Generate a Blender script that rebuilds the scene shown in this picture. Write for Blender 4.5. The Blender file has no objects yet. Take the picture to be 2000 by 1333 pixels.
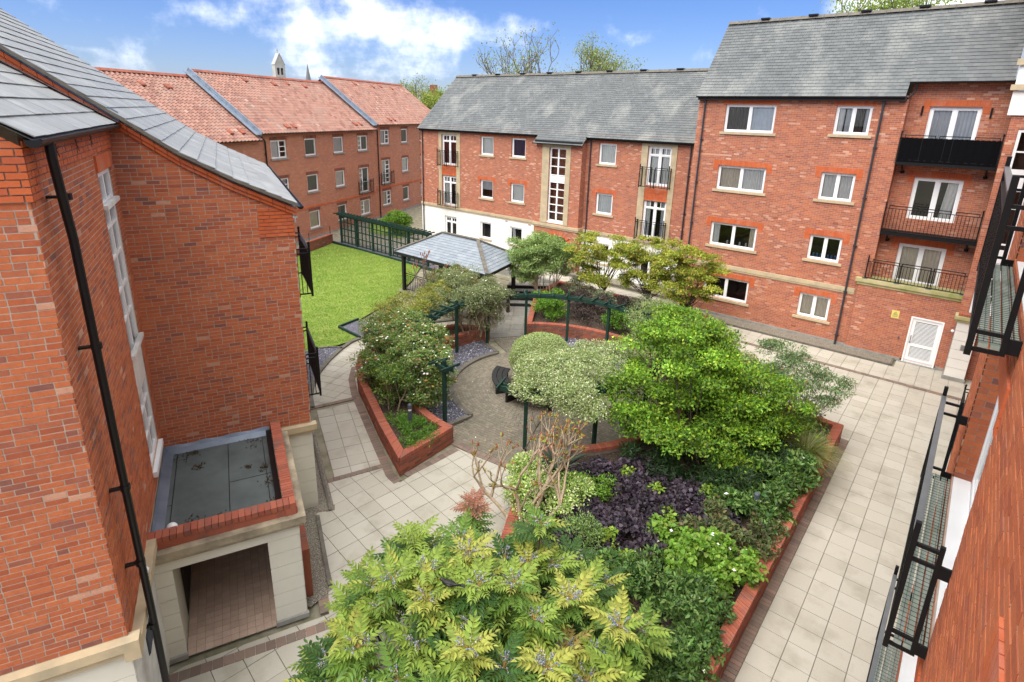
import bpy, math, random
import numpy as np
from mathutils import Matrix, Vector
random.seed(7); RNG = np.random.default_rng(7)
SC = bpy.context.scene
COL = SC.collection
R = math.radians

# ------------------------------------------------------------------ camera
# world: +X runs along the long facades to the right, +Y away along the right-hand path
CAM_H = 9.4
F_PX, CX, CY = 1096.8, 1000.0, 550.9
_p, _r, _a = R(16.738), R(1.483), R(-39.503)
_fw = np.array([0, math.cos(_p), -math.sin(_p)]); _rt = np.array([1., 0, 0]); _up = np.array([0, math.sin(_p), math.cos(_p)])
_rt, _up = math.cos(_r)*_rt + math.sin(_r)*_up, -math.sin(_r)*_rt + math.cos(_r)*_up
_M = np.array([[math.cos(_a), math.sin(_a), 0], [-math.sin(_a), math.cos(_a), 0], [0, 0, 1]])
FW, RT, UP = _M @ _fw, _M @ _rt, _M @ _up
CAMP = np.array([0, 0, CAM_H])
cam = bpy.data.cameras.new('camera'); cam.sensor_width = 36; cam.lens = F_PX/2000*36
cam.shift_y = -(666.5-CY)/2000; cam.clip_start = .05; cam.clip_end = 2000
camo = bpy.data.objects.new('camera', cam); COL.objects.link(camo)
camo.matrix_world = Matrix(((RT[0], UP[0], -FW[0], 0), (RT[1], UP[1], -FW[1], 0), (RT[2], UP[2], -FW[2], CAM_H), (0, 0, 0, 1)))
SC.camera = camo

# ------------------------------------------------------------------ sky, sun, exposure
SUN_EL, SUN_AZ = R(58), math.atan2(-.95, -.1)        # direction towards the sun in plan (x, y)
W = bpy.data.worlds.new('World'); SC.world = W; W.use_nodes = True
nt = W.node_tree; N = nt.nodes; L = nt.links
bg = N['Background']; bg.inputs[1].default_value = .15
sky = N.new('ShaderNodeTexSky'); sky.sky_type = 'NISHITA'; sky.sun_disc = False
sky.sun_elevation = SUN_EL; sky.sun_rotation = math.pi/2 - SUN_AZ
sky.air_density = 1.0; sky.dust_density = .6; sky.ozone_density = 2.0
tc = N.new('ShaderNodeTexCoord')
def vm(op, a, b=None, sc=None):
    n = N.new('ShaderNodeVectorMath'); n.operation = op
    for i, x in enumerate((a, b)):
        if x is None: continue
        if isinstance(x, (tuple, list)): n.inputs[i].default_value = x
        else: L.new(x, n.inputs[i])
    if sc is not None: n.inputs['Scale'].default_value = sc
    return n
def mt(op, a, b=None, c=None, clamp=False):
    n = N.new('ShaderNodeMath'); n.operation = op; n.use_clamp = clamp
    for i, x in enumerate((a, b, c)):
        if x is None: continue
        if isinstance(x, (int, float)): n.inputs[i].default_value = x
        else: L.new(x, n.inputs[i])
    return n.outputs[0]
sep = N.new('ShaderNodeSeparateXYZ'); L.new(tc.outputs['Generated'], sep.inputs[0])
zz = mt('MAXIMUM', mt('ADD', sep.outputs[2], .12), .03)
cmb = N.new('ShaderNodeCombineXYZ')
L.new(mt('DIVIDE', sep.outputs[0], zz), cmb.inputs[0]); L.new(mt('DIVIDE', sep.outputs[1], zz), cmb.inputs[1])
nz = N.new('ShaderNodeTexNoise'); nz.inputs['Scale'].default_value = .85; nz.inputs['Detail'].default_value = 9
nz.inputs['Roughness'].default_value = .55; nz.inputs['Distortion'].default_value = .25
off = vm('ADD', cmb.outputs[0], (3.1, 6.4, 0.0)); L.new(off.outputs[0], nz.inputs['Vector'])
nz2 = N.new('ShaderNodeTexNoise'); nz2.inputs['Scale'].default_value = 9.0; nz2.inputs['Detail'].default_value = 7; nz2.inputs['Roughness'].default_value = .6
L.new(tc.outputs['Generated'], nz2.inputs['Vector'])
def blob(d, k, amp):      # a cloud bank in a given direction
    dd = vm('DOT_PRODUCT', vm('NORMALIZE', tc.outputs['Generated']).outputs[0], tuple(d)).outputs['Value']
    return mt('MULTIPLY', mt('POWER', mt('MAXIMUM', dd, 0.0), k), amp)
def dirpx(x, y):
    d = FW + (x-CX)/F_PX*RT - (y-CY)/F_PX*UP
    return d/np.linalg.norm(d)
cl = mt('ADD', mt('MULTIPLY', nz.outputs[0], .35), mt('MULTIPLY', nz2.outputs[0], .65))
cloud = mt('ADD', cl, -.548)
cloud = mt('ADD', cloud, mt('MULTIPLY', mt('MULTIPLY', mt('SUBTRACT', sep.outputs[2], .20), 1.6, clamp=True), .62))  # more cloud overhead, out of view, added to strengthen the fill light
for (d, k, a) in ((dirpx(720, 10), 260, .13), (dirpx(790, 95), 330, .19), (dirpx(610, 85), 900, .13), (dirpx(520, 90), 1500, .08), (dirpx(880, 100), 900, .10), (dirpx(1370, 125), 1500, .13), (dirpx(1880, -10), 160, .22), (dirpx(380, 5), 900, .08), (dirpx(250, 132), 1500, .09), (dirpx(1650, 10), 400, .08), (dirpx(290, 95), 2500, .05)):
    cloud = mt('ADD', cloud, blob(d, k, a))
cm = mt('MULTIPLY', cloud, 3.7, clamp=True)
ss = N.new('ShaderNodeMapRange'); ss.interpolation_type = 'SMOOTHSTEP'; L.new(cm, ss.inputs[0]); ss.inputs[4].default_value = .93
mix = N.new('ShaderNodeMix'); mix.data_type = 'RGBA'
hs = N.new('ShaderNodeHueSaturation'); hs.inputs['Saturation'].default_value = 1.12; hs.inputs['Value'].default_value = 1.0
tn = N.new('ShaderNodeMix'); tn.data_type = 'RGBA'; tn.blend_type = 'MULTIPLY'; tn.inputs['Factor'].default_value = 1; tn.inputs['B'].default_value = (.073, .079, .110, 1)
L.new(sky.outputs[0], tn.inputs['A']); L.new(tn.outputs['Result'], hs.inputs['Color'])
L.new(ss.outputs[0], mix.inputs['Factor']); L.new(hs.outputs[0], mix.inputs['A']); mix.inputs['B'].default_value = (1.34, 1.345, 1.36, 1)
L.new(mix.outputs['Result'], bg.inputs[0])
sun = bpy.data.lights.new('sun', 'SUN'); sun.energy = .6; sun.angle = R(60); sun.color = (1, .95, .88)
suno = bpy.data.objects.new('sun', sun); COL.objects.link(suno)
_d = Vector((math.cos(SUN_AZ)*math.cos(SUN_EL), math.sin(SUN_AZ)*math.cos(SUN_EL), math.sin(SUN_EL)))
suno.rotation_euler = _d.to_track_quat('Z', 'Y').to_euler(); suno.location = (0, 0, 40)
SC.view_settings.view_transform = 'Standard'; SC.view_settings.look = 'None'
SC.view_settings.exposure = 3.25; SC.view_settings.gamma = 1
SC.render.engine = 'CYCLES'; SC.cycles.use_denoising = True
SC.cycles.max_bounces = 8; SC.cycles.transparent_max_bounces = 16; SC.cycles.diffuse_bounces = 4

# ------------------------------------------------------------------ materials
MATS = {}
def newmat(name):
    m = bpy.data.materials.new(name); m.use_nodes = True; MATS[name] = m
    t = m.node_tree; b = t.nodes['Principled BSDF']
    return m, t, b
def ramp(t, fac, stops, interp='LINEAR'):
    n = t.nodes.new('ShaderNodeValToRGB'); cr = n.color_ramp; cr.interpolation = interp
    while len(cr.elements) < len(stops): cr.elements.new(.5)
    for e, (p, c) in zip(cr.elements, stops): e.position = p; e.color = (*c, 1)
    t.links.new(fac, n.inputs[0]); return n.outputs[0]
def noise(t, scale, detail=5, rough=.55, coord='Object', stretch=None):
    tc = t.nodes.new('ShaderNodeTexCoord'); n = t.nodes.new('ShaderNodeTexNoise')
    n.inputs['Scale'].default_value = scale; n.inputs['Detail'].default_value = detail; n.inputs['Roughness'].default_value = rough
    v = tc.outputs[coord]
    if coord == 'World':
        pass
    if stretch:
        mp = t.nodes.new('ShaderNodeMapping'); mp.inputs['Scale'].default_value = stretch
        t.links.new(v, mp.inputs[0]); v = mp.outputs[0]
    t.links.new(v, n.inputs['Vector']); return n.outputs[0]
def gnoise(t, scale, detail=5, rough=.55, stretch=None):     # noise in world position (the same on every piece of a surface)
    g = t.nodes.new('ShaderNodeNewGeometry'); n = t.nodes.new('ShaderNodeTexNoise')
    n.inputs['Scale'].default_value = scale; n.inputs['Detail'].default_value = detail; n.inputs['Roughness'].default_value = rough
    v = g.outputs['Position']
    if stretch:
        mp = t.nodes.new('ShaderNodeMapping'); mp.inputs['Scale'].default_value = stretch
        t.links.new(v, mp.inputs[0]); v = mp.outputs[0]
    t.links.new(v, n.inputs['Vector']); return n.outputs[0]
def mixc(t, fac, a, b, mode='MIX'):
    n = t.nodes.new('ShaderNodeMix'); n.data_type = 'RGBA'; n.blend_type = mode
    for s, x in (('Factor', fac), ('A', a), ('B', b)):
        if isinstance(x, (int, float)): n.inputs[s].default_value = x
        elif isinstance(x, tuple): n.inputs[s].default_value = (*x, 1)
        else: t.links.new(x, n.inputs[s])
    return n.outputs['Result']
def mrange(t, v, a, b, c=0., d=1.):
    n = t.nodes.new('ShaderNodeMapRange'); t.links.new(v, n.inputs[0])
    for i, x in enumerate((a, b, c, d)): n.inputs[i+1].default_value = x
    return n.outputs[0]
def bump(t, b, h, strength=.3, dist=.01):
    n = t.nodes.new('ShaderNodeBump'); n.inputs['Strength'].default_value = strength; n.inputs['Distance'].default_value = dist
    t.links.new(h, n.inputs['Height']); t.links.new(n.outputs[0], b.inputs['Normal'])
def attr(t, name, out='Fac'):
    n = t.nodes.new('ShaderNodeAttribute'); n.attribute_name = name; return n.outputs[out]

def m_tint(name, stops, rough=.85, dirt=None, dscale=3., fine=60., fstr=.25, interp='LINEAR', spec=.3, streak=None, mottle=False):
    """pieces whose own colour comes from a per-piece value, with grain and weather stains"""
    m, t, b = newmat(name)
    c = ramp(t, attr(t, 'tint'), stops, interp)
    f = gnoise(t, fine, 4, .6)
    c = mixc(t, mrange(t, f, .3, .7, 0, .35), c, mixc(t, .5, c, (0.06, .04, .035)), 'MIX')
    if mottle:
        g9 = gnoise(t, 11, 4, .65)
        c = mixc(t, mrange(t, g9, .52, .72, 0, .55), c, mixc(t, .5, c, (.16, .07, .05))); c = mixc(t, mrange(t, g9, .46, .28, 0, .2), c, mixc(t, .5, c, (.62, .34, .24)))
    if dirt:
        d = gnoise(t, dscale, 6, .6, streak)
        c = mixc(t, mrange(t, d, .5, .72, 0, dirt[1]), c, dirt[0])
    t.links.new(c, b.inputs['Base Color']); b.inputs['Roughness'].default_value = rough
    b.inputs['Specular IOR Level'].default_value = spec
    bump(t, b, f, fstr, .004)
    return m
def m_plain(name, col, rough=.6, var=.15, scale=8., bs=.15, metal=0., spec=.5, dark=None, detail=5):
    m, t, b = newmat(name)
    f = gnoise(t, scale, detail, .6)
    dk = dark if dark else tuple(x*(1-2.2*var) for x in col)
    c = mixc(t, mrange(t, f, .35, .7), col, dk)
    t.links.new(c, b.inputs['Base Color']); b.inputs['Roughness'].default_value = rough; b.inputs['Metallic'].default_value = metal
    b.inputs['Specular IOR Level'].default_value = spec
    if bs: bump(t, b, gnoise(t, scale*7, 3, .6), bs, .004)
    return m

BRICK_L = [(0, (.38, .095, .040)), (.2, (.46, .12, .045)), (.5, (.52, .15, .056)), (.68, (.41, .12, .056)), (.82, (.31, .10, .062)), (.93, (.23, .088, .068)), (.98, (.52, .22, .13)), (1, (.56, .29, .19))]
m_tint('brick', BRICK_L, .88, ((.24, .085, .055), .45), .9, 45, .35, streak=(1, 1, .45), mottle=True)
m_tint('brick_orange', [(0, (.50, .105, .03)), (.5, (.56, .13, .04)), (1, (.46, .10, .04))], .8, ((.55, .42, .36), .25), 2.2, 50, .2)
m_tint('brick_coping', [(0, (.33, .085, .05)), (.5, (.40, .12, .07)), (1, (.27, .085, .055))], .85, ((.11, .085, .075), .75), 2.2, 50, .3)
m_tint('brick_planter', [(0, (.26, .075, .04)), (.4, (.34, .10, .055)), (.7, (.2, .07, .05)), (.95, (.15, .065, .05)), (1, (.4, .2, .14))], .9, ((.10, .07, .05), .5), 1.6, 45, .35)
m_plain('mortar', (.46, .36, .29), .95, .12, 6)
m_plain('mortar_dark', (.20, .16, .13), .95, .15, 6)

def m_bricktex(name, stops, mortar, bw=.225, rh=.075, bright=1., patches=None):
    m, t, b = newmat(name)
    uv = t.nodes.new('ShaderNodeUVMap'); uv.uv_map = 'uv'
    bt = t.nodes.new('ShaderNodeTexBrick'); bt.offset = .5; bt.squash = 1
    bt.inputs['Color1'].default_value = (0, 0, 0, 1); bt.inputs['Color2'].default_value = (1, 1, 1, 1)
    bt.inputs['Mortar'].default_value = (.5, .5, .5, 1)
    bt.inputs['Scale'].default_value = 1; bt.inputs['Mortar Size'].default_value = .0055; bt.inputs['Mortar Smooth'].default_value = .3
    bt.inputs['Brick Width'].default_value = bw; bt.inputs['Row Height'].default_value = rh
    t.links.new(uv.outputs[0], bt.inputs['Vector'])
    c = ramp(t, bt.outputs['Color'], stops)
    n1 = gnoise(t, .9, 5, .6); n2 = gnoise(t, 14, 4, .6)
    c = mixc(t, mrange(t, n1, .35, .7, 0, .4), c, mixc(t, .55, c, (.16, .06, .045)))
    c = mixc(t, mrange(t, n2, .4, .75, 0, .35), c, mixc(t, .5, c, (.5, .25, .17)))
    if patches:      # bricks with pale efflorescence, in drifts
        n3 = gnoise(t, .55, 3, .6, (1, 1, 1.3))
        hit = mrange(t, bt.outputs['Color'], .86, .89)
        mm = t.nodes.new('ShaderNodeMath'); mm.operation = 'MULTIPLY'
        t.links.new(hit, mm.inputs[0]); t.links.new(mrange(t, n3, .45, .65, .03, .55), mm.inputs[1])
        c = mixc(t, mm.outputs[0], c, patches)
    c = mixc(t, bt.outputs['Fac'], c, mortar)
    t.links.new(c, b.inputs['Base Color']); b.inputs['Roughness'].default_value = .9; b.inputs['Specular IOR Level'].default_value = .25
    bump(t, b, mixc(t, bt.outputs['Fac'], n2, (0, 0, 0)), .5, .01)
    return m
m_bricktex('brickwork', [(0, (.31, .095, .055)), (.3, (.41, .125, .06)), (.6, (.46, .155, .075)), (.75, (.27, .095, .07)), (.9, (.37, .115, .065)), (1, (.50, .20, .11))], (.42, .30, .23), patches=(.68, .47, .36))
m_bricktex('brickwork_brown', [(0, (.40, .135, .075)), (.4, (.49, .175, .09)), (.7, (.37, .13, .08)), (1, (.54, .22, .13))], (.50, .36, .28))
m_bricktex('soldier', [(0, (.50, .11, .035)), (.5, (.55, .13, .045)), (1, (.45, .10, .04))], (.42, .22, .14), .075, .225)

m_tint('slate', [(0, (.072, .083, .086)), (.35, (.096, .108, .112)), (.7, (.118, .13, .132)), (1, (.152, .165, .164))], .66, ((.25, .26, .24), .7), .7, 30, .25, spec=.4, streak=(1, 1, .35))
m_tint('slate_wide', [(0, (.20, .212, .212)), (.5, (.25, .262, .26)), (1, (.31, .322, .318))], .5, ((.46, .47, .45), .5), 1.4, 25, .25, spec=.5)
def _ribs():      # fine ribs running down each slate
    t = MATS['slate_wide'].node_tree; b = t.nodes['Principled BSDF']; g = t.nodes.new('ShaderNodeNewGeometry'); mp = t.nodes.new('ShaderNodeMapping')
    mp.inputs['Rotation'].default_value = (0, 0, -R(66.5)); t.links.new(g.outputs['Position'], mp.inputs[0]); m2 = t.nodes.new('ShaderNodeMapping'); m2.inputs['Scale'].default_value = (.8, 26, .8); t.links.new(mp.outputs[0], m2.inputs[0])
    n = t.nodes.new('ShaderNodeTexNoise'); n.inputs['Scale'].default_value = 1; n.inputs['Detail'].default_value = 3; t.links.new(m2.outputs[0], n.inputs['Vector'])
    c0 = b.inputs['Base Color'].links[0].from_socket; c = mixc(t, mrange(t, n.outputs[0], .38, .62, 0, .45), c0, mixc(t, .6, c0, (.12, .125, .12))); t.links.new(c, b.inputs['Base Color']); bump(t, b, n.outputs[0], .4, .01)
_ribs()
m_tint('slate_pavilion', [(0, (.15, .18, .21)), (.5, (.20, .235, .27)), (1, (.25, .28, .31))], .5, ((.36, .38, .40), .4), 1.5, 30, .2, spec=.5)
m_tint('pantile', [(0, (.25, .125, .10)), (.35, (.33, .175, .135)), (.7, (.40, .22, .17)), (.9, (.22, .12, .105)), (1, (.46, .29, .235))], .9, ((.30, .22, .18), .6), .7, 14, .3)
m_plain('sandstone', (.50, .40, .25), .9, .14, 3, .3, dark=(.36, .30, .20))
m_plain('sandstone_mossy', (.46, .40, .22), .9, .2, 2.2, .3, dark=(.24, .27, .08))
m_plain('sandstone_grimy', (.42, .36, .25), .9, .2, 2.6, .3, dark=(.15, .125, .09))
m_plain('cream_render', (.66, .64, .55), .8, .05, 1.2, .06)
m_plain('cream_light', (.74, .73, .67), .8, .05, 1.2, .06)
m_plain('white_render', (.80, .80, .75), .8, .06, 1.3, .06)
m_plain('white_pvc', (.84, .85, .85), .35, .03, 2, 0)
m_plain('white_dirty', (.72, .72, .69), .5, .12, 3, .05)
m_plain('black_metal', (.008, .008, .009), .45, .1, 12, .1, spec=.22)
m_plain('black_plastic', (.010, .010, .012), .38, .1, 10, .05, spec=.3)
m_plain('pipe_grey', (.035, .04, .052), .4, .1, 8, .05)
m_plain('screen_cloth', (.004, .004, .005), .95, .2, 30, .3, spec=.08)
m_plain('rail_sky_sheen', (.13, .135, .14), .4, .1, 8, .05, metal=.2)
m_plain('lead', (.24, .29, .36), .38, .18, 3, .15, metal=.35)
m_plain('lead_dark', (.20, .25, .32), .4, .25, 2, .2, metal=.4, dark=(.12, .15, .2))
m_plain('felt', (.10, .125, .125), .75, .25, 1.2, .3, dark=(.055, .068, .068))
m_plain('moss', (.055, .03, .015), .95, .3, 30, .8)
m_plain('green_timber', (.014, .044, .03), .65, .2, 9, .25, dark=(.008, .028, .021), spec=.25)
m_plain('black_timber', (.008, .0075, .0075), .6, .2, 9, .25)
m_plain('deck', (.33, .38, .33), .7, .2, 4, .2, dark=(.2, .24, .19))
m_plain('concrete', (.30, .29, .26), .9, .15, 4, .3)
m_plain('kerb', (.145, .13, .105), .9, .2, 5, .3)
m_plain('bark', (.115, .085, .06), .95, .3, 14, .6)
m_plain('bark_pale', (.44, .34, .23), .9, .2, 14, .4)
m_plain('bark_grey', (.17, .15, .12), .95, .25, 9, .5)
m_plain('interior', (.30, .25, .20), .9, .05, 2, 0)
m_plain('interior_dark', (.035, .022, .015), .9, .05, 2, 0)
m_plain('dark_timber_door', (.035, .016, .01), .6, .2, 6, .1)
m_plain('church_stone', (.42, .42, .40), .9, .12, .6, 0)
m_plain('far_slate', (.16, .165, .17), .8, .1, .7, 0)
m_plain('bollard_metal', (.07, .085, .105), .4, .1, 9, .05, spec=.5)
m_plain('globe_white', (.80, .82, .84), .3, .02, 6, 0)
m_plain('yellow_sign', (.72, .62, .17), .5, .05, 6, 0)
m_plain('sign_ink', (.10, .09, .05), .6, .05, 6, 0)
m_plain('plaque', (.35, .36, .37), .4, .1, 10, 0, metal=.4)
m_plain('feather', (.010, .008, .007), .5, .3, 40, .3)
m_plain('stalk', (.42, .25, .09), .7, .2, 20, 0)
m_plain('beak', (.45, .22, .02), .5, .1, 20, 0)
m_plain('blue_toy', (.03, .16, .40), .5, .1, 20, 0)
m_plain('pink_toy', (.55, .2, .22), .6, .1, 20, 0)
for nm, c in (('curtain_white', (.84, .84, .80)), ('curtain_cream', (.74, .67, .55)), ('curtain_grey', (.60, .61, .62)), ('curtain_red', (.20, .03, .025)), ('curtain_purple', (.06, .05, .12)), ('curtain_dark', (.10, .085, .07)), ('blind', (.66, .70, .74))):
    m_plain(nm, c, .9, .05, 5, 0)

# ground materials
m_tint('slab', [(0, (.405, .38, .315)), (.5, (.435, .41, .345)), (1, (.465, .44, .375))], .88, ((.27, .25, .195), .75), 1.3, 70, .25)
m_tint('slab_grey', [(0, (.17, .165, .14)), (.5, (.21, .20, .175)), (1, (.26, .25, .22))], .9, ((.11, .105, .09), .6), 1.4, 60, .3)
m_tint('paver', [(0, (.16, .115, .095)), (.35, (.22, .155, .125)), (.7, (.19, .15, .12)), (1, (.27, .18, .14))], .9, ((.12, .11, .08), .4), 2, 60, .3)
m_tint('sett', [(0, (.15, .135, .105)), (.5, (.19, .165, .125)), (1, (.225, .195, .15))], .9, ((.115, .115, .08), .55), 1.2, 60, .3)
m_tint('quarry_tile', [(0, (.52, .38, .30)), (.5, (.57, .42, .335)), (1, (.62, .46, .37))], .6, ((.36, .25, .20), .5), 1.2, 40, .1)
m_plain('joint', (.26, .235, .175), .95, .25, 3, .2, dark=(.13, .125, .07))

def m_pebbles(name, stops, scale, rough=.7):
    m, t, b = newmat(name)
    g = t.nodes.new('ShaderNodeNewGeometry'); v = t.nodes.new('ShaderNodeTexVoronoi'); v.inputs['Scale'].default_value = scale
    t.links.new(g.outputs['Position'], v.inputs['Vector'])
    sp = t.nodes.new('ShaderNodeSeparateColor'); t.links.new(v.outputs['Color'], sp.inputs[0])
    c = ramp(t, sp.outputs[0], stops)
    c = mixc(t, mrange(t, v.outputs['Distance'], .25, .75, 0, .7), c, (.03, .028, .025))
    t.links.new(c, b.inputs['Base Color']); b.inputs['Roughness'].default_value = rough
    inv = mrange(t, v.outputs['Distance'], 0, .8, 1, 0); bump(t, b, inv, .9, .03)
m_pebbles('gravel', [(0, (.24, .20, .14)), (.4, (.38, .33, .24)), (.8, (.45, .41, .33)), (1, (.62, .60, .53))], 55)
m_pebbles('slate_chips', [(0, (.085, .085, .125)), (.5, (.145, .145, .20)), (.85, (.20, .20, .265)), (.95, (.16, .12, .10)), (1, (.55, .55, .58))], 26, .55)
m_pebbles('soil', [(0, (.05, .03, .018)), (.5, (.085, .052, .032)), (.85, (.12, .075, .045)), (1, (.2, .14, .09))], 30, .95)
def m_lawn():
    m, t, b = newmat('lawn')
    g1 = gnoise(t, .55, 6, .62); g2 = gnoise(t, 7, 6, .7); g3 = gnoise(t, 2.2, 5, .6)
    g = t.nodes.new('ShaderNodeNewGeometry'); mp = t.nodes.new('ShaderNodeMapping'); mp.inputs['Rotation'].default_value = (0, 0, R(28))
    t.links.new(g.outputs['Position'], mp.inputs[0])
    wv = t.nodes.new('ShaderNodeTexWave'); wv.inputs['Scale'].default_value = .28; wv.inputs['Distortion'].default_value = 2.5; wv.inputs['Detail'].default_value = 3
    t.links.new(mp.outputs[0], wv.inputs[0])
    c = mixc(t, mrange(t, g1, .35, .65), (.15, .235, .038), (.21, .275, .055))
    c = mixc(t, mrange(t, wv.outputs['Fac'], .2, .8, 0, .45), c, (.12, .205, .03))
    c = mixc(t, mrange(t, g3, .45, .75, 0, .6), c, (.28, .29, .09))
    c = mixc(t, mrange(t, g2, .5, .75, 0, .6), c, (.095, .17, .025))
    t.links.new(c, b.inputs['Base Color']); b.inputs['Roughness'].default_value = .9; b.inputs['Specular IOR Level'].default_value = .1
    bump(t, b, gnoise(t, 40, 4, .7), .5, .02)
m_lawn()

def m_leaf(name, trans=.35, rough=.5, spec=.35):
    m, t, b = newmat(name)
    c = attr(t, 'col', 'Color'); b.inputs['Roughness'].default_value = rough; b.inputs['Specular IOR Level'].default_value = spec
    t.links.new(c, b.inputs['Base Color'])
    tr = t.nodes.new('ShaderNodeBsdfTranslucent'); t.links.new(mixc(t, .5, c, (.30, .42, .03), 'MIX'), tr.inputs[0])
    ms = t.nodes.new('ShaderNodeMixShader'); ms.inputs[0].default_value = trans
    t.links.new(b.outputs[0], ms.inputs[1]); t.links.new(tr.outputs[0], ms.inputs[2])
    t.links.new(ms.outputs[0], t.nodes['Material Output'].inputs[0])
m_leaf('leaf'); m_leaf('leaf_gloss', .22, .48, .25); m_leaf('petal', .2, .7, .2); m_leaf('leaf_dark', .05, .6, .22)
def m_glass():
    m, t, b = newmat('glass'); o = t.nodes['Material Output']; t.nodes.remove(b)
    tr = t.nodes.new('ShaderNodeBsdfTransparent'); tr.inputs[0].default_value = (.95, .97, .97, 1)
    gl = t.nodes.new('ShaderNodeBsdfGlossy'); gl.inputs['Roughness'].default_value = .02; gl.inputs[0].default_value = (.95, .97, 1, 1)
    fr = t.nodes.new('ShaderNodeFresnel'); fr.inputs[0].default_value = 1.6
    ms = t.nodes.new('ShaderNodeMixShader')
    t.links.new(mrange(t, fr.outputs[0], 0, 1, .02, .95), ms.inputs[0]); t.links.new(tr.outputs[0], ms.inputs[1]); t.links.new(gl.outputs[0], ms.inputs[2])
    t.links.new(ms.outputs[0], o.inputs[0])
m_glass()
# ------------------------------------------------------------------ mesh helpers
def V3(x, y, z=0.): return np.array([x, y, z], float)
class MB:
    """collects polygons (world coordinates) and links them as ONE mesh object"""
    def __init__(s): s.v = []; s.f = []; s.uv = []; s.t = []
    def poly(s, pts, uv=None, tint=.5):
        i = len(s.v); s.v.extend([tuple(p) for p in pts]); s.f.append(tuple(range(i, i+len(pts))))
        s.uv.append(uv); s.t.append(tint)
    def hexa(s, c, tint=.5, skip=()):     # c: 8 corners, bottom 4 (ccw from outside above) then top 4
        for k, q in enumerate(((3, 2, 1, 0), (4, 5, 6, 7), (0, 1, 5, 4), (1, 2, 6, 5), (2, 3, 7, 6), (3, 0, 4, 7))):
            if k in skip: continue
            s.poly([c[j] for j in q], tint=tint)
    def box(s, a, b, tint=.5):            # axis-aligned
        (x0, y0, z0), (x1, y1, z1) = a, b
        s.hexa([(x0, y0, z0), (x1, y0, z0), (x1, y1, z0), (x0, y1, z0), (x0, y0, z1), (x1, y0, z1), (x1, y1, z1), (x0, y1, z1)], tint)
    def bar(s, p, q, w, h, upv=(0, 0, 1), tint=.5):   # rectangular bar from p to q
        p = np.array(p, float); q = np.array(q, float); d = q-p; d /= np.linalg.norm(d)
        u = np.array(upv, float)
        if abs(d @ u) > .98: u = np.array([1., 0, 0])
        r = np.cross(d, u); r /= np.linalg.norm(r); u = np.cross(r, d)
        a, b = r*w/2, u*h/2
        s.hexa([p-a-b, q-a-b, q+a-b, p+a-b, p-a+b, q-a+b, q+a+b, p+a+b], tint)
    def tube(s, pts, rad, n=8, caps=True, tint=.5):
        pts = [np.array(p, float) for p in pts]
        if np.isscalar(rad): rad = [rad]*len(pts)
        base = len(s.v); ref = None
        for i, p in enumerate(pts):
            d = pts[min(i+1, len(pts)-1)] - pts[max(i-1, 0)]; d /= (np.linalg.norm(d)+1e-9)
            if ref is None: ref = np.array([0, 0, 1.]) if abs(d[2]) < .9 else np.array([1., 0, 0])
            r = np.cross(d, ref); r /= (np.linalg.norm(r)+1e-9); u = np.cross(r, d); ref = u
            for k in range(n):
                a = 2*math.pi*k/n; s.v.append(tuple(p + rad[i]*(math.cos(a)*r + math.sin(a)*u)))
        for i in range(len(pts)-1):
            for k in range(n):
                a, b = base+i*n+k, base+i*n+(k+1) % n
                s.f.append((a, b, b+n, a+n)); s.uv.append(None); s.t.append(tint)
        if caps:
            s.f.append(tuple(base+k for k in range(n))[::-1]); s.uv.append(None); s.t.append(tint)
            s.f.append(tuple(base+(len(pts)-1)*n+k for k in range(n))); s.uv.append(None); s.t.append(tint)
    def lathe(s, c, prof, n=16, tint=.5):   # prof: (r, z) from bottom to top
        base = len(s.v); c = np.array(c, float)
        for r, z in prof:
            for k in range(n):
                a = 2*math.pi*k/n; s.v.append((c[0]+r*math.cos(a), c[1]+r*math.sin(a), c[2]+z))
        for i in range(len(prof)-1):
            for k in range(n):
                a, b = base+i*n+k, base+i*n+(k+1) % n
                s.f.append((a, b, b+n, a+n)); s.uv.append(None); s.t.append(tint)
        s.f.append(tuple(base+k for k in range(n))[::-1]); s.uv.append(None); s.t.append(tint)
        s.f.append(tuple(base+(len(prof)-1)*n+k for k in range(n))); s.uv.append(None); s.t.append(tint)
    def prism(s, poly, z0, z1, tint=.5, bottom=False):
        poly = ccw(poly); n = len(poly)
        s.poly([(x, y, z1) for x, y in poly], tint=tint)
        if bottom: s.poly([(x, y, z0) for x, y in poly][::-1], tint=tint)
        for i in range(n):
            a, b = poly[i], poly[(i+1) % n]
            s.poly([(a[0], a[1], z0), (b[0], b[1], z0), (b[0], b[1], z1), (a[0], a[1], z1)], tint=tint)
    def mesh(s, name, mat, org=(0, 0, 0), smooth=False, tints=True):
        me = bpy.data.meshes.new(name); o = np.array(org, float)
        me.from_pydata((np.array(s.v, float).reshape(-1, 3)-o).tolist(), [], s.f)
        if any(u is not None for u in s.uv):
            lay = me.uv_layers.new(name='uv'); d = []
            for f, u in zip(s.f, s.uv): d.extend([c for p in (u if u is not None else [(0, 0)]*len(f)) for c in p])
            lay.data.foreach_set('uv', d)
        if tints:
            a = me.attributes.new('tint', 'FLOAT', 'FACE'); a.data.foreach_set('value', s.t)
        me.materials.append(MATS[mat])
        if smooth: me.polygons.foreach_set('use_smooth', [True]*len(me.polygons))
        return me
    def build(s, name, mat, parent=None, smooth=False, kind=None, loc=None):
        org = wloc(parent) if parent is not None else (np.array(loc, float) if loc is not None else np.zeros(3))
        o = bpy.data.objects.new(name, s.mesh(name, mat, org, smooth)); COL.objects.link(o)
        if parent is not None: o.parent = parent; WL[o] = org
        else: o.location = org; WL[o] = org
        if kind: o['kind'] = kind
        return o
WL = {}
def wloc(o): return WL[o] if o in WL else np.array(o.location, float)
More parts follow.
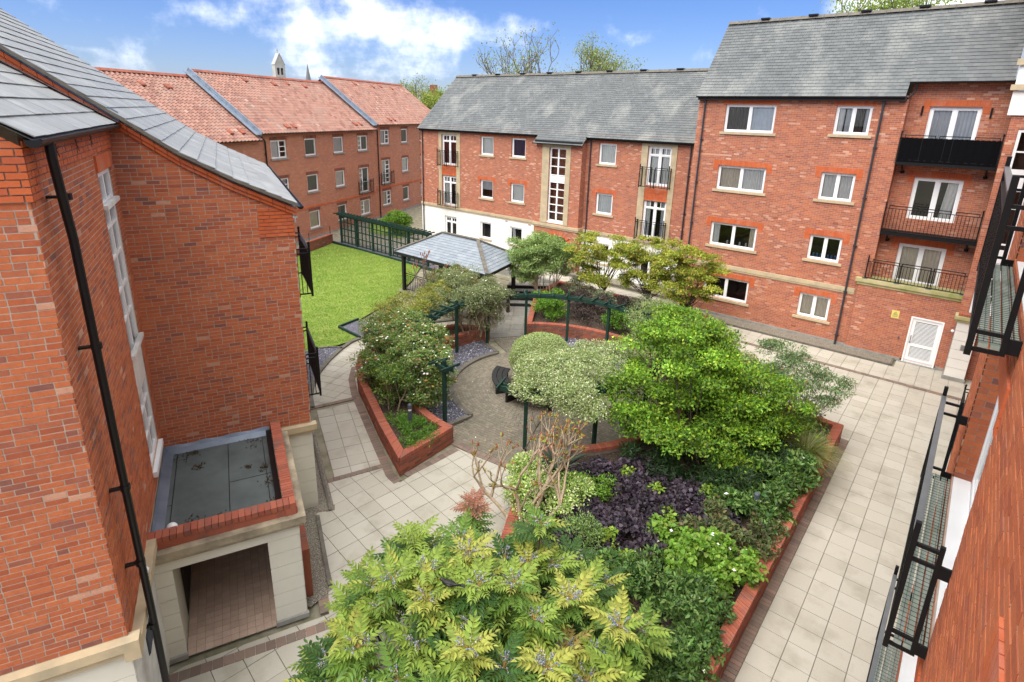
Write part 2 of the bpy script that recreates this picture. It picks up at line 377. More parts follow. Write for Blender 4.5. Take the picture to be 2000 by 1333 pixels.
def ccw(p):
    a = sum(p[i][0]*p[(i+1) % len(p)][1]-p[(i+1) % len(p)][0]*p[i][1] for i in range(len(p)))
    return list(p) if a > 0 else list(p)[::-1]
def tag(o, label, cat, group=None, kind=None):
    o['label'] = label; o['category'] = cat
    if group: o['group'] = group
    if kind: o['kind'] = kind
    return o
def thing(name, label, cat, loc, group=None):
    o = bpy.data.objects.new(name, None); COL.objects.link(o); o.location = loc; o.empty_display_size = .2
    WL[o] = np.array(loc, float); return tag(o, label, cat, group)
def struct(o): o['kind'] = 'structure'; return o
def clip(subject, clipper):
    """Sutherland-Hodgman: subject polygon (any) cut by a convex ccw polygon"""
    out = list(subject)
    for i in range(len(clipper)):
        a, b = clipper[i], clipper[(i+1) % len(clipper)]
        inp, out = out, []
        if not inp: return []
        ex, ey = b[0]-a[0], b[1]-a[1]
        side = lambda p: ex*(p[1]-a[1])-ey*(p[0]-a[0])
        s = inp[-1]; ss = side(s)
        for e in inp:
            se = side(e)
            if se >= 0:
                if ss < 0: t = ss/(ss-se); out.append((s[0]+(e[0]-s[0])*t, s[1]+(e[1]-s[1])*t))
                out.append(e)
            elif ss >= 0: t = ss/(ss-se); out.append((s[0]+(e[0]-s[0])*t, s[1]+(e[1]-s[1])*t))
            s, ss = e, se
    res = []
    for p in out:
        if not res or abs(p[0]-res[-1][0])+abs(p[1]-res[-1][1]) > 1e-4: res.append(p)
    return res if len(res) > 2 else []
def area2(p): return abs(sum(p[i][0]*p[(i+1) % len(p)][1]-p[(i+1) % len(p)][0]*p[i][1] for i in range(len(p))))/2
def inpoly(p, poly):
    c = False; x, y = p; j = len(poly)-1
    for i in range(len(poly)):
        if (poly[i][1] > y) != (poly[j][1] > y) and x < (poly[j][0]-poly[i][0])*(y-poly[i][1])/(poly[j][1]-poly[i][1])+poly[i][0]: c = not c
        j = i
    return c

class Pieces:
    """small repeated solids (bricks, slates, slabs): the ones that show largest become objects of their own,
    sharing mesh data between alike ones; the rest are joined into one part"""
    def __init__(s): s.p = []
    def add(s, top, nrm, th, tint):
        s.p.append((np.array(top, float), np.array(nrm, float), th, tint))
    def score(s, pc):
        top, n, th, t = pc; c = top.mean(0); d = c-CAMP; z = d @ FW
        if z < .3: return 0
        x = CX+F_PX*(d @ RT)/z; y = CY-F_PX*(d @ UP)/z
        if not (-40 < x < 2040 and -40 < y < 1373): return 0
        k = max(0., -(d @ n)/np.linalg.norm(d))
        a, b = top[1]-top[0], top[-1]-top[0]
        return np.linalg.norm(np.cross(a, b))*k/(z*z)
    @staticmethod
    def solid(mb, top, n, th, tint):
        top = [np.array(p) for p in top]; m = len(top); bot = [p-n*th for p in top]
        mb.poly(top, tint=tint)
        for i in range(m):
            j = (i+1) % m; mb.poly([bot[i], bot[j], top[j], top[i]], tint=tint)
    def emit(s, name, mat, parent, nmax=300, restname=None, thresh=0.):
        sc = [s.score(p) for p in s.p]; order = sorted(range(len(s.p)), key=lambda i: -sc[i])
        solo = [i for i in order[:nmax] if sc[i] > thresh]; ss = set(solo); cache = {}
        org = wloc(parent)
        for i in solo:
            top, n, th, tint = s.p[i]; c = top[0]; tq = round(tint*14)/14
            key = (tuple(np.round((top-c)*500).astype(int).ravel()), round(th, 3), tq)
            if key not in cache:
                mb = MB(); s.solid(mb, top-c, n, th, tq); cache[key] = mb.mesh(name, mat)
            o = bpy.data.objects.new(name, cache[key]); COL.objects.link(o); o.parent = parent; o.location = c-org; WL[o] = c
        rest = [i for i in range(len(s.p)) if i not in ss]
        if rest:
            mb = MB()
            for i in rest: s.solid(mb, *s.p[i])
            mb.build(restname or name+'_rest', mat, parent, kind='stuff')

# ------------------------------------------------------------------ facades
class Fac:
    """a vertical plane: origin, direction along it, outward normal"""
    def __init__(s, o, u, n): s.o = np.array([o[0], o[1], 0.]); s.u = np.array([u[0], u[1], 0.]); s.n = np.array([n[0], n[1], 0.])
    def P(s, u, z, d=0.): return s.o+s.u*u+s.n*d+np.array([0, 0, z])
    def shift(s, d): return Fac((s.o+s.n*d)[:2], s.u[:2], s.n[:2])
    def flip(s): return (np.cross(s.u, np.array([0, 0, 1.])) @ s.n) < 0
    def quad(s, mb, u0, u1, z0, z1, d=0., uv=True, tint=.5):
        q = [s.P(u0, z0, d), s.P(u1, z0, d), s.P(u1, z1, d), s.P(u0, z1, d)]; w = [(u0, z0), (u1, z0), (u1, z1), (u0, z1)]
        if s.flip(): q, w = q[::-1], w[::-1]
        mb.poly(q, w if uv else None, tint)
    def box(s, mb, u0, u1, z0, z1, d0, d1, tint=.5):
        c = [s.P(u0, z0, d1), s.P(u1, z0, d1), s.P(u1, z0, d0), s.P(u0, z0, d0), s.P(u0, z1, d1), s.P(u1, z1, d1), s.P(u1, z1, d0), s.P(u0, z1, d0)]
        if s.flip(): c = [c[i] for i in (1, 0, 3, 2, 5, 4, 7, 6)]
        mb.hexa(c, tint)
    def wall(s, mb, u0, u1, z0, z1, holes=(), d=0., rev=.12):
        """a sheet with openings, and the reveals of the openings"""
        us = sorted({u0, u1, *[min(max(h[i], u0), u1) for h in holes for i in (0, 1)]}); zs = sorted({z0, z1, *[min(max(h[i], z0), z1) for h in holes for i in (2, 3)]})
        for a, b in zip(us, us[1:]):
            for c, e in zip(zs, zs[1:]):
                if b-a < 1e-5 or e-c < 1e-5: continue
                m = ((a+b)/2, (c+e)/2)
                if any(h[0] < m[0] < h[1] and h[2] < m[1] < h[3] for h in holes): continue
                s.quad(mb, a, b, c, e, d)
        for h in holes:
            for (pa, pb) in (((h[0], h[2]), (h[0], h[3])), ((h[0], h[3]), (h[1], h[3])), ((h[1], h[3]), (h[1], h[2])), ((h[1], h[2]), (h[0], h[2]))):
                q = [s.P(pa[0], pa[1], d), s.P(pb[0], pb[1], d), s.P(pb[0], pb[1], d-rev), s.P(pa[0], pa[1], d-rev)]
                L_ = abs(pb[0]-pa[0])
                w = [(pa[0], pa[1]), (pb[0], pb[1]), (pb[0]+(0 if L_ else rev), pb[1]+(rev if L_ else 0)), (pa[0]+(0 if L_ else rev), pa[1]+(rev if L_ else 0))]
                if s.flip(): q, w = q[::-1], w[::-1]
                mb.poly(q, w)

def bricks(F, u0, u1, z0, z1, pieces, holes=(), d=0., top=None, joint=.014, L_=.212, hgt=.0625, cz=.0765, hdr=.12, lo=0., hi=1., ear=None, fade=None):
    """stretcher-bond bricks 6 mm proud of the mortar; top(u) cuts a raking head"""
    n = F.n
    zi = int(math.floor((z0+1e-6)/cz)); z = zi*cz
    if z < z0-1e-6: zi += 1; z = zi*cz
    while z+hgt <= z1+1e-3:
        u = u0-(L_+joint)/2*(zi % 2)
        while u < u1-.02:
            l = L_ if random.random() > hdr else .1025
            a, b = max(u, u0), min(u+l, u1)
            u += l+joint
            if b-a < .03: continue
            segs = [(a, b)]
            for h in holes:
                if z+hgt/2 > h[2] and z+hgt/2 < h[3]:
                    ns = []
                    for (x, y) in segs:
                        if y <= h[0] or x >= h[1]: ns.append((x, y)); continue
                        if x < h[0]-.03: ns.append((x, h[0]))
                        if y > h[1]+.03: ns.append((h[1], y))
                    segs = ns
            for a, b in segs:
                rect = [(a, z), (b, z), (b, z+hgt), (a, z+hgt)]
                if top:
                    ta, tb = top(a), top(b)
                    if z > max(ta, tb)-.01: continue
                    if z+hgt > min(ta, tb): rect = clip(rect, [(a-1, z-1), (b+1, z-1), (b+1, tb+(tb-ta)/(b-a)), (a-1, ta-(tb-ta)/(b-a))])
                    if len(rect) < 3: continue
                dd = d+random.choice((-.0015, 0, 0, .0015))
                q = [F.P(x, y, dd) for x, y in rect]
                if F.flip(): q = q[::-1]
                tt = min(1., max(0., random.gauss(.42, .27)))
                pieces.add(q, n, .014, lo+(hi-lo)*tt)
        zi += 1; z = zi*cz

def curtain(F, parent, u0, u1, z0, z1, d, mat, name='curtain', amp=.02, wl=.12, lean=0.):
    mb = MB(); n = max(6, int((u1-u0)/wl*6)); ph = random.random()*6
    pt = []
    for i in range(n+1):
        t = i/n; pt.append((u0+(u1-u0)*t, d+amp*math.sin(ph+t*(u1-u0)/wl*6.28+.6*math.sin(9*t))))
    for (a, da), (b, db) in zip(pt, pt[1:]):
        mb.poly([F.P(a+lean*(z1-z0), z0, da), F.P(b+lean*(z1-z0), z0, db), F.P(b, z1, db), F.P(a, z1, da)])
    return mb.build(name, mat, parent, smooth=True)
def window(F, parent, u0, u1, z0, z1, vert=(.5,), bars=(), curt=None, rec=.09, fw=.07, sill='sandstone', sillw=.10, silld=.06, name='window', sash=True, frame='white_pvc', room='interior', rows=None, deep=1.1, bottom=None, label=None):
    """a window or glazed door: frame (the part) with panes, sill, curtains and the room behind it"""
    mb = MB(); D0, D1 = -rec-.07, -rec
    F.box(mb, u0, u0+fw, z0, z1, D0, D1); F.box(mb, u1-fw, u1, z0, z1, D0, D1)
    F.box(mb, u0+fw, u1-fw, z1-fw, z1, D0, D1); F.box(mb, u0+fw, u1-fw, z0, z0+(bottom or fw), D0, D1)
    iz0, iz1 = z0+(bottom or fw), z1-fw
    us = [u0+fw]+[u0+(u1-u0)*v for v in vert]+[u1-fw]
    cells = []
    for i, v in enumerate(vert):
        x = u0+(u1-u0)*v; F.box(mb, x-fw*.55, x+fw*.55, iz0, iz1, D0, D1-.004)
    for i in range(len(us)-1):
        a = us[i]+(fw*.55 if i else 0); b = us[i+1]-(fw*.55 if i < len(us)-2 else 0)
        zs = [iz0]+[iz0+(iz1-iz0)*t for t in (bars[i] if bars and isinstance(bars[0], (tuple, list)) else bars)]+[iz1]
        for k in range(1, len(zs)-1): F.box(mb, a, b, zs[k]-fw*.3, zs[k]+fw*.3, D0, D1-.006)
        for k in range(len(zs)-1):
            c = zs[k]+(fw*.3 if k else 0); e = zs[k+1]-(fw*.3 if k < len(zs)-2 else 0)
            s_ = .035 if sash else .012
            if sash:       # the sash inside the frame, stepped back a little
                F.box(mb, a, a+s_, c, e, D0+.01, D1-.016); F.box(mb, b-s_, b, c, e, D0+.01, D1-.016)
                F.box(mb, a+s_, b-s_, c, c+s_, D0+.01, D1-.016); F.box(mb, a+s_, b-s_, e-s_, e, D0+.01, D1-.016)
            cells.append((a+s_, b-s_, c+s_, e-s_))
    w = mb.build(name, frame, parent)
    if label: w['label'] = label
    for (a, b, c, e) in cells:
        if b-a < .02 or e-c < .02: continue
        pm = MB(); F.quad(pm, a, b, c, e, D0+.03, uv=False); pm.build('pane', 'glass', w)
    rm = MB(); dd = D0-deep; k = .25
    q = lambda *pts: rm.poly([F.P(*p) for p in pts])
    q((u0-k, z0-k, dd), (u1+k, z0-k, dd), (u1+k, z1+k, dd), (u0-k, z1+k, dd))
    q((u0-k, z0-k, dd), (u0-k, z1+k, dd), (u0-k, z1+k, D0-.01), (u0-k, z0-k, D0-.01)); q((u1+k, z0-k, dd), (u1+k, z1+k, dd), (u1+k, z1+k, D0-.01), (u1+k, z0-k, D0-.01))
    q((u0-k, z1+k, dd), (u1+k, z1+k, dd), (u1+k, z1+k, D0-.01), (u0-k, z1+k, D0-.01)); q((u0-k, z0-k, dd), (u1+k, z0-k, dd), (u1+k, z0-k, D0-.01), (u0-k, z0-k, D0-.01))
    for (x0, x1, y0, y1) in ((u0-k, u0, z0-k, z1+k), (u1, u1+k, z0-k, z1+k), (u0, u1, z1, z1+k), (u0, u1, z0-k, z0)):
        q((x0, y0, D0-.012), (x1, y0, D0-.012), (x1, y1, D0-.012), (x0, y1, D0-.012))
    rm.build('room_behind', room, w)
    if sill:
        sm = MB(); F.box(sm, u0-sillw, u1+sillw, z0-.11, z0-.002, -rec-.02, silld); sm.build('sill', sill, w)
    for cdef in (curt or ()):
        mat, f0, f1 = cdef[:3]; h0 = cdef[3] if len(cdef) > 3 else 0.; lean = cdef[4] if len(cdef) > 4 else 0.
        curtain(F, w, u0+fw+(u1-u0-2*fw)*f0, u0+fw+(u1-u0-2*fw)*f1, z0+(z1-z0)*h0+.02, z1-.03, D0-.05, mat, lean=lean, name='blind' if mat == 'blind' else 'curtain', amp=.004 if mat == 'blind' else .022)
    return w
def lintel(F, parent, u0, u1, z, h=.225, ear=.0, ext=.12, d=.012, mat='brick_orange', name='lintel', pitch=.075):
    """a flat soldier arch, brick by brick, with stepped ends"""
    mb = MB(); n = int(round((u1-u0+2*ext)/pitch)); w = (u1-u0+2*ext)/n
    for i in range(n):
        a = u0-ext+i*w; F.box(mb, a+.004, a+w-.004, z, z+h, -.05, d, random.random())
    if ear:
        for (a, b) in ((u0-ext, u0-.012), (u1+.012, u1+ext)):
            k = int(ear/.075)
            for j in range(k): F.box(mb, a+.003, b-.003, z-(j+1)*.075+.004, z-j*.075-.004, -.05, d-.001, random.random())
    return mb.build(name, mat, parent, kind='stuff')

def roof_slates(name, parent, O, u, s, poly, sw, ex, mat, nmax=300, thick=.012, jitter=.012, lift=.014, halves=True, piece='slate', under='far_slate', thresh=0.):
    """overlapping slates on the plane O + a*u + b*s inside poly (a, b)"""
    O = np.array(O, float); u = np.array(u, float); s = np.array(s, float); n = np.cross(u, s); n /= np.linalg.norm(n)
    if n[2] < 0: n = -n
    mb = MB(); q = [O+a*u+b*s-n*.03 for a, b in poly]
    nn = np.cross(q[1]-q[0], q[2]-q[1])
    if nn @ n < 0: q = q[::-1]
    mb.poly(q); base = mb.build(name, under, parent)
    ps = Pieces(); pc = ccw(poly)
    a0, a1 = min(p[0] for p in pc), max(p[0] for p in pc); b0, b1 = min(p[1] for p in pc), max(p[1] for p in pc)
    j = 0; b = b0
    while b < b1:
        a = a0-(sw/2 if (j % 2 and halves) else 0)
        while a < a1:
            da = .003
            rect = [(a+da, b), (a+sw-da, b), (a+sw-da, b+ex+.01), (a+da, b+ex+.01)]
            c = clip(pc, rect)
            if c and area2(c) > .002:
                lf = random.choice((0, .002, .004)) ; tl = random.choice((-.003, 0, 0, .003))
                pts = []
                for (x, y) in c:
                    k = (b+ex-y)/ex; pts.append(O+x*u+(y+(tl if k > .9 else 0))*s+n*(lift*k+lf*k))
                nn = np.cross(pts[1]-pts[0], pts[2]-pts[1])
                if nn @ n < 0: pts = pts[::-1]
                ps.add(pts, n, thick, min(1, max(0, random.gauss(.5, .15))))
            a += sw
        b += ex; j += 1
    ps.emit(piece, mat, base, nmax, thresh=thresh)
    return base

# ------------------------------------------------------------------ foliage helpers
def leaf_mesh(name, P, D, Nn, L_, Wd, C, mat, org, fold=.25, kind6=False):
    """many leaves: base points P, directions D, face normals Nn, lengths, widths, colours (n,3)"""
    n = len(P); D = D/np.linalg.norm(D, axis=1)[:, None]
    S = np.cross(D, Nn); S /= (np.linalg.norm(S, axis=1)[:, None]+1e-9); U = np.cross(S, D)
    L_ = L_[:, None]; Wd = Wd[:, None]
    b = P; t = P+D*L_-U*L_*.12
    if kind6:
        l1 = P+D*L_*.3+S*Wd*.5+U*Wd*fold; r1 = P+D*L_*.3-S*Wd*.5+U*Wd*fold
        l2 = P+D*L_*.68+S*Wd*.4+U*Wd*fold*.6; r2 = P+D*L_*.68-S*Wd*.4+U*Wd*fold*.6; m = P+D*L_*.5
        V = np.stack([b, r1, r2, t, l2, l1, m], 1).reshape(-1, 3); k = 7
        tri = np.array([[0, 1, 6], [1, 2, 6], [2, 3, 6], [3, 4, 6], [4, 5, 6], [5, 0, 6]])
    else:
        l = P+D*L_*.45+S*Wd*.5+U*Wd*fold; r = P+D*L_*.45-S*Wd*.5+U*Wd*fold
        V = np.stack([b, r, t, l], 1).reshape(-1, 3); k = 4
        tri = np.array([[0, 1, 2], [0, 2, 3]])
    Ft = (np.arange(n)[:, None, None]*k+tri[None]).reshape(-1, 3)
    return tri_mesh(name, V-np.array(org), Ft, np.repeat(C, k, 0), mat)
def tri_mesh(name, V, Ft, C, mat):
    me = bpy.data.meshes.new(name); nv, nf = len(V), len(Ft)
    me.vertices.add(nv); me.vertices.foreach_set('co', V.astype(np.float32).ravel())
    me.loops.add(nf*3); me.loops.foreach_set('vertex_index', Ft.astype(np.int32).ravel())
    me.polygons.add(nf); me.polygons.foreach_set('loop_start', np.arange(0, nf*3, 3, dtype=np.int32))
    me.update(calc_edges=True)
    a = me.attributes.new('col', 'FLOAT_COLOR', 'POINT'); a.data.foreach_set('color', np.c_[C, np.ones(nv)].astype(np.float32).ravel())
    me.materials.append(MATS[mat]); return me
def link(name, me, parent, kind=None):
    o = bpy.data.objects.new(name, me); COL.objects.link(o)
    if parent is not None: o.parent = parent; WL[o] = wloc(parent)
    if kind: o['kind'] = kind
    return o
def rdir(n): v = RNG.normal(size=(n, 3)); return v/np.linalg.norm(v, axis=1)[:, None]
def palette(n, cols, jit=.18):
    cols = np.array(cols)
    i = RNG.integers(0, len(cols), n); c = cols[i]*(1+jit*RNG.normal(size=(n, 1))); c *= (1+.06*RNG.normal(size=(n, 3)))
    return np.clip(np.where(c.mean(1, keepdims=True) > .06, c*1.18, c), .003, .95)
def clumps(ells, n, r, zmin=None):
    """clump centres over the surface and inside of crown ellipsoids -> centres, radii"""
    vol = np.array([(e[3]*e[4]*e[5])**.67 for e in ells]); k = RNG.choice(len(ells), n, p=vol/vol.sum())
    d = rdir(n); rr = RNG.uniform(.35, 1., n)**.5
    c = np.array([[ells[i][j] for j in range(3)] for i in k])+d*rr[:, None]*np.array([[ells[i][3+j] for j in range(3)] for i in k])
    if zmin is not None: c[:, 2] = np.maximum(c[:, 2], zmin)
    return c, r*RNG.uniform(.6, 1.25, n)
def crown_leaves(name, parent, cen, rad, n, size, cols, mat='leaf', aspect=.5, up=.55, flat=.65, jit=.2, shell=.5, kind6=False, fold=.2, droop=0., kind=None, clumpjit=.12):
    k = RNG.integers(0, len(cen), n); d = rdir(n); d[:, 2] = np.where(RNG.random(n) < .6, np.abs(d[:, 2]), d[:, 2])
    rr = RNG.uniform(shell, 1.05, n)
    P = cen[k]+d*(rad[k]*rr)[:, None]*np.array([1, 1, flat])
    Nn = d*.6+np.array([0, 0, up])+rdir(n)*.45
    D = rdir(n)+d*.7; D[:, 2] -= droop
    L_ = size*RNG.uniform(.5, 1.5, n); C = palette(n, cols, jit)
    ct = 1+clumpjit*RNG.normal(size=len(cen)); C = np.clip(C*ct[k][:, None], .003, .95)
    me = leaf_mesh(name, P, D, Nn, L_, L_*aspect*RNG.uniform(.8, 1.2, n), C, mat, wloc(parent), fold, kind6)
    return link(name, me, parent, kind)
def branch(mb, a, b, r0, r1, bend=.12, seg=5, n=6):
    a = np.array(a, float); b = np.array(b, float); Ln = np.linalg.norm(b-a)
    off1, off2 = rdir(1)[0]*bend*Ln, rdir(1)[0]*bend*Ln*.7
    pts = []; rad = []
    for i in range(seg+1):
        t = i/seg; p = a+(b-a)*t+off1*math.sin(math.pi*t)*.6+off2*math.sin(2*math.pi*t)*.4
        pts.append(p); rad.append(r0+(r1-r0)*t)
    mb.tube(pts, rad, n, caps=False); return pts
def limbs(name, parent, bases, cen, mat, r0=.06, hub=None, maxn=60, n=5):
    """stems from the ground to the clumps, forking on the way"""
    mb = MB(); idx = RNG.permutation(len(cen))[:maxn]
    bases = [np.array(b, float) for b in bases]; forks = []
    for b in bases:
        cl = [cen[i] for i in idx if min(range(len(bases)), key=lambda j: np.linalg.norm(bases[j][:2]-cen[i][:2])) == min(range(len(bases)), key=lambda j: np.linalg.norm(bases[j]-b))]
        if not cl: cl = [cen[idx[0]]]
        m = np.mean(cl, 0); f = b+(m-b)*.38
        pts = branch(mb, b-np.array([0, 0, .1]), f, r0, r0*.7, .06, 4, 7)
        for c in cl:
            k = random.randint(2, 4); branch(mb, pts[k], c, r0*.42, r0*.1, .14, 4, n)
    return mb.build(name, mat, parent, smooth=True)
def shrub(name, label, cat, base, ells, ncl, rcl, nleaf, size, cols, mat='leaf', bark='bark', r0=.04, stems=1, group=None, spread=.25, maxl=50, zmin=None, leafname='foliage', **kw):
    t = thing(name, label, cat, base, group); cen, rad = clumps(ells, ncl, rcl, zmin)
    bs = [np.array(base)+np.array([random.uniform(-1, 1)*spread, random.uniform(-1, 1)*spread, 0])*(stems > 1) for _ in range(stems)]
    limbs('trunk' if stems == 1 else 'stem', t, bs, cen, bark, r0, maxn=maxl)
    crown_leaves(leafname, t, cen, rad, nleaf, size, cols, mat, **kw)
    return t, cen, rad
def flowers(name, parent, cen, rad, n, size, cols, flat=.65, mat='petal'):
    k = RNG.integers(0, len(cen), n); d = rdir(n); d[:, 2] = np.abs(d[:, 2])
    P = cen[k]+d*(rad[k]*RNG.uniform(.95, 1.12, n))[:, None]*np.array([1, 1, flat]); m = 4
    PP = np.repeat(P, m, 0); Nn = np.repeat(d*.4+np.array([0, 0, .8]), m, 0)
    a = np.tile(np.arange(m)*2*np.pi/m, n); t1 = np.cross(Nn, np.array([1., .3, 0])); t1 /= np.linalg.norm(t1, axis=1)[:, None]; t2 = np.cross(Nn, t1)
    D = t1*np.cos(a)[:, None]+t2*np.sin(a)[:, None]+Nn*.15
    sz = np.repeat(size*RNG.uniform(.7, 1.25, n), m); C = np.repeat(palette(n, cols, .06), m, 0)
    return link(name, leaf_mesh(name, PP, D, Nn, sz, sz*.8, C, mat, wloc(parent), .05), parent, 'stuff')
# ------------------------------------------------------------------ ground and paving
C0 = np.array([-10.7, 14.85])                        # centre of the round garden
def arc(r, a0, a1, n=24, c=C0): return [(c[0]+r*math.cos(R(a0+(a1-a0)*i/n)), c[1]+r*math.sin(R(a0+(a1-a0)*i/n))) for i in range(n+1)]
mb = MB(); mb.poly([(-600, -600, -.06), (600, -600, -.06), (600, 600, -.06), (-600, 600, -.06)]); g = mb.build('ground', 'joint'); struct(g)

def slabs(ps, poly, size, ang, z=0., gap=.006, th=.04, stag=0., org=(0, 0), ty=None):
    poly = ccw(poly); c, s = math.cos(R(ang)), math.sin(R(ang)); sy = ty or size
    tl = [((x-org[0])*c+(y-org[1])*s, -(x-org[0])*s+(y-org[1])*c) for x, y in poly]
    x0, x1 = min(p[0] for p in tl), max(p[0] for p in tl); y0, y1 = min(p[1] for p in tl), max(p[1] for p in tl)
    for j in range(int(math.floor(y0/sy)), int(math.ceil(y1/sy))):
        for i in range(int(math.floor(x0/size))-1, int(math.ceil(x1/size))+1):
            o = stag*(j % 2)*size
            a, b = i*size+o, j*sy
            q = clip(tl, [(a+gap, b+gap), (a+size-gap, b+gap), (a+size-gap, b+sy-gap), (a+gap, b+sy-gap)])
            if len(q) < 3 or area2(q) < .004: continue
            q = ccw(q); dz = random.choice((-.003, 0, 0, .002))
            ps.add([(org[0]+x*c-y*s, org[1]+x*s+y*c, z+dz) for x, y in q], (0, 0, 1), th, min(1, max(0, random.gauss(.5, .25))))
def pave(name, mat, z=-.035, bed=None, bedmat='joint'):
    m = MB(); m.poly([(x, y, z) for x, y in ccw(bed)]); return struct(m.build(name, bedmat, loc=(0, 0, 0)))
def band(ps, pts, w, lng, z=.006, th=.04, side=0., gap=.004, double=1):
    """a row of paving bricks along a polyline, laid across it"""
    pts = [np.array(p, float) for p in pts]
    ln = [0]
    for a, b in zip(pts, pts[1:]): ln.append(ln[-1]+np.linalg.norm(b-a))
    def at(s):
        s = min(max(s, 0), ln[-1]-1e-6)
        for k in range(len(pts)-1):
            if s <= ln[k+1]: break
        t = (s-ln[k])/(ln[k+1]-ln[k]); p = pts[k]+(pts[k+1]-pts[k])*t; d = (pts[k+1]-pts[k])/np.linalg.norm(pts[k+1]-pts[k]); return p, np.array([-d[1], d[0]])
    n = max(1, int(round(ln[-1]/lng))); st = ln[-1]/n
    for r_ in range(double):
        for i in range(n):
            a, na = at(i*st+gap); b, nb = at((i+1)*st-gap); o0, o1 = side+r_*w+gap/2, side+(r_+1)*w-gap/2
            q = [a+na*o0, b+nb*o0, b+nb*o1, a+na*o1]
            q = [(p[0], p[1], z+random.choice((0, 0, .002))) for p in ccw([tuple(p) for p in q])]
            ps.add(q, (0, 0, 1), th, random.random())

# yard in front of the round garden: slabs set square to the left-hand path
YARD = [(-11.62, 6.62), (-11.05, 8.06), (-10.45, 7.86), (-10.2, 7.98), (-10.3, 10.06), (-8.0, 10.35), (-7.6, 10.0), (-4.2, 3.5), (-1.75, 2.4), (-1.75, -1.5), (-9.5, -1.5), (-9.0, 2.2), (-8.35, 3.75), (-8.05, 4.45), (-8.55, 4.75), (-10.85, 5.85)]
o = pave('pavement', 'joint', bed=YARD); ps = Pieces(); slabs(ps, YARD, .49, -6.8, org=(-10.28, 10.06)); ps.emit('slab', 'slab', o, 300, 'slabs')
o = pave('path', 'joint', bed=[(-15.16, 8.5), (-11.55, 6.8), (-11.03, 8.1), (-14.69, 9.85)], z=-.034)
ps = Pieces(); slabs(ps, [(-15.1, 8.53), (-11.62, 6.92), (-11.12, 8.1), (-14.65, 9.76)], .49, -25.4, org=(-15.1, 8.53)); ps.emit('slab', 'slab', o, 300, 'slabs')
CURVE = [(-15.3, 8.55), (-16.0, 8.9), (-16.75, 9.46), (-17.46, 10.15), (-18.12, 11.01), (-18.65, 11.87), (-18.97, 12.58), (-19.05, 13.3), (-18.9, 14.6), (-18.4, 16.2), (-17.6, 17.6)]
PL_OUT = [(-10.41, 8.12), (-12.23, 8.86), (-14.43, 9.86), (-15.2, 10.2), (-16.05, 10.75), (-16.75, 11.35), (-17.2, 12.2), (-17.3, 13.5), (-17.0, 14.9), (-16.4, 16.1), (-15.11, 16.92)]
o = pave('path', 'joint', bed=CURVE+PL_OUT[3:][::-1]+[(-14.8, 9.9)], z=-.034)
ps = Pieces(); slabs(ps, CURVE+PL_OUT[3:][::-1]+[(-14.8, 9.9)], .42, 20, org=(-15.1, 8.6)); ps.emit('slab', 'slab', o, 300, 'slabs')
# the right-hand path and the court beyond it
PR = [(-1.58, -1.5), (1.6, -1.5), (1.6, 24.1), (-7, 24.1), (-7, 18.6), (-3.5, 18.45), (-1.58, 18.4)]
o = pave('pavement', 'joint', bed=PR, z=-.033); ps = Pieces()
slabs(ps, [(-1.58, -1.5), (1.6, -1.5), (1.6, 24.1), (-1.58, 24.1)], .49, 0, org=(-1.58, 8.3)); slabs(ps, [(-1.58, 18.4), (-3.5, 18.45), (-7, 18.6), (-7, 24.1), (-1.58, 24.1)], .49, 0, org=(-1.58, 8.3)); ps.emit('slab', 'slab', o, 300, 'slabs')
o = pave('pavement', 'joint', bed=[(-36, 24.3), (1.6, 24.3), (1.6, 29), (-36, 29)], z=-.036); ps = Pieces()
slabs(ps, [(-12, 24.35), (1.6, 24.35), (1.6, 26.85), (-1.3, 26.85), (-1.3, 25.85), (-12, 25.85)], .49, 0, org=(0, 24.35)); slabs(ps, [(-24, 25.2), (-12, 25.2), (-12, 27.3), (-24, 27.3)], .49, 0, org=(0, 24.35)); ps.emit('slab', 'slab', o, 300, 'slabs')
o = pave('path', 'joint', bed=[(-15.2, 16.9), (-14.1, 18.3), (-17.4, 23), (-20.5, 20.5)], z=-.03); ps = Pieces()
slabs(ps, [(-15.1, 16.95), (-14.2, 18.2), (-17.2, 22.6), (-20.0, 20.6)], .6, 35, org=(-15, 17)); ps.emit('slab', 'slab_grey', o, 100, 'slabs')
# brick borders
o = pave('paving_border', 'joint', bed=[(-16, 5), (-1.5, 5), (-1.5, 11), (-16, 11)], z=-.022); ps = Pieces()
band(ps, [(-15.35, 8.42), (-13.27, 7.46), (-11.55, 6.68), (-10.55, 6.22)], .2, .16, side=-.2)
band(ps, [(-10.55, 6.22), (-10.95, 5.62)], .2, .14, side=-.2)
band(ps, [(-15.3, 8.45), (-14.8, 9.87)], .17, .13, z=.010); band(ps, [(-11.57, 6.7), (-11.05, 8.08)], .17, .15, z=.010)
band(ps, [(-10.25, 8.02), (-10.6, 8.06), (-12.23, 8.79), (-14.43, 9.79), (-15.08, 10.08), (-16.1, 10.67), (-16.9, 11.36)], .24, .13, side=-.03)
band(ps, [(-10.2, 10.05), (-10.25, 9.2), (-10.33, 8.25)], .2, .17, side=-.1, z=.0095)
band(ps, [(-10.5, 10.12), (-9.6, 10.13), (-7.9, 10.4)], .12, .2, z=.011, double=2)
band(ps, [(-7.9, 4.45), (-8.2, 3.75), (-9.05, 1.9), (-9.3, 1.3)], .2, .17, side=.0, z=.0095)
band(ps, [(-8.1, 4.5), (-8.7, 4.78), (-10.7, 5.68)], .2, .17, side=-.02)
ps.emit('paving_brick', 'paver', o, 300, 'paving_bricks')
o = pave('paving_border', 'joint', bed=[(-1.8, 0), (-1.57, 0), (-1.57, 18.4), (-1.8, 18.4)], z=-.03); ps = Pieces()
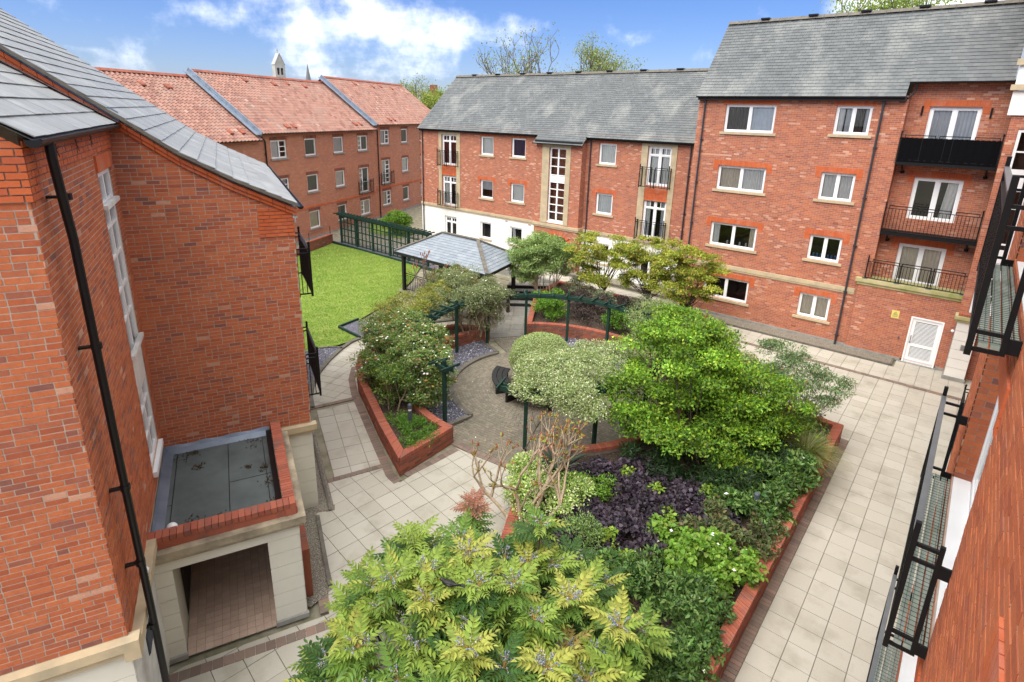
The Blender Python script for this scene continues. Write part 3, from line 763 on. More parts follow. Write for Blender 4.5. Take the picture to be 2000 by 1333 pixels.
band(ps, [(-1.585, 0), (-1.585, 18.4)], .2, .105); ps.emit('paving_brick', 'paver', o, 300, 'paving_bricks')
o = pave('paving_border', 'joint', bed=[(-7, 24.12), (1.6, 24.12), (1.6, 24.33), (-7, 24.33)], z=-.03); ps = Pieces()
band(ps, [(-7, 24.12), (1.6, 24.12)], .1, .21, double=2); ps.emit('paving_brick', 'paver', o, 120, 'paving_bricks')
# round court of setts, its kerb and the slate-chip ring
mb = MB(); mb.poly([(x, y, -.03) for x, y in arc(4.9, 0, 360, 60)[:-1]]); o = struct(mb.build('paved_circle', 'joint')); ps = Pieces()
r_ = .95
while r_ < 4.66:
    n = int(2*math.pi*r_/.135); a0 = random.random()*6
    for i in range(n):
        if r_ > 3.14 and not 263 < math.degrees(a0+2*math.pi*i/n) % 360 < 360 and not math.degrees(a0+2*math.pi*i/n) % 360 < 39: continue
        a, b = a0+2*math.pi*(i+.03)/n, a0+2*math.pi*(i+.97)/n; q = []
        for (rr, t) in ((r_, a), (r_+.097, a), (r_+.097, b), (r_, b)): q.append((C0[0]+rr*math.cos(t), C0[1]+rr*math.sin(t), random.choice((0, 0, .002))))
        q = [(x, y, q[0][2]) for x, y, z in q]; ps.add(q, (0, 0, 1), .035, random.random())
    r_ += .103
slabs(ps, [(-10.45, 10.28), (-8.35, 10.5), (-8.7, 12.4), (-10.9, 11.8)], .14, 5, ty=.11, stag=.5, z=.006)
slabs(ps, [(-14.9, 16.9), (-14.2, 18.1), (-12.6, 17.3), (-13.4, 16.2)], .14, 35, ty=.11, stag=.5, z=.006)
ps.emit('sett', 'sett', o, 300, 'setts')
def ring(r0, r1, a0, a1, z, n=40): return [(x, y, z) for x, y in arc(r0, a0, a1, n)]+[(x, y, z) for x, y in arc(r1, a1, a0, n)]
for nm, a0, a1 in (('slate_chip_bed', 161, 262), ('slate_chip_bed', 40, 132)):
    mb = MB(); k = 50
    for i in range(k):
        t0, t1 = a0+(a1-a0)*i/k, a0+(a1-a0)*(i+1)/k; mb.poly([(*arc(3.3, t0, t1, 1)[0], .05), (*arc(4.75, t0, t1, 1)[0], .06), (*arc(4.75, t0, t1, 1)[1], .06), (*arc(3.3, t0, t1, 1)[1], .05)])
    o = mb.build(nm, 'slate_chips'); o['kind'] = 'stuff'
    n = 9000; rr = RNG.uniform(3.3, 4.72, n); th = np.radians(RNG.uniform(a0, a1, n)); P = np.c_[C0[0]+rr*np.cos(th), C0[1]+rr*np.sin(th), RNG.uniform(.05, .085, n)]
    D = rdir(n); D[:, 2] *= .3; Nn = rdir(n)*.5+np.array([0, 0, 1.]); sz = RNG.uniform(.03, .07, n)
    link('slate_chips', leaf_mesh('slate_chips', P, D, Nn, sz, sz*.7, palette(n, [(.09, .09, .135), (.135, .135, .19), (.17, .17, .235), (.20, .20, .25), (.14, .11, .10), (.45, .45, .48)], .15), 'leaf_dark', (0, 0, 0), 0.), o, 'stuff')
    mb = MB()
    for i in range(60):
        t0, t1 = a0+(a1-a0)*i/60, a0+(a1-a0)*(i+1)/60
        A, B = arc(3.17, t0, t1, 1), arc(3.36, t0, t1, 1)
        mb.hexa([(*A[1], -.03), (*A[0], -.03), (*B[0], -.03), (*B[1], -.03), (*A[1], .085), (*A[0], .085), (*B[0], .085), (*B[1], .085)])
    ends = [(a1, 262)] if a0 > 100 else []
    for t in (a0, a1):
        p, q = arc(3.3, t, t+1, 1)[0], arc(4.75, t, t+1, 1)[0]; mb.bar((*p, .03), (*q, .03), .17, .11)
    struct(mb.build('kerb', 'kerb'))
# kerb of the curving path, slate bed and gravel by the left-hand building
def kerbline(pts, w, h, mat='kerb', z0=-.05, name='kerb'):
    mb = MB()
    for a, b in zip(pts, pts[1:]):
        a_, b_ = np.array(a), np.array(b); d = (b_-a_)/np.linalg.norm(b_-a_)
        mb.bar((*(a_-d*.01), (z0+h)/2), (*(b_+d*.01), (z0+h)/2), w, h-z0)
    return struct(mb.build(name, mat))
kerbline([(x-.05, y-.02) for x, y in CURVE], .16, .07)
kerbline([(-19.42, 10.7), (-19.45, 11.0), (-19.38, 11.3), (-19.2, 11.62), (-18.95, 11.82), (-18.7, 11.92)], .09, .07)
SB = [(-15.35, 8.5), (-16.0, 8.85), (-16.75, 9.42), (-17.46, 10.1), (-18.12, 10.95), (-18.66, 11.85), (-18.95, 11.8), (-19.25, 11.55), (-19.42, 11.1), (-19.4, 10.6), (-18.6, 9.4), (-15, 8)]
mb = MB(); mb.poly([(x, y, .03) for x, y in ccw(SB)]); o = mb.build('slate_chip_bed', 'slate_chips'); o['kind'] = 'stuff'
n = 6000; P = np.c_[RNG.uniform(-19.4, -15.3, n), RNG.uniform(8.3, 11.9, n)]; P = np.array([p for p in P if inpoly(p, SB)]); n = len(P)
D = rdir(n); D[:, 2] *= .3; sz = RNG.uniform(.03, .07, n)
link('slate_chips', leaf_mesh('slate_chips', np.c_[P, RNG.uniform(.03, .06, n)], D, rdir(n)*.5+np.array([0, 0, 1.]), sz, sz*.7, palette(n, [(.09, .09, .135), (.135, .135, .19), (.19, .19, .25), (.15, .13, .13), (.4, .4, .44)], .15), 'leaf_dark', (0, 0, 0), 0.), o, 'stuff')
GV = [(-11.0, 5.98), (-10.72, 5.95), (-10.62, 6.12), (-11.5, 6.55), (-15.3, 8.3), (-15.5, 8.1), (-11.1, 6.1)]
GV = [(-8.45, 4.3), (-8.52, 4.86), (-10.86, 5.9), (-10.55, 6.2), (-15.4, 8.42), (-15.6, 8.1), (-11.3, 5.4), (-8.6, 4.2)]
mb = MB(); mb.poly([(x, y, .012) for x, y in ccw(GV)]); o = mb.build('gravel', 'gravel'); o['kind'] = 'stuff'
kerbline([(-10.6, 6.13), (-12.5, 7.0), (-15.4, 8.33)], .06, .05); kerbline([(-8.62, 4.84), (-10.62, 5.8)], .08, .06)
mb = MB(); mb.poly([(-12, 25.95, .01), (-1.45, 25.95, .01), (-1.45, 26.9, .01), (-12, 26.9, .01)]); o = mb.build('gravel', 'gravel'); o['kind'] = 'stuff'
mb = MB(); mb.poly([(-33, 27.7, .01), (-12, 27.7, .01), (-12, 28.95, .01), (-33, 28.95, .01)]); o = mb.build('gravel', 'gravel'); o['kind'] = 'stuff'
kerbline([(-12, 25.92), (-1.42, 25.92), (-1.42, 26.7)], .07, .06); kerbline([(-33, 27.66), (-12, 27.66)], .12, .1); kerbline([(-24, 25.1), (-8, 25.1)], .25, .35, 'concrete')
# lawn with mown blades
LAWN = [(-19.15, 11.9), (-19.1, 13.0), (-19.3, 13.35), (-20.75, 13.1), (-20.95, 14.3), (-22, 17), (-24.2, 20.3), (-26.2, 22.75), (-35.3, 22.25), (-33.7, 18.9), (-33.0, 16), (-25, 10.5), (-19.6, 10.2), (-19.5, 11.4)]
mb = MB(); mb.poly([(x, y, .03) for x, y in ccw(LAWN)]); o = struct(mb.build('lawn', 'lawn'))
n = 130000; P = np.c_[RNG.uniform(-35.3, -19, n), RNG.uniform(10, 22.8, n)]
px, py = P[:, 0], P[:, 1]; ins = np.zeros(n, bool); j = len(LAWN)-1
for i in range(len(LAWN)):
    (xi, yi), (xj, yj) = LAWN[i], LAWN[j]; c = ((yi > py) != (yj > py)) & (px < (xj-xi)*(py-yi)/(yj-yi+1e-12)+xi); ins ^= c; j = i
P = P[ins]; n = len(P); D = rdir(n)*.7; D[:, 2] = 1
sz = RNG.uniform(.03, .06, n); pt = np.tanh(np.sin((P[:, 0]*.52+P[:, 1]*.85)*4.2)*3)*.5+.5
Cg = palette(n, [(.13, .22, .03), (.17, .25, .042), (.21, .27, .055), (.11, .19, .026)], .1); Cg = Cg*(.9+.14*pt[:, None])
link('grass', leaf_mesh('grass', np.c_[P, np.full(n, .03)], D, rdir(n), sz, sz*.35, Cg, 'leaf', (0, 0, 0), .1), o, 'stuff')
# paved strip and planting behind the trellis, path by the red-roofed wing
mb = MB(); mb.poly([(-42, 22.9, .0), (-26, 22.9, .0), (-26, 28.5, .0), (-42, 31, .0)]); struct(mb.build('pavement', 'gravel'))
o = pave('path', 'joint', bed=[(-36.6, 16), (-34.2, 16), (-36.2, 22.4), (-40.8, 30), (-42, 30)], z=.004); ps = Pieces()
slabs(ps, [(-36.2, 16), (-35.0, 16), (-37.9, 23.6), (-39.2, 23.6)], .6, 112, z=.03, org=(-36, 18)); slabs(ps, [(-33, 23.6), (-29, 23.5), (-29, 25.3), (-33, 25.6)], .5, 0, z=.03); ps.emit('slab', 'slab_grey', o, 100, 'slabs')
mb = MB(); mb.poly([(-41.4, 30.2, .05), (-39.2, 30.0, .05), (-34, 29.0, .05), (-33.2, 26.8, .05), (-37, 26.6, .05)]); struct(mb.build('lawn', 'lawn'))
# ------------------------------------------------------------------ buildings
def pipe(F, parent, u, z0, z1, d=.07, r=.035, mat='black_plastic', name='drainpipe', clips=2.0, off=None):
    mb = MB(); pts = [F.P(u, z0, d), F.P(u, z1, d)]
    if off: pts = [F.P(u, z0, d), F.P(u, z1-.35, d), F.P(u+off[0], z1, d+off[1])]
    mb.tube(pts, r, 10); z = z0+.4
    while z < z1-.3: mb.tube([F.P(u, z, d), F.P(u, z+.05, d)], r*1.35, 10); F.box(mb, u-r*1.9, u+r*1.9, z+.005, z+.045, 0, d-r*.4); z += clips
    return mb.build(name, mat, parent, smooth=False)
def gutter(p, q, parent, r=.055, mat='black_plastic', drop=0.):
    p, q = np.array(p, float), np.array(q, float); d = (q-p)/np.linalg.norm(q-p); s = np.cross(d, (0, 0, 1.)); mb = MB(); k = 8
    for rr, rev in ((r, False), (r*.82, True)):
        for i in range(k):
            a0, a1 = math.pi+math.pi*i/k, math.pi+math.pi*(i+1)/k
            A = [p+s*rr*math.cos(a)+np.array([0, 0, rr*math.sin(a)]) for a in (a0, a1)]; B = [a+(q-p) for a in A]
            f = [A[0], A[1], B[1], B[0]]; mb.poly(f[::-1] if rev else f)
    mb.bar(p+s*r*.91, q+s*r*.91, .012, .014); mb.bar(p-s*r*.91, q-s*r*.91, .012, .014)
    for e in (p, q): mb.poly([e+s*r*math.cos(math.pi+math.pi*i/k)+np.array([0, 0, r*math.sin(math.pi+math.pi*i/k)]) for i in range(k+1)])
    return mb.build('gutter', mat, parent)
def grooved(F, parent, u0, u1, z0, z1, mat, name='rendered_wall', step=.38, holes=(), d=0., gap=.012, dep=.012):
    """rendered courses with recessed joints, each course a raised band"""
    mb = MB(); z = z0
    us = [u0, u1]
    n = max(1, int(round((z1-z0)/step))); st = (z1-z0)/n
    for i in range(n):
        a, b = z0+i*st+(gap/2 if i else 0), z0+(i+1)*st-gap/2
        segs = [(u0, u1, a, b)]
        for h in holes:
            ns = []
            for (x0, x1, y0, y1) in segs:
                if x1 <= h[0] or x0 >= h[1] or y1 <= h[2] or y0 >= h[3]: ns.append((x0, x1, y0, y1)); continue
                if x0 < h[0]: ns.append((x0, h[0], y0, y1))
                if x1 > h[1]: ns.append((h[1], x1, y0, y1))
                m0, m1 = max(x0, h[0]), min(x1, h[1])
                if y0 < h[2]: ns.append((m0, m1, y0, h[2]))
                if y1 > h[3]: ns.append((m0, m1, h[3], y1))
            segs = ns
        for s_ in segs: F.box(mb, *s_, d-dep, d)
    return mb.build(name, mat, parent)
def airbrick(F, mb, u, z): F.box(mb, u, u+.215, z, z+.065, -.02, .006)
def railing(F, parent, u0, u1, z0, z1, d, name='balcony', ret=None, pitch=.115, posts=(), mat='black_metal', tops=None, br=.009, double=True):
    """iron balustrade: posts and rails are the part, each baluster a sub-part; ret = depth of the returns to the wall"""
    mb = MB()
    for u in (u0, u1): F.box(mb, u-.022, u+.022, z0-.05, z1+.08, d-.022, d+.022); mb.lathe(F.P(u, z1+.08, d), [(.02, 0), (.03, .02), (.03, .045), (.012, .07)], 8)
    for u in posts: F.box(mb, u-.018, u+.018, z0-.05, z1, d-.018, d+.018)
    F.box(mb, u0, u1, z0, z0+.03, d-.014, d+.014); F.box(mb, u0, u1, z1-.13, z1-.105, d-.013, d+.013)
    for (a, b) in (tops or [(u0, u1)]):
        F.box(mb, a, b, z1-.03, z1, d-.02, d+.02)
        for e in (a, b): F.box(mb, e-.012, e+.012, z1-.13, z1, d-.011, d+.011)
    if ret:
        for u in (u0, u1):
            for z in (z0+.015, z1-.118, z1-.015): F.box(mb, u-.013, u+.013, z-.014, z+.014, d-ret, d-.015)
            F.box(mb, u-.02, u+.02, z0-.05, z1, d-ret, d-ret+.04)
    o = mb.build(name, mat, parent)
    k = int((u1-u0)/pitch); bm = MB(); F.box(bm, -br, br, z0+.03, z1-.13, d-br, d+br); b0 = F.o
    me = bm.mesh('baluster', mat, F.o); org = wloc(parent)
    for i in range(1, k):
        u = u0+(u1-u0)*i/k; x = bpy.data.objects.new('baluster', me); COL.objects.link(x); x.parent = o; x.location = F.o+F.u*u-org; WL[x] = F.o+F.u*u
    if ret:
        kk = int(ret/pitch)
        for u in (u0, u1):
            sm = MB()
            for i in range(1, kk+1): dd = d-ret*i/(kk+1); F.box(sm, u-br, u+br, z0+.03, z1-.13, dd-br, dd+br)
            if kk: sm.build('side_bars', mat, o)
    return o
def ridge(p, q, parent, mat='far_slate', w=.2, name='ridge', seg=.45):
    p, q = np.array(p, float), np.array(q, float); n = max(1, int(np.linalg.norm(q-p)/seg)); mb = MB(); d = (q-p)/n; s = np.cross(d/np.linalg.norm(d), (0, 0, 1.)); s /= np.linalg.norm(s)
    for i in range(n):
        a, b = p+d*(i+.01), p+d*(i+.99); h = random.uniform(-.004, .004); t = random.random()
        z = np.array([0, 0, 1.])
        for sg in (-1, 1):
            mb.poly([a+z*(.05+h), b+z*(.05+h), b+s*sg*w-z*(.10-h), a+s*sg*w-z*(.10-h)][::sg], tint=t)
    return mb.build(name, mat, parent)

# ---------- right-hand block (four storeys, slate roof, recessed balconies)
RB = thing('apartment_block', 'tall red brick block with slate roof and stacked balconies, behind the paved court', 'building', (-6, 28.5, 0))
FR = Fac((0, 26.9), (1, 0), (0, -1))
RW = {'a': (-9.76, -7.57, 8.82, 10.02), 'b': (-5.24, -3.96, 8.89, 10.02), 'c': (-9.76, -7.6, 6.19, 7.3), 'd': (-5.36, -4.09, 6.2, 7.34), 'e': (-9.76, -7.6, 3.5, 4.62), 'f': (-5.37, -4.11, 3.57, 4.66), 'g': (-9.76, -7.6, .9, 2.0), 'h': (-5.37, -4.11, .92, 2.01)}
mb = MB(); FR.wall(mb, -11.05, -2.85, 0, 10.4, list(RW.values()))
FRr = FR.shift(-.6); RD = [(-2.17, -.59, 8.35, 10.03), (-2.16, -.6, 5.72, 7.37), (-2.17, -.6, 3.08, 4.7)]
FRr.wall(mb, -2.85, .25, 2.9, 11.0, RD)
Fs = Fac((-2.85, 26.9), (0, 1), (1, 0)); Fs.quad(mb, 0, .6, 2.9, 10.5)
Fs = Fac((.25, 26.9), (0, 1), (-1, 0)); Fs.quad(mb, 0, .6, 2.9, 10.8)
FRb = FR.shift(.16); FRb.wall(mb, -3.2, .3, 0.12, 2.9, [(-1.15, -.07, 0.12, 1.97)], rev=.14)
Fs = Fac((-3.2, 26.74), (0, 1), (-1, 0)); Fs.quad(mb, 0, .16, .12, 2.9)
Fs = Fac((-11.05, 26.9), (0, 1), (-1, 0)); Fs.quad(mb, 0, 6.0, 0, 10.4)
q = [(-11.05, 26.9, 10.4), (-11.05, 29.68, 13.75), (-11.05, 32.5, 10.4)]; mb.poly(q, [(p[1], p[2]) for p in q])
mb.build('wall', 'brickwork', RB)
CU = {'a': [('blind', .5, 1), ('curtain_dark', 0, .5)], 'b': [('curtain_white', 0, .2), ('curtain_grey', .25, .42), ('curtain_dark', .52, .8), ('curtain_grey', .85, 1)], 'c': [('curtain_cream', 0, .48), ('curtain_white', .52, 1)], 'd': [('curtain_white', 0, 1)],
      'e': [('curtain_white', 0, .16), ('curtain_cream', .86, 1)], 'f': None, 'g': None, 'h': [('curtain_cream', 0, .47), ('curtain_cream', .53, 1)]}
for k, (a, b, c, e) in RW.items():
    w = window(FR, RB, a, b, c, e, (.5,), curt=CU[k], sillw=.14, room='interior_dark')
    lintel(FR, w, a, b, e+.004, ear=.0 if k in 'ab' else .225, ext=.24 if k not in 'ab' else .12)
    if k in 'ef':      # ornaments on the inner sill
        tm = MB()
        for x in np.linspace(a+.2, b-.2, 7):
            if random.random() < .8: tm.lathe(FR.P(x, c+.07, -.3), [(.03, 0), (.05, .03), (.035, .09), (.05, .13), (.02, .19)], 8)
        tm.build('ornament', 'blue_toy' if k == 'f' else 'curtain_grey', w)
for i, (a, b, c, e) in enumerate(RD):
    w = window(FRr, RB, a, b, c, e, (.5,), fw=.1, name='balcony_door', sill=None, curt=[[('curtain_grey', 0, 1), ('blind', .5, 1)], [('curtain_white', .74, 1, 0, -.06)], [('curtain_cream', 0, 1)]][i], room='interior_dark')
    lintel(FRr, w, a, b, e+.004, ear=.225, ext=.22)
# string course, ledge of the projecting ground floor, plinth
mb = MB(); FR.box(mb, -11.05, -3.3, 2.44, 2.62, -.02, .05); FR.box(mb, -11.05, -3.3, 2.36, 2.435, -.02, .03); mb.build('string_course', 'sandstone', RB)
mb = MB(); FR.box(mb, -3.32, .5, 3.02, 3.17, -.6, .26); FR.box(mb, -3.26, .45, 2.9, 3.015, -.6, .2); mb.build('ledge', 'sandstone_mossy', RB)
mb = MB(); FR.box(mb, -3.24, -1.22, 0, .12, .0, .2); FR.box(mb, -.02, .25, 0, .12, 0, .2); FR.box(mb, -11.05, -3.25, 0, .13, -.02, .04); mb.build('plinth', 'concrete', RB)
# louvred plant-room door
dm = MB(); a, b, z0, z1 = -1.15, -.07, .03, 1.97; F = FRb
for (x0, x1, y0, y1) in ((a, a+.06, z0, z1), (b-.06, b, z0, z1), (a+.06, b-.06, z1-.06, z1)): F.box(dm, x0, x1, y0, y1, -.1, .02)
for (x0, x1, y0, y1) in ((a+.065, a+.18, z0, z1-.065), (b-.18, b-.065, z0, z1-.065), (a+.18, b-.18, z1-.19, z1-.065), (a+.18, b-.18, z0, z0+.2), (a+.18, b-.18, .72, .86)): F.box(dm, x0, x1, y0, y1, -.07, -.02)
dr = dm.build('louvre_door', 'white_pvc', RB)
lm = MB(); F.box(lm, 0, b-a-.36, 0, .012, 0, .03); lm.v = [(x, y, z) for x, y, z in lm.v]
c_ = [F.P(a+.18, 0, -.065), F.P(b-.18, 0, -.065), F.P(b-.18, -.016, -.03), F.P(a+.18, -.016, -.03)]
lm = MB(); lm.hexa([c_[3]-(0, 0, .008), c_[2]-(0, 0, .008), c_[1]-(0, 0, .008), c_[0]-(0, 0, .008), c_[3], c_[2], c_[1], c_[0]]); lme = lm.mesh('louvre', 'white_pvc', wloc(RB))
for z in list(np.arange(.27, .72, .052))+list(np.arange(.91, 1.78, .052)):
    x = bpy.data.objects.new('louvre', lme); COL.objects.link(x); x.parent = dr; x.location = (0, 0, z); WL[x] = wloc(RB)
mb = MB(); F.quad(mb, a+.1, b-.1, .1, 1.9, -.075, uv=False); mb.build('backing', 'black_plastic', dr)
mb = MB(); mb.tube([F.P(a+.13, .95, -.02), F.P(a+.13, .95, .04), F.P(a+.13, 1.17, .04), F.P(a+.13, 1.17, -.02)], .012, 8); F.box(mb, a+.1, a+.16, .86, .9, -.02, .0); mb.build('handle', 'bollard_metal', dr)
mb = MB(); F.box(mb, a-.1, b+.1, 0, .03, -.05, .1); mb.build('threshold', 'concrete', dr)
# warning sign: yellow plate with a black triangle and lines of print
mb = MB(); F.box(mb, -1.83, -1.57, 1.75, 2.07, 0, .008); sg = mb.build('warning_sign', 'yellow_sign', RB)
mb = MB()
for (p, q_) in (((-1.76, 1.93), (-1.64, 1.93)), ((-1.64, 1.93), (-1.70, 2.03)), ((-1.70, 2.03), (-1.76, 1.93))): mb.bar(F.P(*p, .011), F.P(*q_, .011), .006, .014, (0, -1, 0))
mb.bar(F.P(-1.70, 1.95, .011), F.P(-1.70, 1.985, .011), .006, .012, (0, -1, 0))
for z, k in ((1.895, .1), (1.865, .085), (1.83, .1), (1.80, .07)):
    x = -1.7-k
    while x < -1.7+k: l = random.uniform(.012, .035); F.box(mb, x, min(x+l, -1.7+k), z, z+.012, .0085, .010); x += l+.008
mb.build('print', 'sign_ink', sg)
mb = MB(); mb.tube([F.P(-1.42, .98, 0), F.P(-1.42, .98, .05)], .035, 10); mb.build('key_switch', 'bollard_metal', RB)
for u, z in ((-7.0, 5.12), (-6.9, 7.85), (-10.8, 7.85), (-10.7, 5.2), (-4.6, 5.2), (-9.0, 2.68), (-5.5, .35)): mb = MB(); airbrick(FR, mb, u, z); mb.build('air_brick', 'brick_planter', RB)
# roof: one slope down to the court, stepped at the balcony recess
SL = 1.171; sv = np.array([0, 1, SL])/math.hypot(1, SL); ls = (29.68-26.68)*math.hypot(1, SL); st = .47*math.hypot(1, SL)
roof_slates('roof', RB, (0, 26.68, 10.36), (1, 0, 0), sv, [(-11.12, 0), (-2.95, 0), (-2.95, ls), (-11.12, ls)], .25, .175, 'slate', 300)
roof_slates('roof', RB, (0, 26.68, 10.36), (1, 0, 0), sv, [(-2.95, st), (.1, st), (.1, ls), (-2.95, ls)], .25, .175, 'slate', 0)
mb = MB(); mb.poly([(-11.12, 29.7, 13.85), (.1, 29.7, 13.85), (.1, 32.7, 10.36), (-11.12, 32.7, 10.36)]); mb.build('rear_slope', 'far_slate', RB)
ridge((-11.12, 29.68, 13.87), (.1, 29.68, 13.87), RB, 'kerb')
for x in np.arange(-9.6, 0, 2.05): mb = MB(); mb.box((x, 29.5, 13.88), (x+.38, 29.86, 13.95)); mb.build('ridge_vent', 'black_plastic', RB)
mb = MB(); mb.bar((.17, 27.1, 10.93), (.17, 29.68, 13.95), .16, .05); mb.build('flashing', 'lead', RB)
gutter((-11.1, 26.63, 10.36), (-2.95, 26.63, 10.36), RB); gutter((-2.95, 27.1, 10.9), (.2, 27.1, 10.9), RB)
mb = MB(); FR.box(mb, -11.05, -2.9, 10.2, 10.36, 0, .2); mb.build('soffit', 'black_timber', RB)
pipe(FR, RB, -10.72, 0, 10.25, mat='pipe_grey', d=.08, r=.042); pipe(FR, RB, -3.62, 0, 10.25, mat='pipe_grey', d=.08, r=.042)
mb = MB(); mb.tube([(-2.7, 27.12, 10.85), (-2.7, 27.12, 10.6), (-2.78, 26.95, 10.45), (-2.9, 26.8, 10.3)], .035, 8); mb.build('drainpipe', 'black_plastic', RB)
# balconies: ironwork decks on brackets (upper two), railing on the ledge (lowest)
for i, (zr, zf) in enumerate(((8.97, 7.97), (6.25, 5.2))):
    d = .04
    o = railing(FR, RB, -2.83, .2, zf+.05, zr, d, tops=[(-2.7, -1.75), (-1.62, -.72), (-.58, .12)], pitch=.115, name='balcony')
    mb = MB(); FR.box(mb, -2.85, .22, zf-.13, zf-.02, -.6, .07); FR.box(mb, -2.85, .22, zf-.02, zf+.02, -.6, .03); mb.build('deck', 'black_metal', o)
    for u in (-2.6, -.02): mb = MB(); mb.tube([FR.P(u, zf-.15, .02), FR.P(u, zf-.32, -.3), FR.P(u, zf-.42, -.58)], .03, 8); mb.lathe(FR.P(u, zf-.5, -.56), [(.02, 0), (.07, .03), (.07, .1), (.02, .13)], 10); mb.build('bracket', 'black_metal', o)
    if i == 0:
        sm = MB(); n = 60
        for k in range(n):
            u0, u1 = -2.84+3.05*k/n, -2.84+3.05*(k+1)/n; w = lambda k: .055+.006*math.sin(k*1.3)+.004*math.sin(k*.37)
            top = zr-.1+.01*math.sin(k*2.1)
            q = [FR.P(u0, zf, w(k)), FR.P(u1, zf, w(k+1)), FR.P(u1, top, w(k+1)), FR.P(u0, top, w(k))]; sm.poly(q)
        for u, s in ((-2.86, 1), (.23, -1)): sm.poly([FR.P(u, zf, .055), FR.P(u, zf, -.5), FR.P(u, zr-.1, -.5), FR.P(u, zr-.1, .055)])
        x = sm.build('privacy_screen', 'screen_cloth', o); x['label'] = 'black cloth screen laced to the balcony railing'
railing(FR, RB, -3.02, .27, 3.2, 4.02, .16, ret=.7, posts=(-1.95, -1.85, -.9, -.8), tops=[(-2.86, -1.95), (-1.85, -.9), (-.8, .15)], pitch=.112)
for u in (-3.02, -1.9, -.85, .22): mb = MB(); FR.box(mb, u-.09, u+.09, 3.17, 3.2, .08, .24); mb.build('base_plate', 'bollard_metal', RB)
for (u, z) in ((-2.4, 10.05), (-.32, 10.0)): mb = MB(); FRr.box(mb, u-.03, u+.03, z-.35, z, 0, .06); mb.build('wall_bracket', 'black_metal', RB)

# ---------- stair tower at the inner corner (white window strip)
ST = thing('stair_tower', 'brick stair tower with tall white window strip at the far corner', 'building', (2, 27.5, 0))
FT = Fac((0, 26.45), (1, 0), (0, -1)); mb = MB()
FT.wall(mb, .25, 4.5, 0, 9.75, [(.52, 1.75, 2.6, 9.3)]); FT.wall(mb, .25, 4.5, 11.6, 17)
Fs = Fac((.25, 26.45), (0, 1), (-1, 0)); Fs.quad(mb, 0, 5, 0, 17); mb.build('wall', 'brickwork', ST)
w = window(FT, ST, .53, 1.74, 2.62, 9.28, (.5,), tuple(i/10 for i in range(1, 10)), fw=.09, sill=None, room='interior_dark', rec=.03, sash=False)
for z in (4.35, 7.2): mb = MB(); FT.box(mb, .62, 1.65, z, z+.75, -.08, -.02); mb.build('spandrel_panel', 'white_pvc', w)
mb = MB(); FT.box(mb, .12, 4.5, 9.75, 10.55, -.02, .06); FT.box(mb, .12, 4.5, 10.75, 11.35, -.02, .06); mb.build('rendered_band', 'white_render', ST)
mb = MB(); FT.box(mb, .02, 4.5, 10.56, 10.74, -.02, .16); FT.box(mb, .02, 4.5, 11.36, 11.56, -.02, .16); mb.build('cornice', 'sandstone', ST)

# ---------- cream pier with brick cap by the plant-room door
PI = thing('gate_pier', 'cream rendered pier with brick cap and small plaque beside the louvred door', 'pier', (.55, 26.2, 0))
FP = Fac((0, 25.95), (1, 0), (0, -1)); grooved(FP, PI, .27, .92, .14, 2.35, 'cream_light', 'rendered_face', .37)
Fs = Fac((.27, 25.95), (0, 1), (-1, 0)); grooved(Fs, PI, 0, .5, .14, 2.35, 'cream_light', 'rendered_side', .37)
mb = MB(); mb.box((.3, 25.98, 0), (.89, 26.45, 2.35)); mb.build('core', 'cream_light', PI)
mb = MB(); mb.box((.24, 25.9, 0), (.95, 26.45, .13)); mb.build('plinth', 'concrete', PI)
mb = MB(); mb.box((.17, 25.83, 2.44), (1.02, 26.45, 2.56)); mb.box((.22, 25.88, 2.352), (.97, 26.45, 2.438)); mb.build('cornice', 'sandstone_mossy', PI)
mb = MB()
for i in range(9): mb.box((.26+i*.074, 25.93, 2.562), (.26+i*.074+.068, 26.15, 2.66), random.random())
mb.build('brick_cap', 'brick_coping', PI, kind='stuff')
mb = MB(); FP.box(mb, .56, .82, 1.25, 1.47, .0, .012); pq = mb.build('plaque', 'plaque', PI)
mb = MB()
for j in range(5): FP.box(mb, .59, .59+random.uniform(.14, .2), 1.28+j*.036, 1.295+j*.036, .0125, .0135)
mb.build('print', 'sign_ink', pq)
mb = MB(); mb.lathe(Fs.P(.3, 1.85, .06), [(.02, -.05), (.05, -.02), (.05, .03), (.02, .05)], 10); mb.tube([Fs.P(.3, 1.85, 0), Fs.P(.3, 1.85, .05)], .015, 6); mb.build('wall_fitting', 'globe_white', PI)

# ---------- middle block (three storeys, slate roof, stone-framed doors)
MBK = thing('apartment_block', 'long brick block with white ground floor and slate roof, facing the garden', 'building', (-22, 31, 0))
FM = Fac((0, 28.95), (1, 0), (0, -1)); XL = -33.1
top = [(-26.96, -25.79, 6.6, 7.84), (-24.2, -23.03, 6.63, 7.85), (-17.56, -16.42, 6.67, 7.86)]
mid = [(-26.96, -25.79, 3.66, 4.91), (-24.2, -23.04, 3.7, 4.94), (-17.56, -16.43, 3.76, 5.0)]
dors = [(-30.82, -29.3, 5.66, 7.84), (-30.78, -29.3, 2.72, 4.9), (-14.45, -13.07, 5.75, 7.87), (-14.45, -13.08, 2.8, 5.02)]
gnd = [(-26.92, -25.88, .8, 1.97), (-24.2, -23.1, .8, 2.0), (-17.5, -16.4, .8, 2.0)]; gd = [(-30.57, -29.32, .1, 1.92), (-14.45, -13.1, .1, 2.0)]
mb = MB(); FM.wall(mb, XL, -10.5, 2.6, 8.35, top+mid+dors)
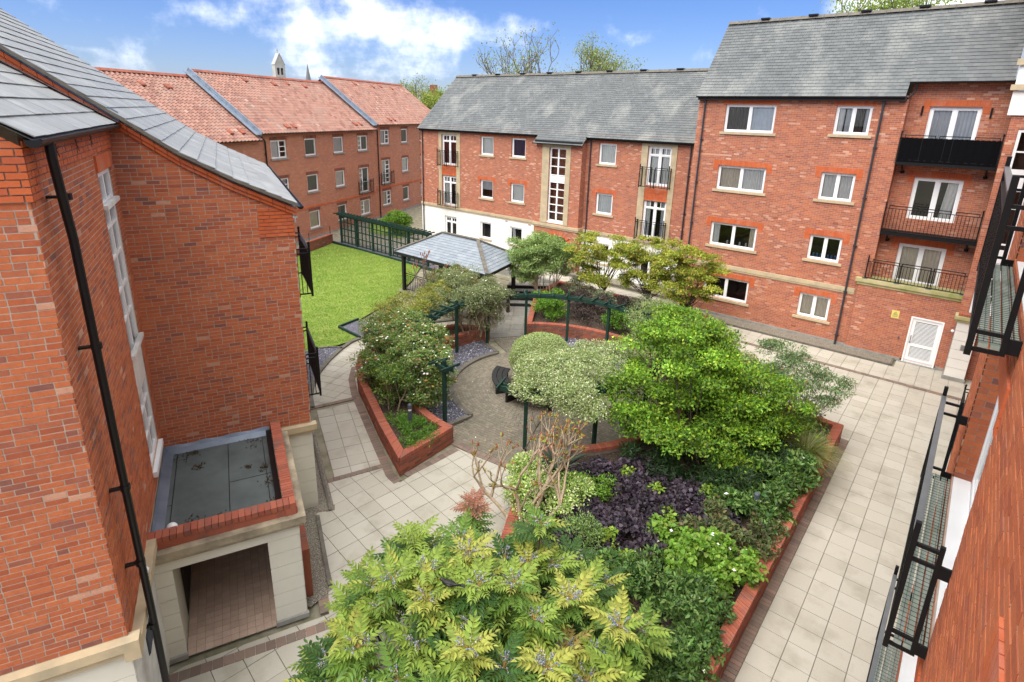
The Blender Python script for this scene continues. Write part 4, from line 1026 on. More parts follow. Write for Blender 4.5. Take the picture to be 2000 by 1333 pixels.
Fs = Fac((XL, 28.95), (0, 1), (-1, 0)); Fs.quad(mb, 0, 8, 0, 8.35); q = [(XL, 28.95, 8.35), (XL, 32.92, 11.9), (XL, 36.9, 8.35)]; mb.poly(q, [(p[1], p[2]) for p in q])
mb.build('wall', 'brickwork', MBK)
grooved(FM, MBK, XL, -10.5, 0, 2.45, 'white_render', 'rendered_wall', .41, gnd+gd, 0., .01)
mb = MB(); FM.quad(mb, XL, -10.5, 0, 2.45, -.14, uv=False); 
for h in ():
    pass
mb = MB(); FM.wall(mb, XL, -10.5, 0, 2.45, gnd+gd, d=-.011, rev=.1); mb.build('wall_core', 'white_render', MBK)
for i, (a, b, c, e) in enumerate(top+mid):
    w = window(FM, MBK, a, b, c, e, (), fw=.075, curt=[[('curtain_white', 0, 1)], [('curtain_purple', 0, 1)], [('curtain_white', 0, 1)], [('curtain_grey', 0, 1, .45)], [('curtain_white', 0, 1)], [('curtain_white', 0, 1)]][i], sillw=.14)
    lintel(FM, w, a, b, e+.003, ear=.225 if i > 2 else 0, ext=.22 if i > 2 else .1, h=.225 if i > 2 else .2)
for (a, b, c, e) in gnd:
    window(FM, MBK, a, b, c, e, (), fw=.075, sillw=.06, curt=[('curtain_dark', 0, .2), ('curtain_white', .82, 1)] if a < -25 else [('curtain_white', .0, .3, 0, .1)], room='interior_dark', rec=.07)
for i, (a, b, c, e) in enumerate(dors+gd):
    w = window(FM, MBK, a, b, c, e, (.5,), ((.8,), (.8,)), fw=.1, sill=None, name='french_door', curt=[[('curtain_red', 0, .42), ('curtain_red', .58, 1)], [('curtain_white', 0, .3), ('curtain_white', .8, 1)], [('curtain_white', .05, .4), ('curtain_white', .6, .95)], [('curtain_white', 0, .22), ('curtain_grey', .78, 1)], None, None][i], room='interior_dark' if i != 1 else 'interior')
    mb = MB()
    for u in (a+(b-a)*.27, a+(b-a)*.73): FM.box(mb, u-.02, u+.02, c+(e-c)*.8, e-.1, -.15, -.1)
    mb.build('glazing_bar', 'white_pvc', w)
for (x0, x1, a, b, z0, z1) in ((-31.12, -28.92, -30.82, -29.3, 2.7, 8.08), (-14.82, -12.75, -14.45, -13.07, 2.7, 8.12)):
    mb = MB()
    for (u0, u1) in ((x0, a-.002), (b+.002, x1)):
        z = z0; k = 0
        while z < z1-.26: FM.box(mb, u0, u1, z+.003, min(z+.6, z1-.25)-.003, -.08, .04); z += .6
    FM.box(mb, x0, x1, z1-.245, z1, -.08, .045); mb.build('stone_surround', 'sandstone', MBK)
    mb = MB(); FM.box(mb, a, b, 4.93, 5.0, -.08, .025)
    z = 5.005
    while z < 5.6:
        u = a
        while u < b-.02: FM.box(mb, u+.004, min(u+.222, b)-.004, z, z+.065, -.08, .012, random.random()); u += .225
        z += .075
    mb.build('brick_panel', 'brick_orange', MBK, kind='stuff')
for (a, b, c) in ((-30.98, -29.12, 5.62), (-30.98, -29.12, 2.68), (-14.68, -12.98, 5.68), (-14.68, -12.98, 2.74)):
    railing(FM, MBK, a, b, c, c+1.08, .32, ret=.3, pitch=.16, tops=[(a+.1, (a+b)/2-.15), ((a+b)/2+.05, b-.1)], posts=((a+b)/2-.15, (a+b)/2+.05))
mb = MB()
for (u0, u1) in ((XL-.03, -21.8), (-18.35, -10.5)): FM.box(mb, u0, u1, 2.52, 2.68, -.03, .07); FM.box(mb, u0, u1, 2.43, 2.515, -.03, .04)
mb.build('string_course', 'sandstone', MBK)
# projecting stair bay
FMt = FM.shift(.5); tw = (-20.74, -19.5, 2.95, 7.46); mb = MB()
arch = (-21.0, -18.95, 0, 2.05)
FMt.wall(mb, -21.75, -18.4, 0, 7.8, [tw, arch], rev=.3)
for x, s in ((-21.75, -1), (-18.4, 1)): Fac((x, 28.45), (0, 1), (s, 0)).quad(mb, 0, .5, 0, 7.8)
mb.build('bay_wall', 'brickwork', MBK)
w = window(FMt, MBK, *tw, (.5,), (.11, .22, .33, .44, .64, .76, .88), fw=.09, sill='white_pvc', sash=False, sillw=-.01, silld=.02, room='interior_dark', label='tall stair window of white framed panes')
mb = MB(); FMt.box(mb, tw[0]+.09, tw[1]-.09, 5.35, 5.76, -.12, -.07); mb.build('spandrel_panel', 'white_pvc', w)
mb = MB()
for (u0, u1) in ((-21.26, -20.742), (-19.498, -19.16)):
    z = 2.8
    while z < 7.46: FMt.box(mb, u0, u1, z+.003, min(z+.62, 7.46)-.003, -.08, .04); z += .62
FMt.box(mb, -21.26, -19.16, 7.465, 7.72, -.08, .045); mb.build('stone_surround', 'sandstone', MBK)
mb = MB(); FMt.box(mb, -21.85, -18.3, 2.6, 2.76, -.5, .1); FMt.box(mb, -21.8, -18.35, 2.5, 2.595, -.5, .06); mb.build('string_course', 'sandstone', MBK)
mb = MB(); k = 14; u0, u1 = arch[:2]
for i in range(k):      # brick arch ring over the entrance
    a0, a1 = math.pi*i/k+.02, math.pi*(i+1)/k-.02; P_ = []
    for (r0, t) in ((1.03, a0), (1.03, a1), (1.26, a1), (1.26, a0)): P_.append(((u0+u1)/2+r0*math.cos(t), 1.3+r0*math.sin(t)*.85))
    f = [FMt.P(x, z, .02) for x, z in P_]; b_ = [FMt.P(x, z, -.1) for x, z in P_]; mb.hexa([b_[0], b_[1], b_[2], b_[3], f[0], f[1], f[2], f[3]], random.random())
mb.build('entrance_arch', 'brick_orange', MBK, kind='stuff')
mb = MB(); FMt.quad(mb, arch[0], arch[1], 0, 2.05, -.32, uv=False); mb.build('entrance_door', 'dark_timber_door', MBK)
# roof
SL = .93; hy = math.hypot(1, SL); sv = np.array([0, 1, SL])/hy; ls = (32.92-28.72)*hy; dn = -.5*hy
roof_slates('roof', MBK, (0, 28.72, 8.12), (1, 0, 0), sv, [(-33.25, 0), (-21.9, 0), (-21.9, ls), (-33.25, ls)], .25, .18, 'slate', 300)
roof_slates('roof', MBK, (0, 28.72, 8.12), (1, 0, 0), sv, [(-21.9, dn), (-18.3, dn), (-18.3, ls), (-21.9, ls)], .25, .18, 'slate', 0)
roof_slates('roof', MBK, (0, 28.72, 8.12), (1, 0, 0), sv, [(-18.3, 0), (-10.5, 0), (-10.5, ls), (-18.3, ls)], .25, .18, 'slate', 0)
mb = MB(); mb.poly([(-33.25, 32.94, 12.0), (-10.5, 32.94, 12.0), (-10.5, 37.1, 8.1), (-33.25, 37.1, 8.1)]); mb.build('rear_slope', 'far_slate', MBK)
ridge((-33.25, 32.92, 12.04), (-10.5, 32.92, 12.04), MBK, 'kerb')
for x in np.arange(-31.5, -11, 2.35): mb = MB(); mb.box((x, 32.75, 12.05), (x+.4, 33.1, 12.12)); mb.build('ridge_vent', 'black_plastic', MBK)
gutter((-33.2, 28.66, 8.14), (-21.9, 28.66, 8.14), MBK); gutter((-21.9, 28.18, 7.68), (-18.3, 28.18, 7.68), MBK); gutter((-18.3, 28.66, 8.14), (-10.5, 28.66, 8.14), MBK)
mb = MB(); FM.box(mb, XL, -21.75, 8.0, 8.16, 0, .18); FM.box(mb, -18.4, -10.5, 8.0, 8.16, 0, .18); FMt.box(mb, -21.8, -18.35, 7.75, 7.87, -.1, .15); mb.build('soffit', 'black_timber', MBK)
for u in (-32.85, -18.1, -12.0): pipe(FM, MBK, u, 0, 8.0, mat='pipe_grey', d=.07, r=.04)
pipe(FM, MBK, -21.88, 2.7, 7.7, mat='pipe_grey', d=.07, r=.04)
for u, z in ((-25.1, 5.3), (-22.6, 2.3), (-15.6, 5.5), (-11.7, 5.5), (-24.6, 2.28)): mb = MB(); airbrick(FM, mb, u, z); mb.build('air_brick', 'brick_planter', MBK)

# ---------- red-roofed wing at the back left
TB = thing('terrace_block', 'brown brick wing with red pantile roofs stepped in three, behind the lawn', 'building', (-43.5, 29, 0))
TA = R(112); et = np.array([math.cos(TA), math.sin(TA)]); ntv = np.array([math.sin(TA), -math.cos(TA)])
FTB = Fac((-41.507, 31.288), et, ntv)
TW = {'a1': (-13.3, -11.76, 6.08, 7.27, 'm'), 'a2': (-9.82, -8.57, 6.08, 7.27, 's'), 'a3': (-6.4, -5.1, 6.08, 7.28, 's'), 'a4': (-3.06, -1.55, 6.08, 7.28, 'l'), 'b2': (-9.85, -8.57, 3.47, 4.7, 's'), 'b3': (-6.38, -5.15, 3.47, 4.68, 's'), 'b4': (-3.05, -1.6, 2.6, 4.67, 'd'), 'b1': (-13.3, -11.8, 3.5, 4.72, 'm'),
      'c2': (-9.88, -8.65, .75, 2.03, 's'), 'c3': (-6.36, -5.15, .75, 1.98, 's'), 'c4': (-3.07, -1.58, .68, 1.93, 'l'), 'c1': (-13.3, -11.87, .8, 2.02, 'm'),
      'd1': (.58, 2.09, 6.45, 7.68, 'm'), 'd2': (4.34, 5.55, 6.45, 7.7, 's'), 'd3': (8.14, 9.5, 6.45, 7.72, 's'), 'e1': (.6, 2.05, 2.97, 5.05, 'd'), 'e2': (4.35, 5.6, 3.74, 5.02, 's'), 'e3': (8.17, 9.5, 3.74, 4.98, 's'), 'f1': (.59, 2.09, .98, 2.28, 'm'), 'f2': (4.37, 5.58, .94, 2.25, 's'), 'f3': (8.15, 9.5, .96, 2.15, 's')}
segs = ((-24, -14.35, 7.3), (-14.35, -.5, 7.68), (-.5, 13.5, 8.08))
mb = MB()
for (a, b, z) in segs: FTB.wall(mb, a, b, -.4, z, [h[:4] for h in TW.values() if a < h[0] < b], rev=.1)
for (a, za, zb) in ((-14.35, 7.3, 7.68), (-.5, 7.68, 8.08)): mb.poly([FTB.P(a, za-.3, .01), FTB.P(a, zb, .01), FTB.P(a, zb+3.7, -5), FTB.P(a, za+3.6, -5)], [(0, 0), (0, .6), (5, 4), (5, 3.6)])
mb.build('wall', 'brickwork_brown', TB)
cu = ['curtain_white', 'curtain_grey', 'curtain_dark', 'curtain_white', 'curtain_cream']
for i, (k, (a, b, c, e, ty)) in enumerate(TW.items()):
    v, br = {'s': ((), ()), 'm': ((.56,), ((), (.33, .66))), 'l': ((.36,), ((.33, .66), ())), 'd': ((.5,), ((.4,), (.2, .4, .6, .8))) if k == 'e1' else ((.36,), ((.2, .4, .6, .8), (.4,)))}[ty]
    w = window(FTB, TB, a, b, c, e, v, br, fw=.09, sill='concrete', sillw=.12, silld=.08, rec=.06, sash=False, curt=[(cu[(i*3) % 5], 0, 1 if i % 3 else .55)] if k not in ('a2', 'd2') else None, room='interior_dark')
    lintel(FTB, w, a, b, e+.004, h=.215, ext=.1, mat='brick_planter', d=.008)
mb = MB()
for (a, b, z) in ((-24, -.45, 2.3), (-.45, 13.5, 2.55)):
    FTB.box(mb, a, b, z, z+.075, -.02, .03, .2); FTB.box(mb, a, b, z+.08, z+.15, -.02, .02, .5)
mb.build('brick_band', 'brick_orange', TB)
for (a, b, c) in ((-3.25, -1.4, 2.5), (.42, 2.2, 2.9)): railing(FTB, TB, a, b, c, c+1.05, .3, ret=.28, pitch=.2)
for u, z in ((-13.85, 7.6), (0., 8.0)): pipe(FTB, TB, u, 0, z, d=.07, r=.045, off=(-.5, .1))
def pantiles(name, parent, a0, a1, ze, rise, depth, mat='pantile', cw=.30, ch=.30):
    """single-lap pantiles: every tile an S-shaped sheet, courses stepping over each other"""
    sl = np.array([-ntv[0]*depth, -ntv[1]*depth, rise]); ln = np.linalg.norm(sl); s = sl/ln; u = np.array([*et, 0]); n = np.cross(u, s); n = n if n[2] > 0 else -n
    O = FTB.P(0, ze, .28); nr = int(ln/ch); nc = int((a1-a0)/cw); mb = MB(); k = 5
    prof = [.075, .055, .0, .004, .04, .075]
    for j in range(nr+1):
        for i in range(nc):
            t = min(1, max(0, random.gauss(.45, .24))); pts0, pts1 = [], []
            y0, y1 = j*ch, min((j+1)*ch+.02, ln+.05)
            for m in range(k+1):
                x = a0+(i+m/k)*(a1-a0)/nc; h = prof[m]*1.2
                pts0.append(O+u*x+s*y0+n*(h+.028)); pts1.append(O+u*x+s*y1+n*h)
            for m in range(k): mb.poly([pts0[m], pts0[m+1], pts1[m+1], pts1[m]], tint=t)
            for m in range(k): mb.poly([pts0[m]-n*.03, pts0[m+1]-n*.03, pts0[m+1], pts0[m]], tint=t*.5)
    base = MB(); base.poly([O+u*a0, O+u*a1, O+u*a1+s*ln, O+u*a0+s*ln]); b = base.build(name, 'brick_planter', parent)
    x = mb.build('pantiles', mat, b, kind='stuff'); return O, u, s, n, ln
for (a0, a1, ze, zr) in ((-24, -14.35, 7.3, 11.1), (-14.35, -.5, 7.7, 11.48), (-.5, 13.6, 8.1, 11.95)):
    O, u, s, n, ln = pantiles('roof', TB, a0, a1, ze, zr-ze, 5.2)
    ridge(O+u*a0+s*ln+n*.1, O+u*a1+s*ln+n*.1, TB, 'brick_coping', .16)
    mb = MB(); mb.poly([O+u*a0+s*ln, O+u*a1+s*ln, O+u*a1+s*ln+np.array([-ntv[0]*5, -ntv[1]*5, -3.8]), O+u*a0+s*ln+np.array([-ntv[0]*5, -ntv[1]*5, -3.8])]); mb.build('rear_slope', 'brick_planter', TB)
    vm_ = [(.3, .9), (.5, .87), (.62, .9), (.76, .87), (.22, .1), (.27, .1), (.83, .12), (.88, .12)] if a0 > -20 else [(.55, .82), (.72, .8), (.8, .13), (.9, .13)]
    vb = MB(); vb.bar((0, 0, 0), (0, .0001, .0), .1, .1); 
    for (fu, fs) in vm_:
        vb = MB(); c = O+u*(a0+(a1-a0)*fu)+s*ln*fs+n*.09
        vb.bar(c-u*.17, c+u*.17, .42, .07, n, random.random()); vb.bar(c-u*.15-s*.1+n*.03, c+u*.15-s*.1+n*.03, .18, .07, n, random.random()); vb.build('roof_vent', 'brick_coping', TB)
    gutter(FTB.P(a0, ze+.02, .30), FTB.P(a1, ze+.02, .30), TB, .05)
    if a0 > -20:
        mb = MB(); mb.bar(O+u*(a0-.02)+s*(-.05)+n*.02, O+u*(a0-.02)+s*(ln+.1)+n*.02, .07, .34, n); mb.bar(O+u*(a0-.25)+s*.0-n*.03, O+u*(a0-.25)+s*ln-n*.03, .36, .03, n); mb.build('lead_verge', 'lead', TB)
mb = MB()
FTB.box(mb, -24, 13.5, -.4, .12, -.02, .03); mb.build('plinth', 'concrete', TB)
# ---------- left-hand building (near): gable, wing with tall window, flat-roofed porch
GA = R(66.5); EG = np.array([math.cos(GA), math.sin(GA)]); EW = np.array([-math.sin(GA), math.cos(GA)]); L0 = np.array([-8.34, 4.177])
def LW(g, w, z=0.): p = L0+g*EG+w*EW; return np.array([p[0], p[1], z])
LB = thing('apartment_house', 'near brick house with raking slate roof, tall narrow window and flat-roofed porch', 'building', LW(-4, 3))
FG = Fac(LW(0, 3.15)[:2], EG, -EW); FL = Fac(LW(0, -2.05)[:2], EG, -EW); FWW = Fac(LW(-2.3, 0)[:2], EW, EG)
PROF = [(.74, 7.50), (-.4, 8.06), (-1.25, 8.56), (-3.5, 10.25), (-6.3, 12.35)]
def ptop(g):
    for (a, za), (b, zb) in zip(PROF, PROF[1:]):
        if g >= b: return za+(zb-za)*(g-a)/(b-a)
    return PROF[-1][1]
# mortar faces (the part) and bricks (its pieces)
mb = MB()
def gpoly(F, pts, d):
    q = [F.P(u, z, d) for u, z in pts]
    mb.poly(q[::-1] if F.flip() else q)
gp = [(-2.3, 2.2), (.66, 2.2), (.66, 7.4)]+[(g, z-.06) for g, z in PROF[1:4]]+[(-3.5, 8.9), (-2.3, 8.9)]
for (a, b) in zip(np.linspace(-6.2, .66, 29), np.linspace(-6.2, .66, 29)[1:]): gpoly(FG, [(a, 2.2), (b, 2.2), (b, ptop(b)-.05), (a, ptop(a)-.05)], -.004)
wl = mb.build('gable_wall', 'mortar', LB); ps = Pieces()
bricks(FG, -2.3, .66, 2.3, 10, ps, top=lambda g: ptop(g)-.2, hi=1.); 
mb = MB(); ps.emit('brick', 'brick', wl, 300, 'bricks')
mb = MB(); gpoly(FG.shift(0), [(.1, 6.72), (.66, 6.72), (.66, 7.42), (.1, 7.7)], .004)
op = Pieces(); bricks(FG, -.02, .665, 6.75, 7.45, op, d=.02, top=lambda g: ptop(g)-.2, hdr=.0); op.emit('corner_brick', 'brick_orange', wl, 100)
# brick corbel under the verge, three courses on the rake
mb = MB()
for (a, za), (b, zb) in zip(PROF, PROF[1:]):
    n = max(1, int(math.hypot(b-a, zb-za)/.225))
    for k, (dz, pr_) in enumerate(((.12, .10), (.20, .06))):
        for i in range(n):
            t0, t1 = (i+.02)/n, (i+.98)/n
            c = []
            for (t, h) in ((t0, 0), (t1, 0), (t1, .072), (t0, .072)):
                g, z = a+(b-a)*t, za+(zb-za)*t; c.append((g, z-dz-.04+h-.036))
            f = [FG.P(x, z, pr_) for x, z in c]; bk = [FG.P(x, z, -.05) for x, z in c]
            mb.hexa([bk[1], bk[0], bk[3], bk[2], f[1], f[0], f[3], f[2]], random.random())
mb.build('verge_corbel', 'brick_orange', LB, kind='stuff')
# front wing wall and its flank with the tall window
mb = MB(); gpoly(FL, [(-7.5, 2.6), (-2.3, 2.6), (-2.3, 8.95), (-6.3, 11.6), (-7.5, 10.8)], -.004); wl = mb.build('wing_wall', 'mortar', LB); ps = Pieces()
bricks(FL, -4.6, -2.3, 2.75, 8.414, ps); op = Pieces(); bricks(FL, -4.6, -2.28, 8.414, 11, op, d=.02, top=lambda g: 8.97+.66*(-2.3-g), hdr=.0)
ps.emit('brick', 'brick', wl, 300, 'bricks'); op.emit('band_brick', 'brick_orange', wl, 60, 'band_bricks')
TWN = (1.53, 2.72, 2.9, 8.34)
mb = MB(); FWW.wall(mb, -2.05, 3.15, 2.4, 9.1, [TWN], d=-.004, rev=.1); wl = mb.build('flank_wall', 'mortar', LB); ps = Pieces()
bricks(FWW, -2.05, 3.15, 2.45, 8.643, ps, [TWN, (-2.1, -1.6, 8.41, 9)]); op = Pieces(); bricks(FWW, -2.03, 3.1, 8.643, 9.03, op, d=.02, hdr=.6); bricks(FWW, -2.03, -1.62, 8.414, 8.643, op, d=.02, hdr=.3)
ps.emit('brick', 'brick', wl, 300, 'bricks'); op.emit('band_brick', 'brick_orange', wl, 60, 'band_bricks')
lintel(FWW, wl, TWN[0], TWN[1], TWN[3]+.005, h=.26, ext=.1, d=.03)
w = window(FWW, LB, *TWN, (.5,), (.09, .19, .29, .39, .53, .63, .74, .84, .92), fw=.085, rec=.03, sash=False, sill='white_pvc', sillw=.02, silld=.07, room='interior_dark', label='tall narrow stair window of small white framed panes')
for z in (4.4,): mb = MB(); FWW.box(mb, TWN[0]+.08, TWN[1]-.08, z, z+.75, -.07, -.01); mb.build('spandrel_panel', 'white_dirty', w)
for z in (5.15, 7.75): mb = MB(); FWW.box(mb, TWN[0]-.02, TWN[1]+.02, z, z+.07, -.02, .06); mb.build('ledge', 'white_dirty', w)
# ledges and rendered ground floor
mb = MB(); FL.box(mb, -7.5, -2.17, 2.60, 2.74, -.05, .13); FL.box(mb, -7.5, -2.22, 2.48, 2.597, -.05, .08)
FWW.box(mb, -2.18, .0, 2.44, 2.6, -.05, .13); FWW.box(mb, -2.1, .0, 2.36, 2.437, -.05, .06)
mb.build('stone_ledge', 'sandstone', LB)
grooved(FL, LB, -7.5, -2.3, .1, 2.47, 'cream_render', 'rendered_wall', .40)
grooved(FWW, LB, -2.05, .0, .1, 2.35, 'white_dirty', 'rendered_wall', .20, gap=.008)
mb = MB(); FL.quad(mb, -7.5, -2.3, 0, 2.5, -.013, uv=False); FWW.quad(mb, -2.05, 0., 0, 2.5, -.013, uv=False); mb.build('wall_core', 'cream_render', LB)
mb = MB(); FWW.box(mb, -1.25, -.45, 1.52, 1.86, 0, .012); v = mb.build('vent_grille', 'pipe_grey', LB)
mb = MB()
for i in range(9): FWW.box(mb, -1.24, -.46, 1.535+i*.036, 1.55+i*.036, .012, .024)
mb.build('vent_slat', 'bollard_metal', v)
mb = MB(); mb.lathe(FWW.P(-.84, 2.7, .07), [(.02, -.05), (.05, -.03), (.06, .02), (.04, .05), (.01, .06)], 12); mb.tube([FWW.P(-.84, 2.73, 0), FWW.P(-.84, 2.73, .08)], .02, 8); mb.build('wall_fitting', 'globe_white', LB)  # white security camera on the flank wall
# downpipe of the wing, gutter, roof slopes
mb = MB(); u = -1.5
mb.tube([FWW.P(-1.72, 9.0, .17), FWW.P(-1.72, 8.82, .17), FWW.P(-1.62, 8.3, .17), FWW.P(-1.53, 7.9, .17), FWW.P(-1.5, 5.0, .17), FWW.P(-1.5, 2.6, .19), FWW.P(-1.5, .1, .19)], .048, 12)
for z in (8.35, 6.55, 4.55, 3.35, 2.25): mb.tube([FWW.P(-1.5, z, .175), FWW.P(-1.5, z+.07, .175)], .060, 12); FWW.box(mb, -1.53, -1.47, z+.02, z+.05, 0, .15)
mb.build('drainpipe', 'black_plastic', LB)
gutter(FWW.P(-2.2, 9.03, .15), FWW.P(3.2, 9.03, .15), LB, .075)
mb = MB()
for i, (u, z) in enumerate(((-.9, 8.86), (.2, 8.86), (1.2, 8.88))):
    for k in range(3): a = k*math.pi/3+.2; mb.tube([FWW.P(u-.13*math.cos(a), z-.13*math.sin(a), .05), FWW.P(u+.13*math.cos(a), z+.13*math.sin(a), .05)], .004, 4)
mb.build('bird_spikes', 'black_metal', LB)
def slope(name, g0, z0, g1, z1, w0, w1, mat, sw, ex, nmax, under='far_slate'):
    O = LW(g0, 0, z0); s = LW(g1, 0, z1)-O; ln = np.linalg.norm(s); s /= ln
    return roof_slates(name, LB, O, np.array([*EW, 0]), s, [(w0, 0), (w1, 0), (w1, ln), (w0, ln)], sw, ex, mat, nmax, lift=.016)
for i, ((a, za), (b, zb)) in enumerate(zip(PROF, PROF[1:])):
    slope('roof', a, za, b, zb, 2.98, 12.2, 'slate_wide', .46, (.318, .33, .311, .318)[i], 110 if i < 3 else 40)
slope('wing_roof', -2.14, 9.05, -6.3, 11.75, -2.17, 3.05, 'slate_wide', .42, .34, 120)
mb = MB(); mb.poly([LW(-6.3, -2.2, 11.75), LW(-6.3, 12.2, 12.35), LW(-12, 12.2, 8), LW(-12, -2.2, 8)]); mb.build('rear_slope', 'far_slate', LB)
mb = MB()     # verge edge boards
for (a, za), (b, zb) in zip(PROF, PROF[1:]): mb.bar(LW(a, 2.97, za-.035), LW(b, 2.97, zb-.035), .03, .05)
mb.build('verge', 'kerb', LB)
mb = MB()     # stepped lead flashing of the wing roof against the gable
for i in range(14):
    g0, g1 = -2.1-i*.3, -2.1-(i+1)*.3-.04; z0, z1 = 9.07+.65*(-2.14-g0), 9.07+.65*(-2.14-g1)
    f = lambda g, z, d: FG.P(g, z, d)
    mb.poly([f(g0, z0+.02, .03), f(g1, z1+.02, .03), f(g1, z1+.2, .02), f(g0, z0+.2, .02)]); mb.poly([f(g0, z0+.03, .03+.003*(i % 2)), f(g1, z1+.03, .03+.003*(i % 2)), f(g1, z1+.03, .24), f(g0, z0+.03, .24)])
mb.build('flashing', 'lead', LB)
gutter(LW(.8, 2.95, 7.44), LW(.8, 12.2, 7.44), LB, .06)
mb = MB(); F2 = Fac(LW(.66, 3.15)[:2], EW, EG); F2.quad(mb, 0, 9, 0, 7.45, uv=True); F3 = Fac(LW(0, 12.15)[:2], EG, EW); F3.quad(mb, -6.3, .66, 0, 7.4); mb.build('long_wall', 'brickwork', LB)
for z in (5.3, 2.75):      # iron balconies on the long side, seen end-on
    railing(F2, LB, .55, 2.4, z, z+1.08, .32, ret=.3, pitch=.13)
mb = MB(); mb.tube([LW(.72, 3.6, 7.3), LW(.72, 3.6, 7.0)], .03, 8); mb.box(tuple(LW(.68, 3.2, 7.22)-.05), tuple(LW(.68, 3.2, 7.42)+.05)); mb.build('gutter_end', 'white_dirty', LB)
# porch: two grooved piers, beam, cornice, brick kerb, felt roof
PO = LB
FPf = Fac(LW(0, 0)[:2], EG, -EW); FPs = Fac(LW(0, 0)[:2], EW, EG)
for (a, b) in ((-2.42, -2.03), (-.55, 0)): grooved(FPf, PO, a, b, .1, 1.9, 'cream_render', 'porch_pier', .3)
for (a, b) in ((-2.4, -2.05), (-.53, -.012)): mb = MB(); FPf.box(mb, a, b, 0, 1.9, -.5, -.012); mb.build('pier_core', 'cream_render', PO)
mb = MB(); FPf.box(mb, -2.42, -.0, 1.903, 2.12, -.5, .0); FPs.box(mb, .5, 3.15, 1.903, 2.12, -.5, -.002); mb.build('porch_beam', 'cream_render', PO)
grooved(FPs, PO, 0, 3.15, .1, 1.9, 'cream_render', 'porch_side', .3)
mb = MB(); FPs.box(mb, .02, 3.13, 0, 1.9, -.16, -.012); mb.build('side_core', 'cream_render', PO)
grooved(FG, PO, 0.02, .66, .1, 2.12, 'cream_render', 'rendered_pilaster', .34); mb = MB(); FG.quad(mb, 0, .66, 0, 2.2, -.013, uv=False); mb.build('pilaster_core', 'cream_render', PO)
mb = MB(); FG.box(mb, -.1, .76, 2.2, 2.34, -.05, .13); FG.box(mb, -.1, .72, 2.12, 2.197, -.05, .08); mb.build('stone_ledge', 'sandstone', PO)
mb = MB(); FPf.box(mb, -2.45, .12, 2.2, 2.34, -.3, .12); FPf.box(mb, -2.43, .07, 2.122, 2.197, -.3, .07); FPs.box(mb, .302, 3.0, 2.2, 2.338, -.3, .118); FPs.box(mb, .302, 3.0, 2.122, 2.195, -.3, .068); mb.build('cornice', 'sandstone_grimy', PO)
ps = Pieces()
def coping(F, u0, u1, d0, d1, z, h=.10, pitch=.0765):
    n = int(round((u1-u0)/pitch)); st = (u1-u0)/n
    for i in range(n):
        a, b = u0+i*st+.004, u0+(i+1)*st-.004; q = [F.P(a, z, d1), F.P(b, z, d1), F.P(b, z, d0), F.P(a, z, d0)]
        q = q if np.cross(q[1]-q[0], q[2]-q[1])[2] > 0 else q[::-1]
        ps.add([p+np.array([0, 0, random.choice((-.002, 0, .002))]) for p in q], (0, 0, 1), h, random.random())
coping(FPf, -2.3, -.02, -.22, -.0, 2.58, pitch=.105); coping(FPs, .24, 3.13, -.22, -.02, 2.575)
mb = MB(); FPf.box(mb, -2.3, -.0, 2.34, 2.485, -.2, -.02); FPs.box(mb, .0, 3.13, 2.34, 2.482, -.2, -.022); kb = mb.build('roof_kerb', 'brick_coping', PO); ps.emit('coping_brick', 'brick_coping', kb, 300)
mb = MB(); mb.poly([LW(-2.3, .2, 2.33), LW(-.2, .2, 2.33), LW(-.2, 3.15, 2.33), LW(-2.3, 3.15, 2.33)]); fr = mb.build('felt_roof', 'felt', PO)
mb = MB()
for (a, b) in (((-1.1, .2), (-1.1, 3.1)), ((-1.1, 1.5), (-.3, 1.5)), ((-2.05, .2), (-2.05, 3.1)), ((-2.28, 1.2), (-2.05, 1.2)), ((-.42, .2), (-.42, 3.1))): mb.bar(LW(*a, 2.331), LW(*b, 2.331), .012, .006)
mb.bar(LW(-.28, .22, 2.36), LW(-.28, 3.1, 2.36), .1, .08); mb.build('felt_joint', 'black_plastic', fr)
mb = MB(); k = 24
for i in range(k):
    for (p, q, nrm) in (((-2.3+2.05*i/k, 3.145), (-2.3+2.05*(i+1)/k, 3.145), 'w'), ((-2.295, .2+2.95*i/k), (-2.295, .2+2.95*(i+1)/k), 'g')):
        h0, h1 = .13+.012*math.sin(i*.9), .13+.012*math.sin((i+1)*.9); o1 = lambda p, d: (p[0], p[1]-d) if nrm == 'w' else (p[0]+d, p[1])
        mb.poly([LW(*o1(p, .012), 2.335+h0), LW(*o1(q, .012), 2.335+h1), LW(*o1(q, .05), 2.40), LW(*o1(p, .05), 2.40)]); mb.poly([LW(*o1(p, .05), 2.40), LW(*o1(q, .05), 2.40), LW(*o1(q, .17), 2.335), LW(*o1(p, .17), 2.335)])
mb.build('flashing', 'lead_dark', PO)
n = 420; cs = [(-2.0, 2.75, .2), (-.55, 2.8, .22), (-.4, 1.2, .15), (-.35, .5, .15), (-1.7, .5, .18), (-1.75, 2.9, .1), (-.75, 1.9, .06), (-1.65, 2.3, .1), (-.45, 1.75, .1), (-1.25, .5, .1)]
P = []
for _ in range(n): c = random.choice(cs); P.append(LW(c[0]+random.gauss(0, c[2]*.6), min(3.0, max(.3, c[1]+random.gauss(0, c[2]*.6))), 2.34))
P = np.array(P); D = rdir(n); D[:, 2] = np.abs(D[:, 2])*.3; sz = RNG.uniform(.02, .05, n)
link('moss_debris', leaf_mesh('moss_debris', P, D, rdir(n)*.4+np.array([0, 0, 1.]), sz, sz*.8, palette(n, [(.06, .032, .016), (.09, .045, .02), (.03, .02, .014), (.035, .045, .01)], .2), 'leaf_dark', wloc(fr), .2), fr, 'stuff')
